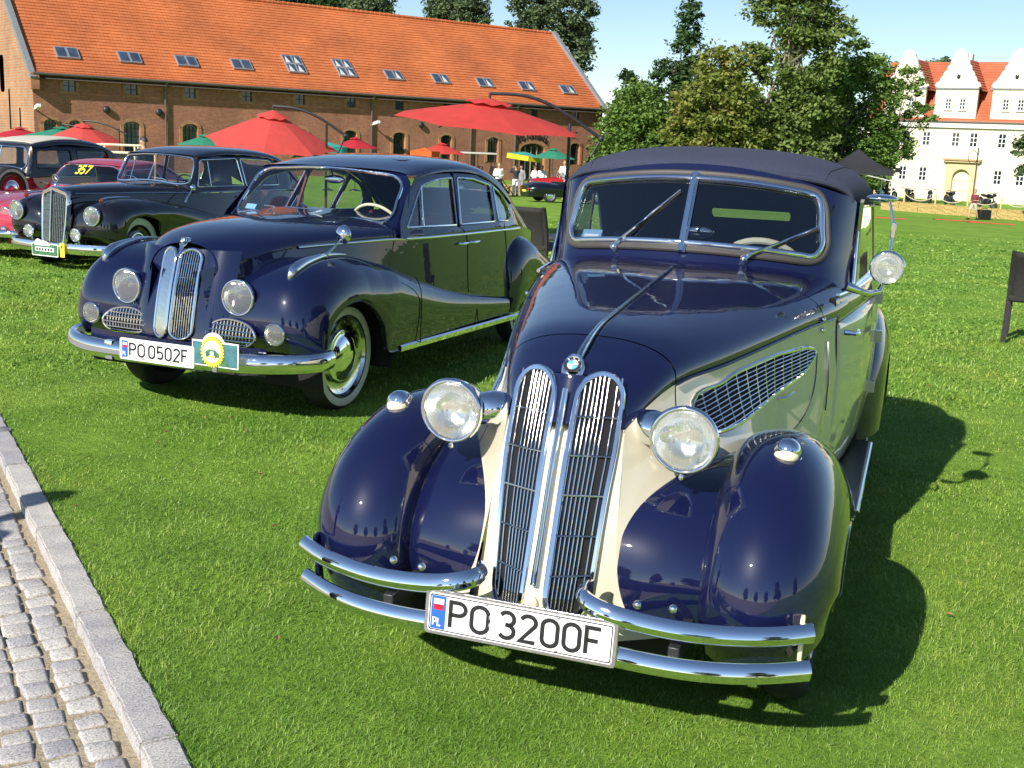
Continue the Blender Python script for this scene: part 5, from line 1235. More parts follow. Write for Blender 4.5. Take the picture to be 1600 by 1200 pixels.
    MB().ball((-2.08, .715, 1.500), (.05, .062, .016), 8, 18).build('mirror_head', 'chrome', mr, smooth=80)
    MB().tube([(-2.05, .745, 1.495), (-2.02, .765, 1.43), (-2.0, .77, 1.36), (-1.97, .768, 1.29)], .005, 8).build('mirror_stalk', 'chrome', mr)
    MB().box((-1.995, .772, 1.385), (.014, .018, .06)).build('mirror_clamp', 'chrome', mr, bevel=.003)
car1()
# ---------------------------------------------------------------- parts shared by the closed cars
def wing(P, name, m, s, prof, edge, yc, yo, yi, din, dout, n=90, lip=True, tuck=.015):
    """lobed wing: crest line prof (X,Z), lower edge line, half section from yi over yc out to yo"""
    k = len(prof); t0 = np.linspace(0, 1, k); t = np.linspace(0, 1, n)
    A = np.stack([spline(t0, [p[j] for p in prof])(t) for j in (0, 1)], 1)
    E = np.stack([spline(t0, [p[j] for p in edge])(t) for j in (0, 1)], 1)
    g = lambda v: np.interp(t, np.linspace(0, 1, len(v)), v) if hasattr(v, '__len__') else np.full(n, v)
    yc, yo, yi, din, dout = map(g, (yc, yo, yi, din, dout))
    rows = []; rim = []
    for i in range(n):
        d = E[i] - A[i]; L = np.linalg.norm(d); d = d / max(L, 1e-6); r = []
        for ph in np.linspace(-90, 0, 15)[:-1]:
            a = R(ph); q = A[i] + d * din[i] * (1 - math.cos(a)); r.append((q[0], s * (yc[i] + (yc[i] - yi[i]) * math.sin(a)), q[1]))
        do = min(dout[i], L * .95)
        for ph in np.linspace(0, 90, 17):
            a = R(ph); q = A[i] + d * do * (1 - math.cos(a)); r.append((q[0], s * (yc[i] + (yo[i] - yc[i]) * math.sin(a)), q[1]))
        for u in np.linspace(0, 1, 7)[1:]:
            q = A[i] + d * (do + (L - do) * u); r.append((q[0], s * (yo[i] - tuck * u * u), q[1]))
        rim.append(r[-1]); q = r[-1]; r.append((q[0] + d[0]*.0, s * (yo[i] - tuck - .03), q[2]))
        rows.append(r)
    o = MB().grid(rows).build(name, m, P, smooth=60)
    if lip: MB().tube(rim, .006, 6).build('wing_edge', m, P)
    return o
def hood_funcs(xs, w, sh, tp, rk, n=2.3, x0=-.1, x1=-1.0):
    fw, fs, ft = spline(xs, w), spline(xs, sh), spline(xs, tp)
    def rake(x): t = min(1, max(0, (x - x1) / (x0 - x1))); return rk * t * t * (3 - 2*t)
    def top(x, ph):
        a = abs(ph) * math.pi/2; s = 1 if ph >= 0 else -1
        y = float(fw(x)) * math.sin(a) ** (2/n); z = float(fs(x)) + (float(ft(x)) - float(fs(x))) * max(0, math.cos(a)) ** (2/n)
        return (x - rake(x) * (z - .95), s*y, z)
    return fw, fs, ft, rake, top
PHS = np.concatenate([np.linspace(-1, -.8, 10)[:-1], np.linspace(-.8, .8, 35), np.linspace(.8, 1, 10)[1:]])
def hood_part(P, top, x0, x1, k, name, m):
    rows = []
    for x in np.linspace(x0, x1, k):
        r = [top(x, p) for p in PHS]
        rows.append([(r[0][0], r[0][1] + .006, r[0][2] - .03)] + r + [(r[-1][0], r[-1][1] - .006, r[-1][2] - .03)])
    return MB().grid(rows).build(name, m, P, smooth=60)
def screen(P, m, ws, gl_half, outer, surround, glassm='window_glass', rim='chrome', rr=.011, bar=False):
    """windscreen: gl_half = outline of the +Y half from top middle round to bottom middle"""
    full = [tuple(p) for p in gl_half] + [(-a, b) for a, b in reversed([tuple(q) for q in gl_half[1:-1]])]
    MB().panel(outer, [full], surround, .04).build('windscreen_surround', m, P, smooth=50)
    sc = bpy.data.objects.new('windscreen', None); COL.objects.link(sc); sc.parent = P
    MB().tube([ws(a, b, .006) for a, b in full], rr, 8, closed=True).build('chrome_frame', rim, sc)
    MB().panel(full, [], lambda a, b: ws(a, b, .002), .08).build('pane', glassm, sc, smooth=80)
    if bar: MB().tube([ws(0, z, .01) for z in np.linspace(full[0][1], gl_half[-1][1], 4)], .010, 8).build('centre_bar', rim, sc)
    return sc
def cabin_side(P, m, s, yg, outline, wins, glassm='window_glass', frame='chrome', fr=.007, step=.07):
    rounded = [round_poly(w, r) for w, r in wins]
    MB().panel(outline, rounded, lambda a, b: (a, s*yg(a, b), b), step).build('cabin_side', m, P, smooth=50)
    for w in rounded:
        wo = MB().panel(w, [], lambda a, b: (a, s*(yg(a, b) - .012), b), .15).build('side_window', glassm, P, smooth=80)
        MB().tube([(a, s*(yg(a, b) + .002), b) for a, b in w], fr, 6, closed=True).build('window_frame', frame, wo)
def roof(P, m, xs, tz, tw, te, front_curve, hole=None, n=2.5, name='roof', glassm='window_glass'):
    fz, fw_, fe = spline(xs, tz), spline(xs, tw), spline(xs, te)
    def can(x, th):
        a = abs(th) * math.pi/2; s = 1 if th >= 0 else -1; zt = float(fz(x)); ze = min(float(fe(x)), zt - .01)
        y = float(fw_(x)) * math.sin(a) ** (2/n); z = ze + (zt - ze) * max(0, math.cos(a)) ** (2/n)
        k = max(0, 1 - (xs[0] - x) / .6); return (x - front_curve * y*y * k, s*y, z)
    x0, x1 = xs[0], xs[-1]
    holes = [hole] if hole else []
    o = MB().panel([(x0, t) for t in np.linspace(-1, 1, 41)] + [(x, 1) for x in np.linspace(x0, x1, 44)[1:-1]] + [(x1, t) for t in np.linspace(1, -1, 41)] + [(x, -1) for x in np.linspace(x1, x0, 44)[1:-1]], holes, can, (.055, .045)).build(name, m, P, smooth=70)
    if hole:
        g = MB().panel(hole, [], can, .06).build('rear_window', glassm, P, smooth=80)
        MB().tube([can(a, b) for a, b in hole], .009, 6, closed=True).build('rear_window_frame', 'chrome', g)
    return can
def steering(P, c, r, tilt=-60, rimm='ivory'):
    st = bpy.data.objects.new('steering_wheel', None); COL.objects.link(st); st.parent = P; st.location = c; st.rotation_euler = (0, R(tilt), 0)
    MB().tube([(r*math.cos(t), r*math.sin(t), 0) for t in np.linspace(0, 2*math.pi, 37)[:-1]], .011, 8, closed=True).build('rim', rimm, st)
    MB().tube([(r*.55*math.cos(t), r*.55*math.sin(t), .0) for t in np.linspace(0, 2*math.pi, 31)[:-1]], .005, 6, closed=True).build('horn_ring', 'chrome', st)
    for k in range(2): MB().tube([(0, -r, 0), (0, r, 0)] if k == 0 else [(0, 0, 0), (-r, 0, 0)], .007, 6).build('spoke', rimm, st)
    MB().lathe([(-.3, .02), (-.01, .02), (.01, .035), (.02, 0)], (0,0,0), (0,0,1), 12, up=(0,1,0)).build('hub', rimm, st)
def seats(P, xs_, m, w=.55, z0=.50, zb=1.02, pair=True):
    for x in xs_:
        MB().box((x, 0, z0), (.5, w*2, .2)).build('seat_cushion', m, P, bevel=.05)
        MB().box((x - .28, 0, (z0 + zb)/2 + .02), (.15, w*2, zb - z0), ry=-.2).build('seat_back', m, P, bevel=.06)

SEDAN = thing('sedan_car', 'dark blue vintage sedan with narrow twin grille and white-walled tyres', 'car', (-1.96837, 6.47230, 0), -0.38895 - math.pi/2)
def car2():
    P = SEDAN; m = 'navy_paint'
    xs = [-.07, -.11, -.17, -.30, -.60, -1.0, -1.3, -1.55, -1.75]
    fw, fs, ft, rake, top = hood_funcs(xs, [.120, .185, .255, .355, .46, .565, .655, .72, .75], [.79, .82, .862, .925, .975, .997, 1.004, 1.004, 1.0], [.950, .980, 1.010, 1.048, 1.092, 1.113, 1.122, 1.13, 1.14], .34, x0=-.07, x1=-.7)
    hood_part(P, top, -.145, -1.36, 50, 'bonnet', m)
    hood_part(P, top, -1.364, -1.70, 12, 'cowl', m)
    # hull sides
    fh = spline([-.05, -.3, -.6, -1.0, -1.3, -1.5, -2.0, -2.5, -3.0, -3.4, -3.8, -4.2, -4.5], [.16, .36, .46, .56, .655, .715, .770, .785, .780, .748, .66, .50, .22])
    hz = spline([-.05, -.3, -1.0, -1.5, -2.0, -2.5, -3.0, -3.4, -3.8, -4.2, -4.5], [.86, .93, .997, 1.003, 1.004, 1.0, .995, .975, .92, .80, .55])
    def hull(x, z): zt = float(hz(x)); return float(fh(x)) + (.07 if x < -1.3 else .07 + .10*min(1, (x + 1.3)/.4)) * max(0, zt - z) ** 1.0 - .16 * max(0, .45 - z)
    for s in (1, -1):
        rows = [[(x, s*hull(x, z), z) for z in np.linspace(float(hz(x)), .30, 18)] for x in np.concatenate([np.linspace(-.06, -1.385, 26), np.linspace(-1.39, -4.48, 60)])]
        MB().grid(rows).build('body_side', m, P, smooth=60)
        # beading for the door outlines
        for nm, pts in (('front_door_seam', [(-1.395, 1.05), (-1.385, .97), (-1.36, .90), (-1.33, .83)]), ('rear_door_seam', [(-2.21, 1.03), (-2.29, .97), (-2.30, .80), (-2.30, .56)]), ('rear_quarter_seam', [(-2.985, 1.02), (-3.01, .92), (-3.02, .7), (-3.02, .5)])):
            MB().tube([(a, s*(hull(a, b) + .0005), b) for a, b in curve(pts, 14)], .0035, 5).build(nm, 'dark_void', P)
        # chrome waist trim
        tr = [(x, s*((hull(x, .985) if x < -1.2 else float(fw(x)) + .004) + .003), float(np.interp(x, [-3.38, -2.97, -2.27, -1.36, -.58], [.961, .970, .979, .992, .975]))) for x in np.linspace(-.60, -3.36, 50)]
        MB().sweep([(0, -.010), (s*.006, -.006), (s*.008, 0), (s*.006, .006), (0, .010)] if s > 0 else [(0, -.010), (s*.006, -.006), (s*.008, 0), (s*.006, .006), (0, .010)], tr, closep=False).build('waist_trim', 'chrome', P, smooth=60)
        for hx in (-2.22, -2.40):
            y = hull(hx, .918); MB().tube([(hx - .07, s*(y + .022), .918), (hx, s*(y + .030), .918), (hx + .05, s*(y + .028), .918), (hx + .06, s*(y + .004), .918)], [.006, .010, .009, .008], 8).build('door_handle', 'chrome', P)
        # front wing
        prof = [(-.175, .42), (-.108, .50), (-.092, .60), (-.125, .73), (-.225, .850), (-.42, .919), (-.63, .937), (-.85, .920), (-1.0, .893), (-1.10, .868), (-1.17, .848), (-1.30, .803), (-1.7, .675), (-2.25, .555), (-3.0, .455)]
        edge = [(-.27, .37), (-.28, .44), (-.305, .53), (-.36, .61), (-.44, .655), (-.53, .682), (-.66, .686), (-.79, .645), (-.89, .57), (-.96, .48), (-1.003, .345), (-1.15, .312), (-1.65, .305), (-2.25, .298), (-3.0, .29)]
        wing(P, 'front_wing', m, s, prof, edge, [.635]*9 + [.66, .69, .72, .77, .80, .805], [.86] + [.882]*9 + [.88, .875, .865, .855, .85], [.20, .20, .20, .23, .28, .33, .37, .42, .48, .53, .57, .62, .72, .765, .77], [.06, .05, .05, .07, .09, .10, .10, .10, .10, .10, .10, .10, .08, .05, .03], [.22, .25, .27, .28, .28, .27, .26, .25, .24, .22, .21, .19, .15, .10, .07], n=110)
        MB().tube([(a, s*.876, b) for a, b in curve([(-1.33, .77), (-1.40, .70), (-1.43, .5), (-1.43, .32)], 12)], .0035, 5).build('front_door_seam', 'dark_void', P)
        MB().tube([(a, s*(.858 if b < .5 else .83), b) for a, b in [(-2.32, .53), (-2.345, .50), (-2.37, .42), (-2.39, .31)]], .0035, 5).build('rear_door_seam', 'dark_void', P)
        # rear wing
        prof = [(-3.0, .32), (-2.995, .45), (-3.0, .60), (-3.035, .75), (-3.13, .865), (-3.30, .905), (-3.52, .870), (-3.78, .775), (-4.05, .665), (-4.28, .53), (-4.42, .38)]
        edge = [(-3.26, .32), (-3.28, .38), (-3.31, .43), (-3.36, .475), (-3.43, .51), (-3.52, .53), (-3.62, .53), (-3.72, .49), (-3.82, .40), (-3.95, .34), (-4.2, .33)]
        wing(P, 'rear_wing', m, s, prof, edge, .72, [.86, .875, .88, .885, .885, .885, .885, .88, .86, .80, .7], [.62, .62, .62, .62, .60, .58, .55, .50, .45, .35, .2], .14, [.10, .14, .18, .22, .25, .26, .25, .22, .18, .12, .08], n=70)
        MB().sweep([(0, -.022), (s*.010, -.018), (s*.012, .012), (s*.004, .022), (0, .022)], [(x, s*.862, float(np.interp(x, [-3.25, -1.2], [.285, .318]))) for x in np.linspace(-1.17, -3.24, 20)], closep=False).build('sill_trim', 'chrome', P, smooth=40)
        wheel(P, (-.715, s*.660, .325), .335, .15, s, 'dull_chrome', white=True, rimr=.745, hubk=1.25)
        wheel(P, (-3.58, s*.660, .325), .335, .15, s, 'dull_chrome', white=True, rimr=.745, hubk=1.25)
        MB().grid([[(-.70 + .42*math.cos(t), s*y, .325 + .42*math.sin(t)) for y in (.40, .65, .84)] for t in np.linspace(-.3, math.pi + .3, 18)]).build('inner_arch', 'underside', P)
        # lamps
        lamp(P, 'headlamp', (-.100, s*.393, .722), .094, .20, (1, s*.05, 0), bucket=m)
        lamp(P, 'fog_lamp', (-.085, s*.650, .540), .058, .07, (1, s*.06, 0), 'fog_glass')
        sg = bpy.data.objects.new('turn_signal', None); COL.objects.link(sg); sg.parent = P
        pts = [(-.215, s*.658, .838), (-.24, s*.660, .872), (-.30, s*.664, .905), (-.42, s*.670, .932), (-.56, s*.675, .948), (-.78, s*.685, .938)]
        MB().tube(curve(pts, 24), list(np.interp(np.linspace(0, 1, 24), [0, .08, .2, .45, .7, 1], [.012, .030, .032, .020, .012, .004])), 12).build('signal_body', 'chrome', sg, smooth=80)
        MB().ball((-.238, s*.660, .866), (.022, .022, .026), 8, 12).build('signal_lens', 'lamp_glass', sg, smooth=80)
        # oval horn grille under the headlamp
        lg = bpy.data.objects.new('lower_grille', None); COL.objects.link(lg); lg.parent = P
        fx = lambda y, z: -.052 - .20*(y - .30)**2 - .35*max(0, z - .52)**1 - .3*max(0, .47 - z)
        oc = curve([(.225, .485), (.215, .53), (.255, .575), (.33, .598), (.43, .592), (.51, .558), (.54, .510), (.50, .468), (.40, .458), (.29, .462)], 44, closed=True)
        MB().tube([(fx(a, b) + .006, s*a, b) for a, b in oc], .008, 8, closed=True).build('grille_frame', 'chrome', lg)
        MB().panel([tuple(q) for q in oc], [], lambda a, b: (fx(a, b), s*a, b), .06).build('dark_backing', 'dark_void', lg)
        def rng(v, ax):
            r = []
            for i in range(44):
                p, q = oc[i], oc[(i+1) % 44]
                if (p[ax] - v) * (q[ax] - v) < 0: r.append(p[1-ax] + (q[1-ax] - p[1-ax]) * (v - p[ax]) / (q[ax] - p[ax]))
            return (min(r), max(r)) if len(r) > 1 else None
        for k in range(13):
            y = .235 + k*.0225; q = rng(y, 0)
            if q: MB().tube([(fx(y, z) + .008, s*y, z) for z in np.linspace(q[0], q[1], 4)], .0035, 5).build('upright', 'chrome', lg)
        for k in range(4):
            z = .482 + k*.028; q = rng(z, 1)
            if q: MB().tube([(fx(y, z) + .010, s*y, z) for y in np.linspace(q[0], q[1], 8)], .004, 5).build('slat', 'chrome', lg)
        # kidney grille
        kd = bpy.data.objects.new('kidney_grille', None); COL.objects.link(kd); kd.parent = P
        fk = spline([.43, .50, .62, .75, .87, .98], [.018, .010, -.012, -.042, -.078, -.118])
        kx = lambda y, z: float(fk(z)) - .42*(y - .014) + .012
        out = arc(.073, .915, .058, .055, 0, 180, 10) + [(.015, z) for z in np.linspace(.88, .54, 7)] + arc(.073, .52, .058, .055, 180, 360, 10) + [(.131, z) for z in np.linspace(.54, .88, 7)]
        path = [(kx(a, b) + .006, s*a, b) for a, b in out]
        MB().sweep([(-.008, -.006), (.008, -.006), (.008, .004), (.003, .008), (-.003, .008), (-.008, .004)], path, ups=[(1, s*.4, .2)]*len(path), closed=True).build('chrome_surround', 'chrome', kd, smooth=50)
        MB().panel(out, [], lambda a, b: (kx(a, b) - .004, s*a, b), .04).build('dark_backing', 'dark_void', kd)
        for k in range(9):
            y = .024 + k*.0123; hh = .055 * math.sqrt(max(0, 1 - ((y - .073)/.058)**2))
            MB().tube([(kx(y, z) + .005, s*y, z) for z in np.linspace(.52 - hh, .915 + hh, 8)], .0032, 5).build('vertical_bar', 'chrome', kd)
        for z in (.57, .65, .73, .81, .89): MB().tube([(kx(y, z) + .002, s*y, z) for y in (.016, .07, .13)], .002, 5).build('cross_bar', 'dull_chrome', kd)
        MB().grid([[(kx(min(y, .13), z) - .008 - .02*max(0, y - .13) - 3.0*max(0, y - .20)**2, s*y, z) for y in (0, .03, .08, .13, .16, .19, .21, .23, .26, .30, .34)] for z in np.linspace(.40, .97, 14)]).build('nose_front', m, P, smooth=60)
    roundel(P, (-.128, 0, 1.012), .022, (.78, 0, .62), letters=False)
    MB().prism([(0, .030), (.018, .026), (.028, .008), (.026, -.012), (.014, -.034), (.008, -.060), (.006, -.10), (-.006, -.10), (-.008, -.060), (-.014, -.034), (-.026, -.012), (-.028, .008), (-.018, .026)], lambda a_, b, d: (-.142 - .55*b + (.010 if d else -.02), a_, 1.006 + .80*b), 1).build('badge_base', 'chrome', P, bevel=.003)
    MB().grid([[(.035 - .20*y*y - (.25 if z > .44 else 0)*(z - .44), y, z) for y in np.linspace(-.62, .62, 25)] for z in (.30, .36, .42, .46)]).build('front_apron', m, P, smooth=60)
    # bumper
    bp = curve([(-.30, -.885, .375), (-.20, -.885, .372), (-.08, -.80, .368), (.02, -.62, .366), (.075, -.35, .368), (.09, 0, .372), (.075, .35, .378), (.02, .62, .384), (-.08, .80, .388), (-.20, .885, .390), (-.30, .885, .392)], 80)
    MB().sweep([(-.03, -.045), (-.010, -.058), (.012, -.050), (.026, -.025), (.030, .0), (.026, .025), (.012, .050), (-.010, .058), (-.03, .045)], [tuple(p) for p in bp], closep=False).build('bumper', 'chrome', P, smooth=80)
    MB().sweep([(-.034, -.062), (.022, -.056), (.034, 0), (.022, .056), (-.034, .062)], [tuple(p) for p in curve([(.062, -.40, .368), (.068, -.37, .368), (.072, -.34, .368)], 3)], closep=False).build('bumper_clamp', 'chrome', P, smooth=60)
    number_plate(P, (.128, .008, .400), .520, .124, 'PO 0502F', tilt=-.04, frame='plate_white')
    MB().box((.11, 0, .37), (.04, .3, .03)).build('plate_bracket', 'dark_metal', P)
    # ---- cabin
    def ws(y, z, d=0):
        e = max(0, abs(y) - .58); x = -1.36 - .98*(z - 1.095) - .30*y*y - 6*e*e
        return (x + d*.7, y, z + d*.7)
    gh = curve([(0, 1.412), (.2, 1.406), (.40, 1.392), (.525, 1.370), (.575, 1.330), (.595, 1.22), (.605, 1.13), (.585, 1.092), (.50, 1.090), (.25, 1.094), (0, 1.098)], 50)
    gh[0] = (0, 1.412); gh[-1] = (0, 1.098)
    outer = [(y, 1.435 - .09*y*y) for y in np.linspace(.56, -.56, 21)] + [(-.615, 1.35), (-.655, 1.22), (-.69, 1.05)] + [(y, 1.05) for y in np.linspace(-.6, .6, 15)] + [(.69, 1.05), (.655, 1.22), (.615, 1.35)]
    sc = screen(P, m, ws, gh, outer, lambda y, z: ws(y, z), 'clear_glass')
    base = lambda X: float(np.interp(-X, [1.3, 2.0, 3.0, 3.4, 3.8, 4.1], [.705, .74, .74, .69, .60, .5]))
    yg = lambda X, z: base(X) - .36*(z - 1.02) - .25*max(0, z - 1.36)
    out = [(-1.42, 1.0), (-1.47, 1.10), (-1.62, 1.24), (-1.80, 1.365), (-2.1, 1.402), (-2.45, 1.412), (-2.8, 1.385), (-3.02, 1.332), (-3.25, 1.245), (-3.42, 1.14), (-3.50, 1.05), (-3.52, .97)] + [(x, .985) for x in np.linspace(-3.4, -1.5, 14)]
    wins = [([(-1.53, 1.060), (-1.86, 1.322), (-2.12, 1.360), (-2.370, 1.368), (-2.235, 1.045)], [.02, .06, .05, .02, .02]), ([(-2.297, 1.042), (-2.452, 1.366), (-2.712, 1.356), (-2.998, 1.304), (-2.905, 1.037)], [.02, .02, .05, .02, .02]), ([(-2.975, 1.036), (-3.064, 1.290), (-3.20, 1.24), (-3.30, 1.16), (-3.335, 1.065), (-3.24, 1.026)], [.02, .02, .05, .05, .05, .04])]
    for s in (1, -1):
        cabin_side(P, m, s, yg, out, wins, 'clear_glass')
        MB().tube([(x, s*(yg(x, z) + .003), z) for x, z in ((-1.864, 1.322), (-1.80, 1.19), (-1.745, 1.057))], .006, 6).build('quarterlight_bar', 'chrome', P)
        MB().tube([(x, s*(yg(x, z) + .004), z) for x, z in ((-2.41, 1.40), (-2.345, 1.25), (-2.265, 1.03))], .010, 6).build('door_post', m, P)
        MB().tube([(x, s*(yg(x, z) + .006), z) for x, z in curve([(-1.80, 1.372), (-2.1, 1.410), (-2.45, 1.420), (-2.8, 1.393), (-3.02, 1.340), (-3.25, 1.253), (-3.42, 1.148)], 30)], .006, 6).build('drip_rail', m, P)
        y = .20
        MB().tube([ws(.05 + .0 - y*(s < 0)*1.6, 1.104, .02), ws(.05 + .10 - y*(s < 0)*1.9, 1.125, .03), ws(.05 + .20*(-1) - y*(s < 0)*.9, 1.128, .03)], [.006, .005, .003], 6).build('wiper', 'chrome', P)
        MB().tube([(-2.38, s*.60, 1.36), (-2.30, s*.66, 1.05)], .014, 6).build('inner_post', 'leather_red', P)
        MB().panel([(-1.6, 1.0), (-3.0, 1.0), (-3.0, .4), (-1.6, .4)], [], lambda a, b: (a, s*(hull(a, b) - .03), b), .3).build('door_lining', 'leather_red', P)
    hole = [(a, b) for a, b in rrect(-3.66, -3.38, -.34, .34, .06)]
    can = roof(P, m, [-1.66, -1.8, -2.1, -2.47, -2.85, -3.15, -3.4, -3.6, -3.8, -4.0, -4.2, -4.42], [1.428, 1.455, 1.494, 1.512, 1.498, 1.452, 1.376, 1.276, 1.16, 1.05, .95, .72], [.575, .59, .602, .606, .612, .625, .64, .645, .64, .60, .50, .30], [1.392, 1.385, 1.402, 1.412, 1.382, 1.295, 1.15, .99, .88, .80, .70, .50], .25, hole=hole)
    # sliding roof panel outline
    MB().tube([tuple(Vector(can(x, t)) + Vector((0, 0, .001))) for x, t in rrect(-2.75, -2.05, -.38, .38, .05, 4)], .003, 5, closed=True).build('sunroof_seam', 'dark_void', P)
    MB().ball((-1.77, 0.0, 1.335), (.018, .085, .030), 8, 14).build('inner_mirror', 'chrome', P, smooth=80)
    MB().tube([(-1.72, 0, 1.40), (-1.765, 0, 1.345)], .006, 6).build('mirror_stem', 'chrome', P)
    steering(P, (-1.82, .32, 1.02), .19, -58)
    MB().box((-1.62, 0, 1.0), (.16, 1.2, .16)).build('dashboard', m, P, bevel=.03)
    seats(P, (-2.1, -2.95), 'leather_red', .58)
    MB().box((-2.4, 0, .36), (3.6, 1.4, .04)).build('floor_pan', 'underside', P)
    MB().box((-1.45, 0, .70), (.04, 1.25, .66)).build('bulkhead', 'underside', P)
    MB().prism([(-.60, 1.118), (-.50, 1.118), (-.50, 1.15), (-.60, 1.15)], lambda a, b, d: ws(a + .06, b, -.006 if d else -.008), 1).build('windscreen_sticker', 'sticker_blue', P)
    mr = bpy.data.objects.new('wing_mirror', None); COL.objects.link(mr); mr.parent = P
    MB().tube([(-.56, .675, .945), (-.60, .69, .975), (-.68, .71, 1.035)], [.016, .008, .006], 8).build('mirror_stalk', 'chrome', mr)
    MB().lathe([(-.04, .0), (-.035, .03), (-.02, .05), (0, .057), (.006, .054), (.004, 0)], (-.70, .72, 1.066), (-1, .25, .0), 24).build('mirror_head', 'chrome', mr, smooth=70)
car2()
# rally plaque clamped to the bumper beside the number plate
def plaque():
    t = thing('rally_plaque', 'rally plaque with yellow toothed wheel emblem on the blue sedan bumper', 'plaque')
    t.matrix_world = SEDAN_MW @ Matrix.Translation((.125, .405, .440)) @ Matrix.Rotation(-.04, 4, 'Y')
    q = lambda d: (lambda a, b, e: (d + (.002 if e else -.003), a, b))
    w, h = .155, .076
    shape = [(-w, -h), (w, -h), (w, h*.85)] + [(x, y) for x, y in arc(-.012, .005, .088, .108, 25, 155, 14) if y > h*.75] + [(-w, h*.85)]
    MB().prism(shape, q(0), 1).build('board', 'plate_white', t)
    MB().prism([(-w + .008, -h + .008), (w - .008, -h + .008), (w - .008, h*.75), (-w + .008, h*.75)], q(.004), 1).build('picture', 'teal_print', t)
    MB().prism([(-.085, -h + .009), (.10, -h + .009), (.06, -.01), (.02, .03), (-.06, .02)], q(.0055), 1).build('picture_lawn', 'green_print', t)
    teeth = []
    for k in range(28):
        for r, f in ((.070, 0), (.070, .5), (.078, .5), (.078, 1)): a = 2*math.pi*(k + f)/28; teeth.append((-.012 + r*math.cos(a), .008 + r*1.12*math.sin(a)))
    MB().prism(teeth, q(.009), 1).build('toothed_ring', 'yellow_print', t, smooth=0)
    MB().prism([(-.012 + .058*math.cos(a), .008 + .062*math.sin(a)) for a in np.linspace(0, 2*math.pi, 33)[:-1]], q(.0125), 1).build('ring_picture', 'pale_print', t)
    MB().prism([(-.05, -.02), (.035, -.02), (.035, 0), (.01, .018), (-.03, .022), (-.055, .005)], q(.015), 1).build('ring_trees', 'green_print', t)
    MB().prism(rrect(-.028, .012, -.045, -.012, .008), q(.0175), 1).build('car_print', 'plate_white', t)
    MB().prism(rrect(-.022, .006, -.012, .012, .008), q(.0175), 1).build('car_print', 'silver_mark', t)
    MB().prism(rrect(-.030, .014, -.022, -.014, .003), q(.020), 1).build('car_print', 'yellow_print', t)
    MB().box((0, -.0, -h - .012), (.012, .03, .03)).build('clamp', 'steel', t)
bpy.context.view_layer.update()
SEDAN_MW = SEDAN.matrix_world.copy()
plaque()
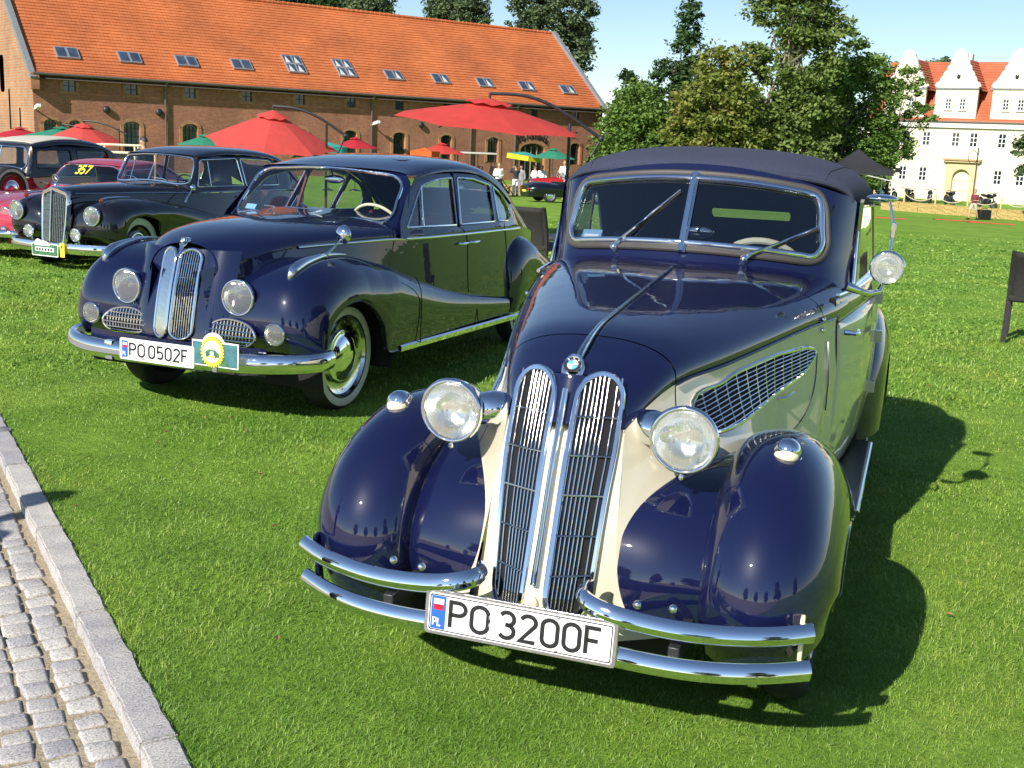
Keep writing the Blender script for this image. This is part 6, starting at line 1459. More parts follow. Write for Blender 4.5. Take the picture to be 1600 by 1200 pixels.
# ---------------------------------------------------------------- black limousine with tall radiator
LIMO = thing('limousine_car', 'black limousine with tall chrome radiator behind the dark blue sedan', 'car', (-5.505, 13.84, -.115), -.4259 - math.pi/2)
def car3():
    P = LIMO; m = 'black_paint'
    xs = [.05, -.1, -.4, -.8, -1.2, -1.5, -1.75]
    fw, fs, ft, rake, top = hood_funcs(xs, [.215, .25, .33, .43, .53, .60, .64], [.86, .875, .90, .92, .925, .93, .93], [.975, .985, 1.005, 1.02, 1.028, 1.032, 1.04], .12, x0=.05, x1=-.6)
    hood_part(P, top, .03, -1.50, 40, 'bonnet', m); hood_part(P, top, -1.504, -1.85, 10, 'cowl', m)
    fh = spline([.05, -.4, -.8, -1.2, -1.5, -2.0, -2.6, -3.2, -3.8, -4.3, -4.6], [.21, .33, .43, .53, .62, .72, .755, .74, .66, .48, .2])
    hz = spline([.05, -.4, -1.2, -2.0, -3.2, -3.8, -4.3, -4.6], [.86, .90, .925, .93, .92, .88, .75, .5])
    def hull(x, z): return float(fh(x)) + .16*max(0, float(hz(x)) - z) - .3*max(0, .40 - z)
    for s in (1, -1):
        MB().grid([[(x, s*hull(x, z), z) for z in np.linspace(float(hz(x)), .27, 16)] for x in np.linspace(.02, -4.58, 70)]).build('body_side', m, P, smooth=60)
        prof = [(-.03, .36), (.06, .44), (.085, .54), (.06, .68), (-.03, .79), (-.22, .852), (-.50, .868), (-.80, .848), (-1.05, .81), (-1.35, .75), (-1.75, .655), (-2.2, .545), (-2.7, .42)]
        edge = [(-.16, .33), (-.17, .40), (-.19, .48), (-.22, .55), (-.29, .62), (-.40, .665), (-.52, .675), (-.66, .64), (-.78, .55), (-.86, .36), (-1.6, .28), (-2.2, .28), (-2.7, .28)]
        wing(P, 'front_wing', m, s, prof, edge, [.60]*6 + [.62, .66, .70, .74, .79, .81, .82], [.84] + [.872]*7 + [.868, .865, .86, .855, .85], [.22, .22, .22, .24, .28, .32, .38, .45, .52, .60, .72, .76, .77], [.05, .06, .07, .09, .10, .10, .10, .10, .10, .10, .08, .06, .03], [.2, .24, .26, .27, .26, .24, .22, .21, .2, .19, .16, .12, .08], n=80)
        prof = [(-2.95, .30), (-2.94, .50), (-3.0, .68), (-3.15, .80), (-3.4, .83), (-3.7, .78), (-4.05, .66), (-4.4, .50), (-4.55, .34)]
        edge = [(-3.15, .28), (-3.18, .36), (-3.24, .44), (-3.32, .50), (-3.45, .54), (-3.6, .52), (-3.75, .42), (-3.9, .30), (-4.3, .29)]
        wing(P, 'rear_wing', m, s, prof, edge, .72, .865, .55, .12, [.1, .15, .2, .22, .24, .22, .18, .14, .1], n=50)
        wheel(P, (-.505, s*.675, .325), .345, .16, s, 'black_paint', white=True, rimr=.64, band=.68); wheel(P, (-3.55, s*.675, .325), .345, .16, s, 'black_paint', white=True, rimr=.64, band=.68)
        MB().grid([[(-.515 + .42*math.cos(t), s*y, .325 + .42*math.sin(t)) for y in (.40, .65, .83)] for t in np.linspace(-.3, math.pi + .3, 14)]).build('inner_arch', 'underside', P)
        lamp(P, 'headlamp', (.105, s*.60, .674), .105, .26, (1, s*.04, 0), bucket=m); lamp(P, 'fog_lamp', (.14, s*.374, .442), .072, .10, (1, 0, 0))
        MB().tube([(.10, s*.374, .42), (.08, s*.374, .30)], .012, 6).build('fog_lamp_post', 'chrome', P)
        sg = MB().ball((-.055, s*.603, .850), (.035, .020, .028), 8, 12).build('turn_signal', 'amber_glass', P, smooth=80)
        MB().tube([(-.06, s*.603, .865), (-.14, s*.61, .882), (-.30, s*.62, .888), (-.50, s*.63, .884)], [.016, .014, .010, .004], 8).build('signal_trim', 'chrome', P)
        MB().sweep([(0, -.008), (s*.006, 0), (0, .008)], [(x, s*(hull(x, .905) + .004), .912) for x in np.linspace(-.02, -4.0, 50)], closep=False).build('waist_trim', 'chrome', P, smooth=60)
        for z0, nm in ((0, 'door_seam'),): MB().tube([(x, s*(hull(x, z) + .001), z) for x, z in ((-1.50, .92), (-1.47, .86), (-1.45, .78))], .004, 5).build(nm, 'dark_void', P)
        MB().tube([(-2.35, s*(hull(-2.35, .85) + .03), .85), (-2.47, s*(hull(-2.45, .85) + .03), .85)], .010, 6).build('door_handle', 'chrome', P)
    # radiator
    r = bpy.data.objects.new('radiator', None); COL.objects.link(r); r.parent = P
    def fx(y, z): return .065 + .12*(.9 - z)*.8 + .05*(1 - abs(y)/.2)
    shape = [(-.165, .30), (.165, .30), (.185, .36), (.20, .55), (.21, .75), (.215, .90), (.19, .935), (.09, .968), (0, .992), (-.09, .968), (-.19, .935), (-.215, .90), (-.21, .75), (-.20, .55), (-.185, .36)]
    inner = [(a*.86, .32 + (b - .30)*.90) for a, b in shape]
    MB().grid([[(fx(a, b) - .13, a*1.02, b) for a, b in shape], [(fx(a, b) - .01, a, b) for a, b in shape], [(fx(a*.93, b) + .008, a*.95, b - .01) for a, b in shape], [(fx(a, b), a, b) for a, b in inner], [(fx(a, b) - .02, a, b) for a, b in inner]], closev=True).build('shell', 'chrome', r, smooth=40)
    MB().panel(inner, [], lambda a, b: (fx(a, b) - .015, a, b), .05).build('core', 'dark_metal', r, smooth=30)
    for k in range(17):
        y = -.176 + k*.022
        if abs(y) > .004: MB().tube([(fx(y, z) - .004, y, z) for z in (.345, .6, .86 if abs(y) > .13 else .90)], .0042, 4).build('rib', 'dull_chrome', r)
    for k in range(7): z = .40 + k*.078; MB().tube([(fx(y, z) - .001, y, z) for y in (-.178, 0, .178)], .004, 4).build('cross_rib', 'dull_chrome', r)
    MB().tube([(fx(0, z) + .006, 0, z) for z in (.32, .6, .95)], .009, 6).build('centre_rib', 'chrome', r)
    MB().lathe([(-.02, .03), (.0, .03), (.03, .018), (.05, .006)], (.05, 0, .992), (0, 0, 1), 14, up=(1, 0, 0)).build('radiator_cap', 'chrome', r)
    st = MB().tube([(.05, .045*math.cos(t), 1.085 + .045*math.sin(t)) for t in np.linspace(0, 2*math.pi, 25)[:-1]], .0045, 6, closed=True)
    for k in range(3): st.tube([(.05, 0, 1.085), (.05, .045*math.cos(R(90 + 120*k)), 1.085 + .045*math.sin(R(90 + 120*k)))], [.009, .002], 6)
    st.build('star_mascot', 'chrome', r)
    bp = curve([(-.25, -.90, .275), (-.10, -.88, .275), (.06, -.72, .275), (.16, -.40, .275), (.19, 0, .275), (.16, .40, .275), (.06, .72, .275), (-.10, .88, .275), (-.25, .90, .275)], 50)
    MB().sweep([(-.03, -.05), (.01, -.06), (.03, 0), (.01, .06), (-.03, .05)], [tuple(p) for p in bp], closep=False).build('bumper', 'chrome', P, smooth=80)
    def ws(y, z, d=0): e = max(0, abs(y) - .57); x = -1.50 - .58*(z - 1.0) - .22*y*y - 6*e*e; return (x + d*.8, y, z + d*.6)
    gh = curve([(0, 1.372), (.25, 1.366), (.45, 1.352), (.555, 1.325), (.585, 1.25), (.60, 1.12), (.595, 1.035), (.52, 1.012), (.25, 1.03), (0, 1.04)], 44); gh[0] = (0, 1.372); gh[-1] = (0, 1.04)
    outer = [(y, 1.40 - .08*y*y) for y in np.linspace(.56, -.56, 17)] + [(-.61, 1.30), (-.65, 1.10), (-.66, .94)] + [(y, .94) for y in np.linspace(-.55, .55, 11)] + [(.66, .94), (.65, 1.10), (.61, 1.30)]
    screen(P, m, ws, gh, outer, ws, 'clear_glass', bar=True)
    yg = lambda X, z: float(np.interp(-X, [1.5, 2.0, 3.2, 3.7, 4.1], [.64, .72, .735, .68, .58])) - .30*(z - .95) - .3*max(0, z - 1.32)
    out = [(-1.56, .92), (-1.64, 1.0), (-1.76, 1.28), (-1.82, 1.36), (-2.2, 1.39), (-2.8, 1.39), (-3.3, 1.35), (-3.7, 1.24), (-3.95, 1.08), (-4.02, .90)] + [(x, .915) for x in np.linspace(-3.8, -1.7, 10)]
    wins = [([(-1.70, .985), (-1.83, 1.325), (-2.56, 1.345), (-2.58, .985)], [.02, .05, .03, .02]), ([(-2.64, .985), (-2.63, 1.345), (-3.25, 1.32), (-3.42, 1.2), (-3.40, .985)], [.02, .03, .05, .06, .03])]
    for s in (1, -1):
        cabin_side(P, m, s, yg, out, wins, 'clear_glass'); MB().tube([(-1.97, s*(yg(-1.97, 1.33) + .003), 1.33), (-1.93, s*(yg(-1.93, .99) + .003), .99)], .006, 6).build('quarterlight_bar', 'chrome', P)
        MB().tube([ws(.25*s + .05, 1.04, .015), ws(.25*s - .02, 1.06, .02), ws(.25*s - .22, 1.07, .02)], [.006, .005, .003], 6).build('wiper', 'chrome', P)
    roof(P, m, [-1.70, -1.85, -2.2, -2.8, -3.3, -3.7, -4.0, -4.3, -4.55], [1.395, 1.43, 1.478, 1.492, 1.462, 1.372, 1.22, 1.0, .66], [.57, .585, .60, .605, .61, .62, .60, .5, .3], [1.36, 1.365, 1.39, 1.39, 1.35, 1.22, 1.02, .84, .50], .2, hole=[(a, b) for a, b in rrect(-3.98, -3.68, -.3, .3, .06)], glassm='clear_glass')
    steering(P, (-1.95, .33, .95), .2, -58, 'black_plastic'); seats(P, (-2.3, -3.1), 'leather_dark', .56, .45, .93)
    MB().tube([(-1.66, 0, 1.36), (-1.62, .02, 1.04)], .016, 6).build('screen_post', 'timber', P)
    MB().box((-1.78, 0, .93), (.12, 1.2, .14)).build('dashboard', 'timber', P, bevel=.03); MB().box((-2.5, 0, .30), (3.6, 1.4, .04)).build('floor_pan', 'underside', P); MB().box((-1.6, 0, .6), (.04, 1.2, .6)).build('bulkhead', 'underside', P)
    mr = bpy.data.objects.new('wing_mirror', None); COL.objects.link(mr); mr.parent = P
    MB().tube([(-1.28, .80, .80), (-1.33, .80, .87), (-1.45, .78, .96)], [.022, .009, .007], 8).build('mirror_stalk', 'chrome', mr)
    MB().lathe([(-.035, 0), (-.03, .03), (0, .05), (.004, 0)], (-1.47, .78, .98), (-1, .2, 0), 18).build('mirror_head', 'chrome', mr)
    bpy.context.view_layer.update()
    # rally plate and yellow number in front of the radiator
    MW = P.matrix_world.copy()
    t = thing('rally_plate', 'green and white rally plate on the black limousine bumper', 'plaque'); t.matrix_world = MW @ Matrix.Translation((.235, -.02, .245))
    q = lambda d: (lambda a, b, e: (d + (.002 if e else -.003), a, b))
    MB().prism(rrect(-.21, .21, -.075, .075, .01), q(0), 1).build('board', 'plate_white', t); MB().prism(rrect(-.20, .20, -.062, .066, .01), q(.004), 1).build('green_field', 'green_print', t)
    MB().prism(rrect(-.15, .15, -.018, .030, .008), q(.0065), 1).build('name_band', 'plate_white', t)
    for k in range(6): MB().prism(rrect(-.13 + k*.045, -.105 + k*.045, -.010, .020, .004), q(.009), 1).build('band_print', 'plate_black', t)
    cl = [(-.16, .05), (-.15, .10), (-.11, .13), (-.07, .115), (-.03, .11), (.03, .105), (.07, .08), (.09, .05)]
    MB().prism(cl, q(.006), 1).build('white_emblem', 'plate_white', t)
    y = thing('start_number', 'narrow yellow number tag beside the green rally plate', 'tag'); y.matrix_world = MW @ Matrix.Translation((.225, .245, .26))
    MB().prism(rrect(-.035, .035, -.085, .085, .006), q(0), 1).build('card', 'yellow_print', y); MB().prism(rrect(-.012, .004, .02, .05, .003), q(.004), 1).build('figure', 'plate_black', y)
car3()
# ---------------------------------------------------------------- crimson coupe between the limousine and the old saloon
COUPE = thing('coupe_car', 'crimson low coupe with yellow 357 on its windscreen', 'car', (-6.94, 14.83, -.14), -.43 - math.pi/2)
def car5():
    P = COUPE; m = 'crimson_paint'
    xs = [.1, 0, -.3, -.8, -1.3, -1.6, -1.8]
    fw, fs, ft, rake, top = hood_funcs(xs, [.30, .36, .42, .48, .55, .60, .63], [.55, .60, .70, .76, .78, .80, .81], [.62, .68, .76, .82, .845, .86, .87], .1, x0=.1, x1=-.5)
    hood_part(P, top, .08, -1.75, 40, 'bonnet', m)
    def hull(x, z): return float(np.interp(-x, [-.1, .5, 1.5, 3.0, 3.8, 4.1], [.5, .62, .70, .72, .6, .35])) + .18*max(0, .8 - z) - .5*max(0, .38 - z)
    for s in (1, -1):
        MB().grid([[(x, s*hull(x, z), z) for z in np.linspace(float(np.interp(-x, [0, 1, 3.2, 4.1], [.62, .80, .82, .55])), .22, 14)] for x in np.linspace(.05, -4.1, 50)]).build('body_side', m, P, smooth=60)
        prof = [(.05, .34), (.12, .44), (.13, .56), (.07, .68), (-.08, .76), (-.4, .80), (-.8, .80), (-1.2, .785), (-1.8, .75), (-2.4, .70)]
        edge = [(-.12, .30), (-.14, .38), (-.18, .46), (-.26, .55), (-.38, .60), (-.55, .61), (-.75, .52), (-.85, .25), (-1.6, .24), (-2.4, .24)]
        wing(P, 'front_wing', m, s, prof, edge, [.58, .58, .58, .58, .6, .63, .65, .68, .72, .75], .845, [.3, .3, .3, .32, .36, .42, .46, .52, .6, .68], .08, [.2, .24, .25, .25, .24, .22, .22, .22, .22, .2], n=60)
        prof = [(-2.6, .3), (-2.6, .55), (-2.7, .74), (-3.0, .80), (-3.4, .78), (-3.8, .70), (-4.15, .5)]; edge = [(-2.75, .25), (-2.8, .38), (-2.85, .48), (-3.0, .55), (-3.2, .5), (-3.4, .3), (-3.9, .27)]
        wing(P, 'rear_wing', m, s, prof, edge, .68, .845, .5, .1, .2, n=40)
        wheel(P, (-.5, s*.72, .30), .31, .15, s, 'crimson_paint'); wheel(P, (-2.95, s*.72, .30), .31, .15, s, 'crimson_paint')
        lamp(P, 'headlamp', (.10, s*.57, .60), .085, .16, (1, 0, 0), bucket=m)
        MB().ball((.13, s*.57, .42), (.03, .05, .04), 6, 10).build('indicator', 'chrome', P)
    bp = curve([(-.2, -.86, .36), (.02, -.82, .36), (.18, -.5, .36), (.22, 0, .36), (.18, .5, .36), (.02, .82, .36), (-.2, .86, .36)], 36)
    MB().sweep([(-.03, -.05), (.02, -.045), (.03, 0), (.02, .045), (-.03, .05)], [tuple(p) for p in bp], closep=False).build('bumper', 'chrome', P, smooth=80)
    MB().panel(round_poly([(-.35, .36), (.35, .36), (.28, .56), (-.28, .56)], .08), [], lambda a, b: (.11 - .2*(b - .4), a, b), .1).build('grille', 'dark_void', P)
    def ws(y, z, d=0): x = -1.62 - .85*(z - .85) - .35*y*y - 5*max(0, abs(y) - .58)**2; return (x + d*.8, y, z + d*.6)
    gh = curve([(0, 1.175), (.25, 1.17), (.47, 1.15), (.545, 1.10), (.60, .95), (.60, .885), (.5, .875), (.25, .885), (0, .89)], 36); gh[0] = (0, 1.175); gh[-1] = (0, .89)
    outer = [(y, 1.20 - .1*y*y) for y in np.linspace(.54, -.54, 13)] + [(-.60, 1.08), (-.65, .92), (-.66, .80)] + [(y, .80) for y in np.linspace(-.5, .5, 9)] + [(.66, .80), (.65, .92), (.60, 1.08)]
    screen(P, m, ws, gh, outer, ws, 'window_glass')
    mb = MB(); write(mb, '357', .105, lambda a, b: ws(-.16 + a, 1.045 + b, .012), .2, .22, 1.35); mb.build('number_figures', 'yellow_print', P, smooth=0)
    yg = lambda X, z: float(np.interp(-X, [1.6, 2.4, 3.2], [.66, .70, .62])) - .35*(z - .85)
    for s in (1, -1): cabin_side(P, m, s, yg, [(-1.70, .80), (-1.95, 1.13), (-2.3, 1.20), (-2.8, 1.17), (-3.2, .98), (-3.3, .80)], [([(-1.82, .86), (-2.0, 1.12), (-2.6, 1.14), (-2.75, .86)], .04)], 'window_glass')
    roof(P, m, [-1.88, -2.0, -2.4, -2.8, -3.2, -3.6, -4.1], [1.195, 1.23, 1.262, 1.235, 1.10, .90, .58], [.54, .56, .58, .58, .56, .5, .35], [1.165, 1.17, 1.20, 1.17, .98, .78, .45], .25)
    MB().box((-2.2, 0, .4), (1.2, 1.2, .3)).build('seat_cushion', 'leather_dark', P, bevel=.05); MB().box((-2.75, 0, .75), (.2, 1.2, .6)).build('seat_back', 'leather_dark', P, bevel=.05)
car5()
# ---------------------------------------------------------------- two-tone saloon of the thirties
SALOON = thing('saloon_car', 'black over dark red thirties saloon with beige roof canvas, far left', 'car', (-8.94, 16.7, -.19), -.45 - math.pi/2)
def car4():
    P = SALOON; m = 'dark_enamel'
    xs = [-.35, -.5, -.8, -1.2, -1.6, -1.8]
    fw, fs, ft, rake, top = hood_funcs(xs, [.20, .24, .31, .41, .53, .58], [.86, .90, .93, .95, .97, .97], [1.0, 1.02, 1.04, 1.06, 1.075, 1.08], .15, x0=-.35, x1=-.9)
    hood_part(P, top, -.35, -1.80, 30, 'bonnet', m)
    def hull(x, z): return float(np.interp(-x, [.3, .8, 1.3, 1.8, 2.6, 3.4, 3.9, 4.2], [.2, .32, .46, .60, .66, .62, .5, .3])) + .05*max(0, .95 - z)
    yg = lambda X, z: float(np.interp(-X, [1.6, 2.2, 3.3, 3.7, 4.0], [.60, .665, .645, .58, .48])) - .16*(z - 1.0) - .5*max(0, z - 1.36)**1
    for s in (1, -1):
        MB().grid([[(x, s*hull(x, z), z) for z in np.linspace(.93, .32, 12)] for x in np.linspace(-.35, -1.72, 20)]).build('bonnet_side', m, P, smooth=60)
        MB().grid([[(x, s*hull(x, z), z) for z in np.linspace(.93, .32, 12)] for x in np.linspace(-1.72, -4.2, 40)]).build('body_side', 'maroon_paint', P, smooth=60)
        MB().tube([(x, s*(hull(x, .94) + .004), .945) for x in np.linspace(-.4, -3.9, 30)], .007, 6).build('waist_trim', 'chrome', P)
        MB().tube([(-1.97, s*(hull(-1.97, .86) + .03), .86), (-2.08, s*(hull(-2.05, .86) + .03), .85)], .009, 6).build('door_handle', 'chrome', P)
        prof = [(-.02, .35), (.0, .5), (-.06, .66), (-.22, .78), (-.5, .82), (-.8, .76), (-1.1, .62), (-1.4, .45), (-1.6, .34)]; edge = [(-.18, .3), (-.19, .4), (-.24, .5), (-.34, .58), (-.5, .6), (-.7, .54), (-.95, .42), (-1.3, .33), (-1.6, .30)]
        wing(P, 'front_wing', m, s, prof, edge, .60, .77, .3, .12, [.15, .2, .22, .22, .2, .18, .15, .1, .04], n=50)
        prof = [(-3.0, .32), (-3.02, .55), (-3.15, .74), (-3.4, .82), (-3.7, .76), (-4.0, .58), (-4.15, .38)]; edge = [(-3.2, .3), (-3.22, .42), (-3.3, .52), (-3.45, .58), (-3.6, .53), (-3.75, .42), (-3.9, .32)]
        wing(P, 'rear_wing', m, s, prof, edge, .62, .78, .5, .1, .18, n=40)
        wheel(P, (-.55, s*.66, .33), .335, .13, s, 'maroon_paint', rimr=.66); wheel(P, (-3.5, s*.66, .33), .335, .13, s, 'maroon_paint', rimr=.66)
        MB().box((-2.3, s*.70, .33), (1.5, .2, .03)).build('running_board', 'black_plastic', P, bevel=.01)
        sw = wheel(P, (-1.30, s*.70, .78), .33, .15, s, 'maroon_paint', white=True, rimr=.66); sw.name = 'spare_wheel'
        lamp(P, 'headlamp', (-.30, s*.42, .88), .10, .2, (1, 0, 0))
        out = [(-1.74, .93), (-1.82, 1.08), (-1.90, 1.40), (-2.4, 1.45), (-3.2, 1.42), (-3.65, 1.30), (-3.9, 1.10), (-4.0, .93)]
        cabin_side(P, m, s, yg, out, [([(-1.90, 1.08), (-1.96, 1.35), (-2.60, 1.36), (-2.62, 1.08)], .05), ([(-2.75, 1.08), (-2.73, 1.36), (-3.40, 1.35), (-3.48, 1.08)], .05)], 'window_glass', frame='black_plastic')
    MB().prism(round_poly([(-.18, .38), (.18, .38), (.21, .92), (0, 1.02), (-.21, .92)], .04), lambda a, b, d: (-.30 - .12*(b - .4) + d, a, b), .06).build('radiator', 'chrome', P, bevel=.01)
    MB().tube([(-.0, -.7, .42), (.08, 0, .42), (.0, .7, .42)], .03, 8).build('bumper', 'chrome', P)
    def ws(y, z, d=0): x = -1.70 - .30*(z - 1.05) - .18*y*y - 6*max(0, abs(y) - .54)**2; return (x + d, y, z)
    gh = curve([(0, 1.40), (.3, 1.395), (.48, 1.37), (.53, 1.30), (.545, 1.15), (.53, 1.085), (.4, 1.075), (0, 1.085)], 30); gh[0] = (0, 1.40); gh[-1] = (0, 1.085)
    outer = [(y, 1.44 - .1*y*y) for y in np.linspace(.56, -.56, 11)] + [(-.61, 1.2), (-.61, .95)] + [(y, .95) for y in np.linspace(-.5, .5, 9)] + [(.61, .95), (.61, 1.2)]
    screen(P, m, ws, gh, outer, ws, 'clear_glass', bar=True)
    can = roof(P, m, [-1.82, -1.95, -2.4, -2.9, -3.3, -3.65, -3.95, -4.2], [1.44, 1.475, 1.545, 1.552, 1.50, 1.36, 1.10, .70], [.55, .57, .59, .58, .56, .54, .5, .36], [1.40, 1.40, 1.445, 1.43, 1.39, 1.26, 1.0, .6], .12)
    MB().panel([(-1.92, t) for t in np.linspace(-.62, .62, 21)] + [(x, .62) for x in np.linspace(-2.0, -2.9, 12)] + [(-2.95, t) for t in np.linspace(.62, -.62, 21)] + [(x, -.62) for x in np.linspace(-2.9, -2.0, 12)], [], lambda a, b: tuple(Vector(can(a, b)) + Vector((0, 0, .012))), (.08, .08)).build('roof_canvas', 'beige_canvas', P, smooth=80, solid=.01)
    seats(P, (-2.3, -3.0), 'beige_canvas', .5, .5, 1.0); MB().box((-2.4, 0, .34), (3.4, 1.2, .04)).build('floor_pan', 'underside', P)
    MB().prism(rrect(-1.55 - .62, -1.55 - .40, .66, .76, .02), lambda a, b, d: (a - .1, hull(a, b) + (.004 if d else .001), b), 1).build('door_sticker', 'plate_white', P)
car4()
# ---------------------------------------------------------------- dark roadster seen from behind
def roadster():
    a = R(22); P = thing('roadster_car', 'dark low roadster seen from behind on the far lawn', 'car', (.25, 54.2, float(lawn(.3, 54.5))), a + math.pi)
    m = 'dark_enamel'   # local +X = tail direction, car nose at -X
    L = [0.05, -.12, -.4, -.9, -1.4, -1.9, -2.5, -3.2, -3.8, -4.2]; w = spline(L[::-1], [.25, .52, .66, .74, .77, .80, .82, .80, .74, .62][::1] if False else [.30, .55, .68, .74, .76, .78, .82, .80, .72, .58]); zt = spline(L[::-1], [.55, .66, .76, .84, .86, .88, .93, .92, .84, .74]); zb = .25
    rows = []
    for x in np.linspace(.05, -4.2, 50):
        W, Z = float(w(x)), float(zt(x)); r = []
        for t in np.linspace(-math.pi/2, math.pi/2, 27):
            q = abs(t); y = W*math.sin(q)**.75*math.copysign(1, t); z = .60 + (Z - .60)*max(0, math.cos(q))**.8; r.append((x, y, z))
        r = [(x - .0, -W*.80, zb), (x, -W*.93, .42)] + r + [(x, W*.93, .42), (x, W*.80, zb)]
        rows.append(r)
    MB().grid(rows).build('body', m, P, smooth=60)
    MB().prism([(y, z) for y, z in rows[0] and [(p[1], p[2]) for p in rows[0]]], lambda a_, b, d: (.05 + (.02 if d else 0), a_, b), 1).build('tail_panel', m, P, smooth=60)
    for s in (1, -1):
        wheel(P, (-.95, s*.68, .32), .325, .16, s, 'steel', hub='chrome', rimr=.68); wheel(P, (-3.4, s*.68, .32), .325, .16, s, 'steel', rimr=.68)
        MB().ball((.045, s*.46, .60), (.05, .12, .055), 6, 12).build('tail_lamp', 'tail_red', P); MB().tube([(.06, s*.2, .5), (.07, s*.45, .52), (-.02, s*.62, .54), (-.35, s*.74, .54)], .03, 8).build('bumper', 'chrome', P)
    MB().prism(rrect(-.20, .20, .46, .56, .01), lambda a_, b, d: (.08 + (.01 if d else 0), a_, b), 1).build('number_plate', 'yellow_print', P)
    MB().box((-2.0, 0, .88), (1.0, 1.1, .12)).build('cockpit', 'dark_void', P, bevel=.03)
    MB().tube([(-2.6, -.6, .92), (-2.5, -.55, 1.18), (-2.48, 0, 1.2), (-2.5, .55, 1.18), (-2.6, .6, .92)], .015, 6).build('windscreen_frame', 'chrome', P)
roadster()
# ---------------------------------------------------------------- parasols
mat('red_fabric', (.62, .055, .045), .85, noise=3, var=.10, trans=.25); mat('coral_fabric', (.64, .072, .060), .85, noise=3, var=.10, trans=.25); mat('crimson_fabric', (.50, .02, .035), .85, noise=3, trans=.25)
mat('green_fabric', (.03, .24, .14), .85, noise=3, trans=.2); mat('teal_fabric', (.05, .36, .34), .85, noise=3, trans=.2); mat('orange_fabric', (.72, .13, .02), .85, noise=3, trans=.2); mat('yellow_fabric', (.72, .62, .03), .85, noise=3, trans=.2)
mat('black_fabric', (.018, .019, .024), .85, noise=3); mat('white_fabric', (.75, .75, .74), .85, noise=6)
def parasol(name, label, base, apex_h, r, drop, fabric, n=8, tilt=(0, 0), mast=None, arm=None, valance=None, rot=.2, group=None, vent=True, cap=None):
    """base = ground point under the apex; mast = (dx,dy) of a side mast with bent arm, else a centre pole"""
    t = thing(name, label, 'parasol', base, 0, group)
    can = bpy.data.objects.new('canopy_frame', None); COL.objects.link(can); can.parent = t; can.location = (0, 0, apex_h); can.rotation_euler = (tilt[0], tilt[1], 0)
    mb = MB(); rows = []
    for k in range(n*4 + 1):
        a = rot + 2*math.pi*k/(n*4); f = (k % 4)/4; sag = math.sin(math.pi*f); row = []
        for u in (.10, .35, .65, .9, 1.0):
            rr = r*u*math.cos(math.pi/n)/math.cos((f - .5)*2*math.pi/n)*(1 - .02*sag*u*u); z = -drop*(u**1.08) + .045*drop*sag*u; row.append((rr*math.cos(a), rr*math.sin(a), z))
        rows.append(row)
    mb.grid(rows); c = mb.build('canopy', fabric, can, smooth=4)
    if vent:
        v = MB(); rows = []
        for k in range(n*4 + 1):
            a = rot + 2*math.pi*k/(n*4); w = .02*math.sin(k*1.57); rows.append([(r*u*math.cos(a), r*u*math.sin(a), .07 - drop*u*.9 + w*(u > .2)) for u in (.0, .12, .24)])
        v.grid(rows); v.build('vent_flap', cap or fabric, can, smooth=30)
    if valance:
        v = MB(); v.grid([[(r*math.cos(rot + 2*math.pi*k/n), r*math.sin(rot + 2*math.pi*k/n), -drop - d) for d in (0, .28)] for k in range(n + 1)]); v.build('valance', valance, can, smooth=0)
    for k in range(n):
        a = rot + 2*math.pi*k/n; MB().tube([(0, 0, -.03), (r*.65*math.cos(a), r*.65*math.sin(a), -drop*.62 - .03), (r*1.02*math.cos(a), r*1.02*math.sin(a), -drop*1.02 - .02)], .014, 5).build('rib', 'dark_metal', can)
    if mast:
        mx, my, mh = mast; path = [(0, 0, apex_h + .03), (0, 0, apex_h + .16)] + [tuple(p) for p in arm]
        MB().tube(curve(path[1:], 16), .035, 8).build('arm', 'dark_metal' if name != 'silver' else 'steel', t); MB().tube([(0, 0, apex_h - .02), (0, 0, apex_h + .18)], .025, 8).build('hanger', 'dark_metal', t)
        MB().tube([(mx, my, -.1), (mx, my, mh)], .035, 8).build('mast', 'dark_metal', t); MB().box((mx, my, .05), (.9, .9, .1)).build('base_plate', 'dark_metal', t, bevel=.02)
        e = arm[-1]; MB().tube([tuple(e), (mx + (e[0] - mx)*.2, my, 1.1)], .02, 6).build('strut', 'dark_metal', t); MB().ball(e, (.07, .07, .07), 6, 8).build('crank', 'dark_metal', t)
    else:
        MB().tube([(0, 0, -.1), (0, 0, apex_h)], .03, 8).build('pole', 'steel', t); MB().lathe([(0, .3), (.06, .28), (.12, .06)], (0, 0, -.02), (0, 0, 1), 16, up=(1, 0, 0)).build('base_plate', 'dark_metal', t)
    return t
def ground_pt(x, y): return (x, y, float(lawn(x, y)))
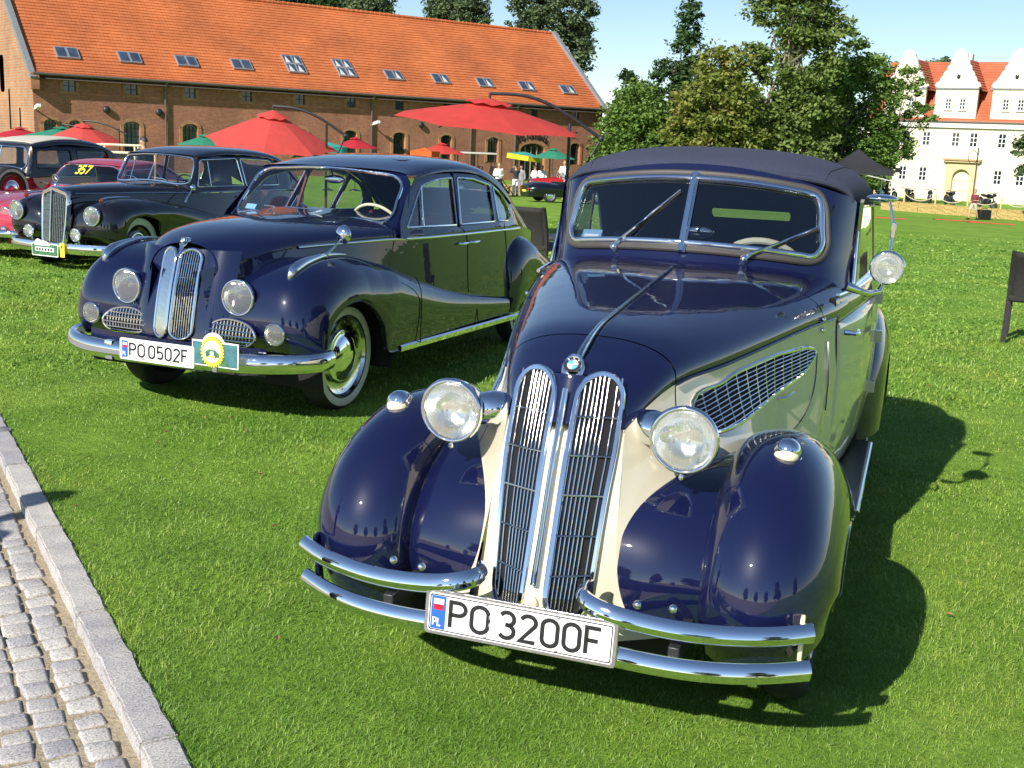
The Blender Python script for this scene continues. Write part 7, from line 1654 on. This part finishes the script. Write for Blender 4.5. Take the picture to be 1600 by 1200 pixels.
def parasols():
    b = ground_pt(-.70, 24.0); g = b[2]
    parasol('cantilever_parasol', 'large flat red cantilever parasol on a dark bent arm, nearest parasol', b, 2.36 - g, 1.98, .44, 'red_fabric', 8, (R(5), R(4.2)), (1.65, 0, 2.0 - g), [(.85, 0, 2.48 - g), (1.55, 0, 2.19 - g), (1.95, 0, 1.95 - g), (2.30, 0, 1.72 - g)], rot=.35)
    b = ground_pt(-6.38, 30.0); g = b[2]
    parasol('cantilever_parasol', 'coral red cantilever parasol on a silver arm above the blue sedan roof', b, 2.03 - g, 1.70, .80, 'coral_fabric', 8, (R(8), R(5)), (1.36, 0, 1.80 - g), [(.70, 0, 2.13 - g), (1.36, 0, 1.85 - g), (1.85, 0, 1.53 - g)], rot=.1)
    b = ground_pt(-19.5, 52.0); g = b[2]
    parasol('cantilever_parasol', 'red cantilever parasol on a thin dark arm behind the thirties saloon', b, 1.44 - g, 1.62, .72, 'coral_fabric', 8, (R(10), R(4)), (1.6, 0, 1.3 - g), [(.5, 0, 1.57 - g), (1.2, 0, 1.40 - g), (1.9, 0, 1.08 - g)], rot=.3)
    b = ground_pt(-22.0, 56.0); g = b[2]; parasol('cantilever_parasol', 'sea green parasol tucked behind the far left red one', b, 1.22 - g, 1.75, .55, 'green_fabric', 8, (0, R(4)), (1.3, 0, 1.35 - g), [(.6, 0, 1.30 - g), (1.3, 0, 1.05 - g)])
    b = ground_pt(-24.9, 58.0); g = b[2]; parasol('market_parasol', 'dark red parasol leftmost in the row', b, 1.08 - g, 1.6, .45, 'crimson_fabric', 8)
    b = ground_pt(-13.3, 49.0); g = b[2]; parasol('market_parasol', 'low green parasol beside the coral red one', b, 1.20 - g, 1.2, .42, 'green_fabric', 8)
    b = ground_pt(-8.55, 60.0); g = b[2]; parasol('market_parasol', 'deep red parasol right of the coral one, before the barn', b, 1.30 - g, 1.25, .52, 'crimson_fabric', 8)
    b = ground_pt(-9.7, 58.5); g = b[2]; parasol('market_parasol', 'turquoise drum-edged parasol beside the deep red one', b, 1.05 - g, .95, .22, 'teal_fabric', 8, valance='teal_fabric', vent=False)
    b = ground_pt(-4.15, 60.0); g = b[2]; parasol('market_parasol', 'red parasol with orange edging before the barn middle', b, 1.20 - g, 1.32, .50, 'red_fabric', 8)
    b = ground_pt(-4.85, 58.5); g = b[2]; parasol('market_parasol', 'bright orange square parasol standing in front of the red one', b, .98 - g, .80, .16, 'orange_fabric', 4, valance='orange_fabric', vent=False, rot=.5)
    b = ground_pt(.2, 67.0); g = b[2]; parasol('market_parasol', 'turquoise and yellow banded parasol by the barn entrance', b, .90 - g, 1.05, .20, 'teal_fabric', 8, valance='yellow_fabric', vent=False, tilt=(0, R(6)))
    b = ground_pt(1.75, 65.5); g = b[2]; parasol('market_parasol', 'dark green pointed parasol over the red open car', b, 1.12 - g, 1.35, .52, 'green_fabric', 8)
    x, y = 8.1, 96; g = float(lawn(x, y)); parasol('closed_parasol', 'small grey-green folded parasol beyond the cabriolet roof', (x, y, g), 4.2, .30, 1.3, 'green_fabric', 8, vent=False)
parasols()
# ---------------------------------------------------------------- gazebo, bales, rope fence, flag pole, ribbons
def gazebo():
    g = float(lawn(23, 80)); t = thing('gazebo', 'black peaked pop-up gazebo beside the manor lawn', 'gazebo', (23.2, 81, g), R(-8)); w = 2.15
    mb = MB(); rows = []
    for k in range(33):
        a = 2*math.pi*k/32 + math.pi/4; s = 1/max(abs(math.cos(a)), abs(math.sin(a))); rows.append([(w*u*s*math.cos(a), w*u*s*math.sin(a), 2.45 + 1.35*(1 - u)**1.5 + .03) for u in (.0, .12, .3, .5, .75, 1.0)] + [(w*s*math.cos(a), w*s*math.sin(a), 2.10)])
    mb.grid(rows); mb.build('canopy', 'black_fabric', t, smooth=40)
    for sx in (-1, 1):
        for sy in (-1, 1): MB().box((sx*w*.98, sy*w*.98, 1.05), (.07, .07, 2.2)).build('leg', 'white_paint', t)
    for sy in (-1, 1): MB().tube([(-w*.97, sy*w*.97, 1.75), (0, sy*w*.97, 2.15), (w*.97, sy*w*.97, 1.75)], .025, 5).build('truss', 'white_paint', t)
    MB().box((w + .25, -w, 2.50), (.35, .25, .3)).build('loudspeaker', 'black_plastic', t)
gazebo()
def bales():
    # a line of straw bales along the far edge of the lawn, each its own thing
    ends = ((23.2, 74.5), (31.5, 67.5)); n = 9; v = np.array(ends[1]) - np.array(ends[0]); a = math.atan2(v[1], v[0]); L = np.hypot(*v)/n
    words = ['leftmost', 'second', 'third', 'fourth', 'fifth', 'sixth', 'seventh', 'eighth', 'ninth']
    src = None
    def make(k, x, y, rz, ln):
        bm = bmesh.new(); bmesh.ops.create_cube(bm, size=1); bmesh.ops.subdivide_edges(bm, edges=bm.edges[:], cuts=5, use_grid_fill=True)
        r = np.random.default_rng(k)
        for q in bm.verts: q.co = Vector((q.co.x*ln + r.uniform(-.03, .03), q.co.y*.5 + r.uniform(-.03, .03), (q.co.z + .5)*.62 + r.uniform(-.03, .03)))
        me = bpy.data.meshes.new('straw_bale'); bm.to_mesh(me); bm.free(); me.materials.append(M['straw']); o = bpy.data.objects.new('straw_bale', me); COL.objects.link(o); o.location = (x, y, float(lawn(x, y)) - .05); o.rotation_euler = (0, 0, rz); return o
    for k in range(n):
        p = np.array(ends[0]) + v*(k + .5)/n; o = make(k, p[0], p[1], a + random.uniform(-.05, .05), L*.98)
        tag(o, f'{words[k]} straw bale from the gazebo in the row before the manor', 'straw bale', 'straw bales before the manor')
    for k in range(6):
        x, y = -2.9 + k*1.5, 66.0 + k*.1; o = make(20 + k, x, y, random.uniform(-.06, .06), 1.45); tag(o, f'{words[k]} straw bale from the left in the row before the barn', 'straw bale', 'straw bales before the barn')
bales()
def fence():
    t = thing('rope_fence', 'low rope fence on wooden posts in front of the parked motorcycles', 'fence', ground_pt(28.0, 84), math.atan2(-5.5, 8.5)); n = 7
    for k in range(n): MB().box((-2.5 + k*2.2, 0, .45), (.10, .10, 1.1)).build('post', 'pale_timber', t)
    for k in range(n - 1):
        x = -2.5 + k*2.2; MB().tube([(x + 2.2*u, 0, .88 - .45*(1 - (2*u - 1)**2)) for u in np.linspace(0, 1, 9)], .035, 6).build('rope', 'rope', t)
    f = thing('flag_pole', 'thin dark pole with a ring standing before the manor portal', 'pole', ground_pt(29.3, 75.5)); MB().tube([(0, 0, 0), (0, 0, 4.2)], .04, 6).build('shaft', 'dark_metal', f)
    MB().tube([(-.3 + .3*math.cos(a), 0, 3.6 + .42*math.sin(a)) for a in np.linspace(0, 2*math.pi, 17)[:-1]], .02, 5, closed=True).build('ring', 'dark_metal', f)
    mat('ribbon_red', (.60, .10, .035), .8)
    for k, (x0, x1, y, lab) in enumerate(((17.3, 18.9, 57.2, 'red tape lying on the lawn just right of the cabriolet window'), (17.2, 17.9, 60.5, 'short red tape on the lawn nearest the gazebo'), (21.8, 23.9, 60.8, 'red tape on the lawn below the bales at the right, further strip'), (22.4, 24.4, 58.0, 'red tape on the lawn below the bales at the right, nearer strip'))):
        pts = [(x, y - .35*(x - x0) + .2*math.sin(x*3), 0) for x in np.linspace(x0, x1, 12)]
        o = MB().grid([[(x, yy + d, float(lawn(x, yy + d)) + .015 + (.05 if d == .12 else 0)) for d in (-.12, .12, .36)] for x, yy, _ in pts]).build('barrier_tape', 'ribbon_red'); tag(o, lab, 'tape', 'red tapes on the lawn')
fence()
# ---------------------------------------------------------------- motorcycles by the manor wall
def motorcycles():
    P = thing('motorcycle', 'x', 'motorcycle', (0, 0, 0))
    for x in (-.65, .65):
        MB().lathe([(-.05, .20), (-.06, .27), (0, .31), (.06, .27), (.05, .20)], (x, 0, .31), (0, 1, 0), 20).build('tyre', 'rubber', P); MB().lathe([(-.03, .20), (-.02, .05), (.02, .05), (.03, .20)], (x, 0, .31), (0, 1, 0), 14).build('rim', 'steel', P)
    MB().tube([(.65, 0, .31), (.45, 0, .8), (.40, 0, 1.0)], .04, 6).build('fork', 'chrome', P); MB().tube([(.38, -.35, 1.05), (.45, 0, 1.0), (.38, .35, 1.05)], .02, 6).build('handlebar', 'dark_metal', P)
    MB().ball((.1, 0, .78), (.30, .16, .14), 8, 12).build('tank', 'black_paint', P); MB().ball((-.35, 0, .74), (.38, .14, .08), 8, 12).build('saddle', 'leather_dark', P); MB().box((.0, 0, .42), (.45, .28, .38)).build('engine', 'dark_metal', P, bevel=.06)
    MB().lathe([(0, .0), (.02, .09), (.12, .1), (.13, 0)], (.48, 0, .92), (1, 0, 0), 12).build('headlamp', 'dark_metal', P)
    spots = [(27.2, 91.5, 'just behind the gazebo leg'), (28.6, 90.6, 'second along from the gazebo'), (29.9, 89.6, 'third along from the gazebo'), (31.2, 88.8, 'fourth along from the gazebo'), (32.4, 88.0, 'at the right end of the row'), (35.0, 87.4, 'standing alone by the portal steps')]
    for i, (x, y, w) in enumerate(spots):
        o = P if i == 0 else copy_tree(P); o.location = ground_pt(x, y); o.rotation_euler = (0, R(8), R(200 + 17*i)); o.scale = (1.25, 1.25, 1.25); o['label'] = 'dark motorcycle in the row by the manor, ' + w if i < 5 else 'dark motorcycle ' + w; o['group'] = 'motorcycles before the manor'
motorcycles()
# ---------------------------------------------------------------- wicker chairs
mat('wicker', (.016, .013, .013), .65, noise=60, var=.5, bump=(110, 1.0, .01))
def wicker(name, label, base, rz):
    t = thing(name, label, 'chair', base, rz)     # back faces local -Y
    for s in (-1, 1):
        pts = curve([(s*.25, -.30, .0), (s*.25, -.235, .18), (s*.25, -.20, .42), (s*.25, -.225, .62), (s*.25, -.31, .86)], 12); MB().sweep([(-.022, -.022), (.022, -.022), (.022, .022), (-.022, .022)], [tuple(p) for p in pts], ups=[(0, 1, 0)]*12).build('back_leg', 'wicker', t)
        MB().box((s*.25, .24, .22), (.05, .05, .44)).build('front_leg', 'wicker', t)
    pts = curve([(0, -.20, .40), (0, -.225, .62), (0, -.31, .86)], 10)
    MB().grid([[(x, p[1] - .006*math.cos(x*9), p[2]) for x in np.linspace(-.24, .24, 9)] for p in pts]).build('backrest', 'wicker', t, solid=.025)
    MB().box((0, .02, .42), (.52, .5, .07)).build('seat', 'wicker', t, bevel=.02)
    return t
wicker('wicker_chair', 'dark wicker chair cut off by the right edge of the picture', (4.95, 10.85, float(lawn(5, 10.7))), R(-25))
wicker('wicker_chair', 'black wicker chair between the blue sedan and the cabriolet', (.20, 14.4, float(lawn(0, 14))), R(-28)).scale = (1.12, 1.12, 1.12)
# ---------------------------------------------------------------- far vehicles
def far_vehicles():
    P = thing('open_tourer_car', 'bright red open vintage car under the green parasol', 'car', ground_pt(1.9, 63.5), R(188)); m = 'bright_red_paint'
    MB().grid([[(x, W*math.sin(t) if abs(t) < 1.57 else W*math.copysign(1, t), .45 + (zt - .45)*max(0, math.cos(t))**.4) for t in np.linspace(-math.pi/2, math.pi/2, 15)] for x, W, zt in ((1.5, .25, 1.0), (1.2, .3, 1.06), (.4, .42, 1.12), (-.2, .6, 1.18), (-1.6, .62, 1.15), (-1.9, .5, 1.05))]).build('body', m, P, smooth=60)
    for s in (1, -1):
        wheel(P, (1.15, s*.62, .36), .37, .12, s, 'bright_red_paint', tyre_n=24); wheel(P, (-1.35, s*.62, .36), .37, .12, s, 'bright_red_paint', tyre_n=24)
        for cx in (1.15, -1.35): MB().grid([[(cx + .45*math.cos(t), s*y, .38 + .45*math.sin(t)) for y in (.5, .62, .74)] for t in np.linspace(.1, math.pi - .1, 12)]).build('mudguard', m, P)
        lamp(P, 'headlamp', (1.45, s*.35, .9), .11, .18, (1, 0, 0))
    MB().box((0, 0, .48), (2.6, 1.2, .12)).build('chassis', 'dark_metal', P); MB().box((-.9, 0, 1.16), (1.2, .95, .06)).build('cockpit', 'leather_dark', P, bevel=.03)
    MB().tube([(-.1, -.5, 1.15), (-.2, -.5, 1.5), (-.2, .5, 1.5), (-.1, .5, 1.15)], .02, 5).build('windscreen_frame', 'chrome', P)
    b = thing('canopy_buggy', 'dark open buggy with flat beige canopy before the barn', 'buggy', ground_pt(-2.4, 61.5), R(190)); 
    MB().box((0, 0, .7), (2.4, 1.3, .7)).build('body', 'dark_green_paint', b, bevel=.1); MB().box((.15, 0, 2.20), (2.3, 1.5, .09)).build('canopy', 'beige_canvas', b, bevel=.03)
    for x in (-.9, .0, 1.05):
        for y in (-.65, .65): MB().tube([(x, y, .9), (x, y, 2.2)], .03, 5).build('canopy_post', 'dark_metal', b)
    for x in (-.2, -.9): MB().box((x, 0, 1.25), (.15, 1.2, .6), ry=-.15).build('seat_back', 'leather_dark', b, bevel=.05)
    for s in (1, -1):
        for x in (-.85, .85): wheel(b, (x, s*.62, .35), .36, .14, s, 'steel', tyre_n=24)
    c = thing('beige_trolley', 'pale trolley with rail frame behind the limousine roof', 'trolley', ground_pt(-12.4, 36.0), R(10)); g = c.location.z
    MB().box((0, 0, .85), (1.1, .8, .55)).build('box', 'pale_print', c, bevel=.04); MB().box((0, 0, 1.25), (.85, .5, .3)).build('bin', 'dark_green_paint', c, bevel=.04); MB().box((0, 0, .5), (1.2, .9, .12)).build('chassis', 'dark_metal', c)
    for x in (-.5, .5):
        for y in (-.35, .35): MB().tube([(x, y, 1.1), (x, y, 1.65)], .03, 6).build('rail_post', 'ivory', c)
    for y in (-.35, .35):
        for z in (1.42, 1.65): MB().tube([(-.62, y, z), (.62, y, z)], .03, 6).build('rail', 'ivory', c)
    for x in (-.5, .5):
        for y in (-.42, .42): MB().lathe([(-.04, .15), (-.04, .24), (.04, .24), (.04, .15)], (x, y, .24), (0, 1, 0), 14).build('wheel', 'rubber', c)
    d = thing('deck_chair', 'folding wooden deck chair left of the pair by the straw bales', 'chair', ground_pt(-.9, 63.5), R(60))
    for s in (-1, 1): MB().tube([(s*.3, -.5, 0), (s*.3, .45, 1.0)], .03, 6).build('leg', 'pale_timber', d); MB().tube([(s*.27, .45, 0), (s*.27, -.3, .55)], .03, 6).build('leg', 'pale_timber', d)
    MB().grid([[(x, .45 - .75*u, 1.0 - .85*u - .15*math.sin(math.pi*u)) for u in np.linspace(0, 1, 6)] for x in (-.26, .26)]).build('sling', 'black_fabric', d)
    e = copy_tree(d); e.location = ground_pt(2.3, 62.0); e.rotation_euler = (0, 0, R(-40)); e['label'] = 'folding wooden deck chair right of the pair, before the red open car'; d['group'] = e['group'] = 'deck chairs'
    f = copy_tree(d); f.location = ground_pt(20.6, 70); f.rotation_euler = (0, 0, R(20)); f['label'] = 'folding wooden chair on the lawn under the gazebo'; f['group'] = 'deck chairs'
far_vehicles()
# ---------------------------------------------------------------- people
mat('skin', (.52, .30, .20), .55, noise=8, var=.08); mat('hair_dark', (.03, .02, .015), .6); mat('hair_fair', (.32, .22, .12), .6)
mat('cloth_white', (.78, .78, .76), .85, noise=9, var=.06); mat('cloth_dark', (.025, .027, .032), .85); mat('cloth_maroon', (.16, .03, .04), .85); mat('cloth_grey', (.25, .25, .27), .85); mat('cloth_khaki', (.50, .44, .34), .85)
def blend(mb, name, matn, parent, vox=.014):
    """overlapping limbs fused into one continuous surface"""
    o = mb.build(name, matn, parent, smooth=180, fix=False)
    r = o.modifiers.new('fuse', 'REMESH'); r.mode = 'VOXEL'; r.voxel_size = vox; r.use_smooth_shade = True
    sm = o.modifiers.new('soften', 'SMOOTH'); sm.factor = .5; sm.iterations = 3
    return o
def person(label, base, rz, top, trousers, hair='hair_dark', arms='down', legs='stand', h=1.75, name='person', sleeve=True, shorts=False, hold=None):
    t = thing(name, label, 'person', base, rz); k = h/1.75      # faces local +Y
    sit = legs == 'sit'; pz = (.62 if sit else .93)
    V = lambda x, y, z: (x*k, y*k, z*k)
    def ring(mb, secs, grow=1.0, e=0):
        rows = [[V(rx*grow*math.cos(a) + (e*math.cos(a)), cy + ry*grow*math.sin(a) + e*math.sin(a), z) for a in np.linspace(0, 2*math.pi, 17)[:-1]] for z, rx, ry, cy in secs]
        o = len(mb.v); mb.grid(rows, closev=True); n = 16; mb.f.append(tuple(o + j for j in reversed(range(n)))); mb.f.append(tuple(o + (len(secs) - 1)*n + j for j in range(n)))
    torso = [(pz - .08, .13, .105, 0), (pz, .165, .12, 0), (pz + .08, .155, .115, 0), (pz + .16, .138, .102, .005), (pz + .28, .158, .112, .01), (pz + .38, .178, .118, .005), (pz + .46, .175, .095, -.005), (pz + .50, .11, .07, -.005), (pz + .53, .056, .055, 0)]
    J = {}
    for s, n in ((-1, 'l'), (1, 'r')):
        sh = (s*.175, 0, pz + .455)
        if arms == 'up': el, wr = (s*.26, .20, pz + .40), (s*.09, .33, pz + .62)
        elif arms == 'bent': el, wr = (s*.245, -.04, pz + .19), (s*.14, .19, pz + .17)
        else: el, wr = (s*.235, -.02, pz + .18), (s*.25, .05, pz - .07)
        d = Vector(wr) - Vector(el); d.normalize(); fg = tuple(Vector(wr) + d*.09)
        dk = {'stand': 0, 'walk': s*.20, 'sit': .42}[legs]
        hp = (s*.088, 0, pz - .02); kn = (s*.10, dk*.8 + .015, pz - .44 if not sit else pz + .0); an = (s*.10, dk*1.15 - .02 - (.08 if legs == 'walk' and s < 0 else 0), .09); ft = (s*.115, an[1] + .17, .035)
        J[n] = (sh, el, wr, fg, hp, kn, an, ft)
    body = MB(); ring(body, torso); body.tube([V(0, 0, pz + .48), V(0, .015, pz + .62)], .052*k, 12)
    hz = pz + .70; body.ball(V(0, .02, hz), (.076*k, .095*k, .112*k), 12, 16); body.ball(V(0, .045, hz - .065), (.052*k, .058*k, .050*k), 8, 12); body.ball(V(0, .122, hz - .012), (.013*k, .020*k, .024*k), 5, 8)
    for n, s in (('l', -1), ('r', 1)):
        sh, el, wr, fg, hp, kn, an, ft = J[n]
        body.tube(curve([V(*sh), V(*el), V(*wr)], 9), [q*k for q in np.linspace(.052, .030, 9)], 10); body.ball(V(*sh), .055*k, 8, 10)
        dv = (Vector(fg) - Vector(wr)); side = Vector((1, 0, 0)) if abs(dv.normalized().x) < .8 else Vector((0, 1, 0))
        body.tube([V(*wr), V(*(Vector(wr) + dv*.7))], [.030*k, .036*k], 8, flat=.6)
        for q in range(4): o = side*(.018*(q - 1.5)); body.tube([V(*(Vector(wr) + dv*.6 + o)), V(*(Vector(wr) + dv*(1.15 - .08*abs(q - 1.4)) + o))], [.010*k, .008*k], 6)
        body.tube([V(*(Vector(wr) + dv*.2 + side*.03*-s)), V(*(Vector(wr) + dv*.75 + side*.055*-s))], [.012*k, .009*k], 6)
        body.tube(curve([V(*hp), V(*kn), V(*an)], 10), [q*k for q in (.085, .08, .074, .066, .058, .056, .055, .048, .040, .036)], 12)
        body.tube([V(an[0], an[1] - .04, .04), V(*ft)], [.042*k, .034*k], 8); body.ball(V(s*.078, .01, hz - .01), (.012*k, .022*k, .032*k), 5, 8)
    blend(body, 'body', 'skin', t)
    sh_ = MB(); ring(sh_, torso[1:8], 1.0, .018)
    for n in 'lr':
        sh, el, wr, *_ = J[n]; sh_.ball(V(*sh), .071*k, 8, 10); c = curve([V(*sh), V(*el), V(*wr)], 9); m_ = 8 if sleeve else 4
        sh_.tube(c[:m_ + 1], [q*k for q in np.linspace(.069, .046, 9)][:m_ + 1], 10)
    blend(sh_, 'shirt', top, t)
    tr = MB(); ring(tr, [(pz - .10, .14, .115, 0), torso[1], (pz + .075, .156, .116, 0)], 1.0, .016)
    for n in 'lr':
        hp, kn, an = J[n][4:7]; c = curve([V(*hp), V(*kn), V(*an)], 10); r_ = [q*k + .017 for q in (.085, .082, .078, .072, .066, .064, .063, .060, .056, .054)]; m_ = 5 if shorts else 10
        tr.tube(c[:m_], r_[:m_], 12)
    blend(tr, 'shorts' if shorts else 'trousers', trousers, t)
    for n in 'lr':
        an, ft = J[n][6:8]; so = MB(); so.tube([V(an[0], an[1] - .055, .045), V(an[0], an[1] + .04, .05), V(ft[0], ft[1] + .02, .035)], [.050*k, .054*k, .040*k], 10); so.tube([V(*an), V(an[0], an[1], .03)], [.046*k, .05*k], 8); blend(so, 'shoe', 'cloth_dark', t)
    hm = MB().grid([[V(.083*math.sin(q)*math.cos(a), .004 + .104*math.sin(q)*math.sin(a) - (.012 if math.sin(a) < 0 else .0), hz + .018 + .105*math.cos(q) - (.055*max(0, -math.sin(a))*(q/1.6)**2)) for a in np.linspace(0, 2*math.pi, 19)[:-1]] for q in np.linspace(.01, 1.5, 9)], closev=True); hm.build('hair', hair, t, smooth=180)
    for s in (-1, 1): MB().ball(V(s*.030, .106, hz + .014), (.012*k, .008*k, .008*k), 4, 6).build('eye', 'hair_dark', t)
    MB().box(V(0, .103, hz - .062), (.042*k, .014*k, .009*k)).build('mouth', 'cloth_maroon', t)
    return t
def people():
    person('person in dark maroon vest and pale shorts walking past the straw bales', ground_pt(25.9, 66.4), R(120), 'cloth_maroon', 'cloth_khaki', 'hair_fair', 'bent', 'walk', 1.72, sleeve=False, shorts=True)
    bag = thing('cool_box', 'dark box set on the grass beside the person at the straw bales', 'box', ground_pt(26.72, 66.9), R(10)); MB().box((0, 0, .30), (.7, .45, .55)).build('case', 'black_plastic', bag, bevel=.04); MB().tube([(-.2, 0, .56), (-.15, 0, .66), (.15, 0, .66), (.2, 0, .56)], .02, 6).build('handle', 'dark_metal', bag)
    person('person in dark shirt and white trousers with both arms raised', ground_pt(-.28, 64.6), R(20), 'cloth_dark', 'cloth_white', 'hair_dark', 'up', 'stand', 1.72)
    person('person all in white standing under the turquoise parasol', ground_pt(.75, 64.6), R(-60), 'cloth_white', 'cloth_white', 'hair_dark', 'bent', 'stand', 1.74)
    person('person in white shirt and dark trousers beside the beige canopy', ground_pt(-1.15, 60.2), R(200), 'cloth_white', 'cloth_dark', 'hair_fair', 'bent', 'stand', 1.76)
    person('person in grey standing behind the one with raised arms', ground_pt(.02, 66.0), R(150), 'cloth_grey', 'cloth_grey', 'hair_dark', 'down', 'stand', 1.7)
    p = person('person in white shirt seated in the red open car', ground_pt(2.35, 63.6), R(190), 'cloth_white', 'cloth_grey', 'hair_fair', 'bent', 'sit', 1.75); p.location.z += .62
    person('person in white behind the bonnet of the red open car', ground_pt(1.2, 66.4), R(170), 'cloth_white', 'cloth_khaki', 'hair_fair', 'down', 'stand', 1.74)
    person('dark-suited person behind the roof of the black limousine', ground_pt(-9.9, 30.6), R(60), 'cloth_dark', 'cloth_dark', 'hair_dark', 'down', 'stand', 1.86)
people()
person('person standing on the setts whose shadow crosses the kerb at left', (-3.5, 2.86, -.04), R(-40), 'cloth_grey', 'cloth_dark', 'hair_dark', 'bent', 'stand', 1.74)
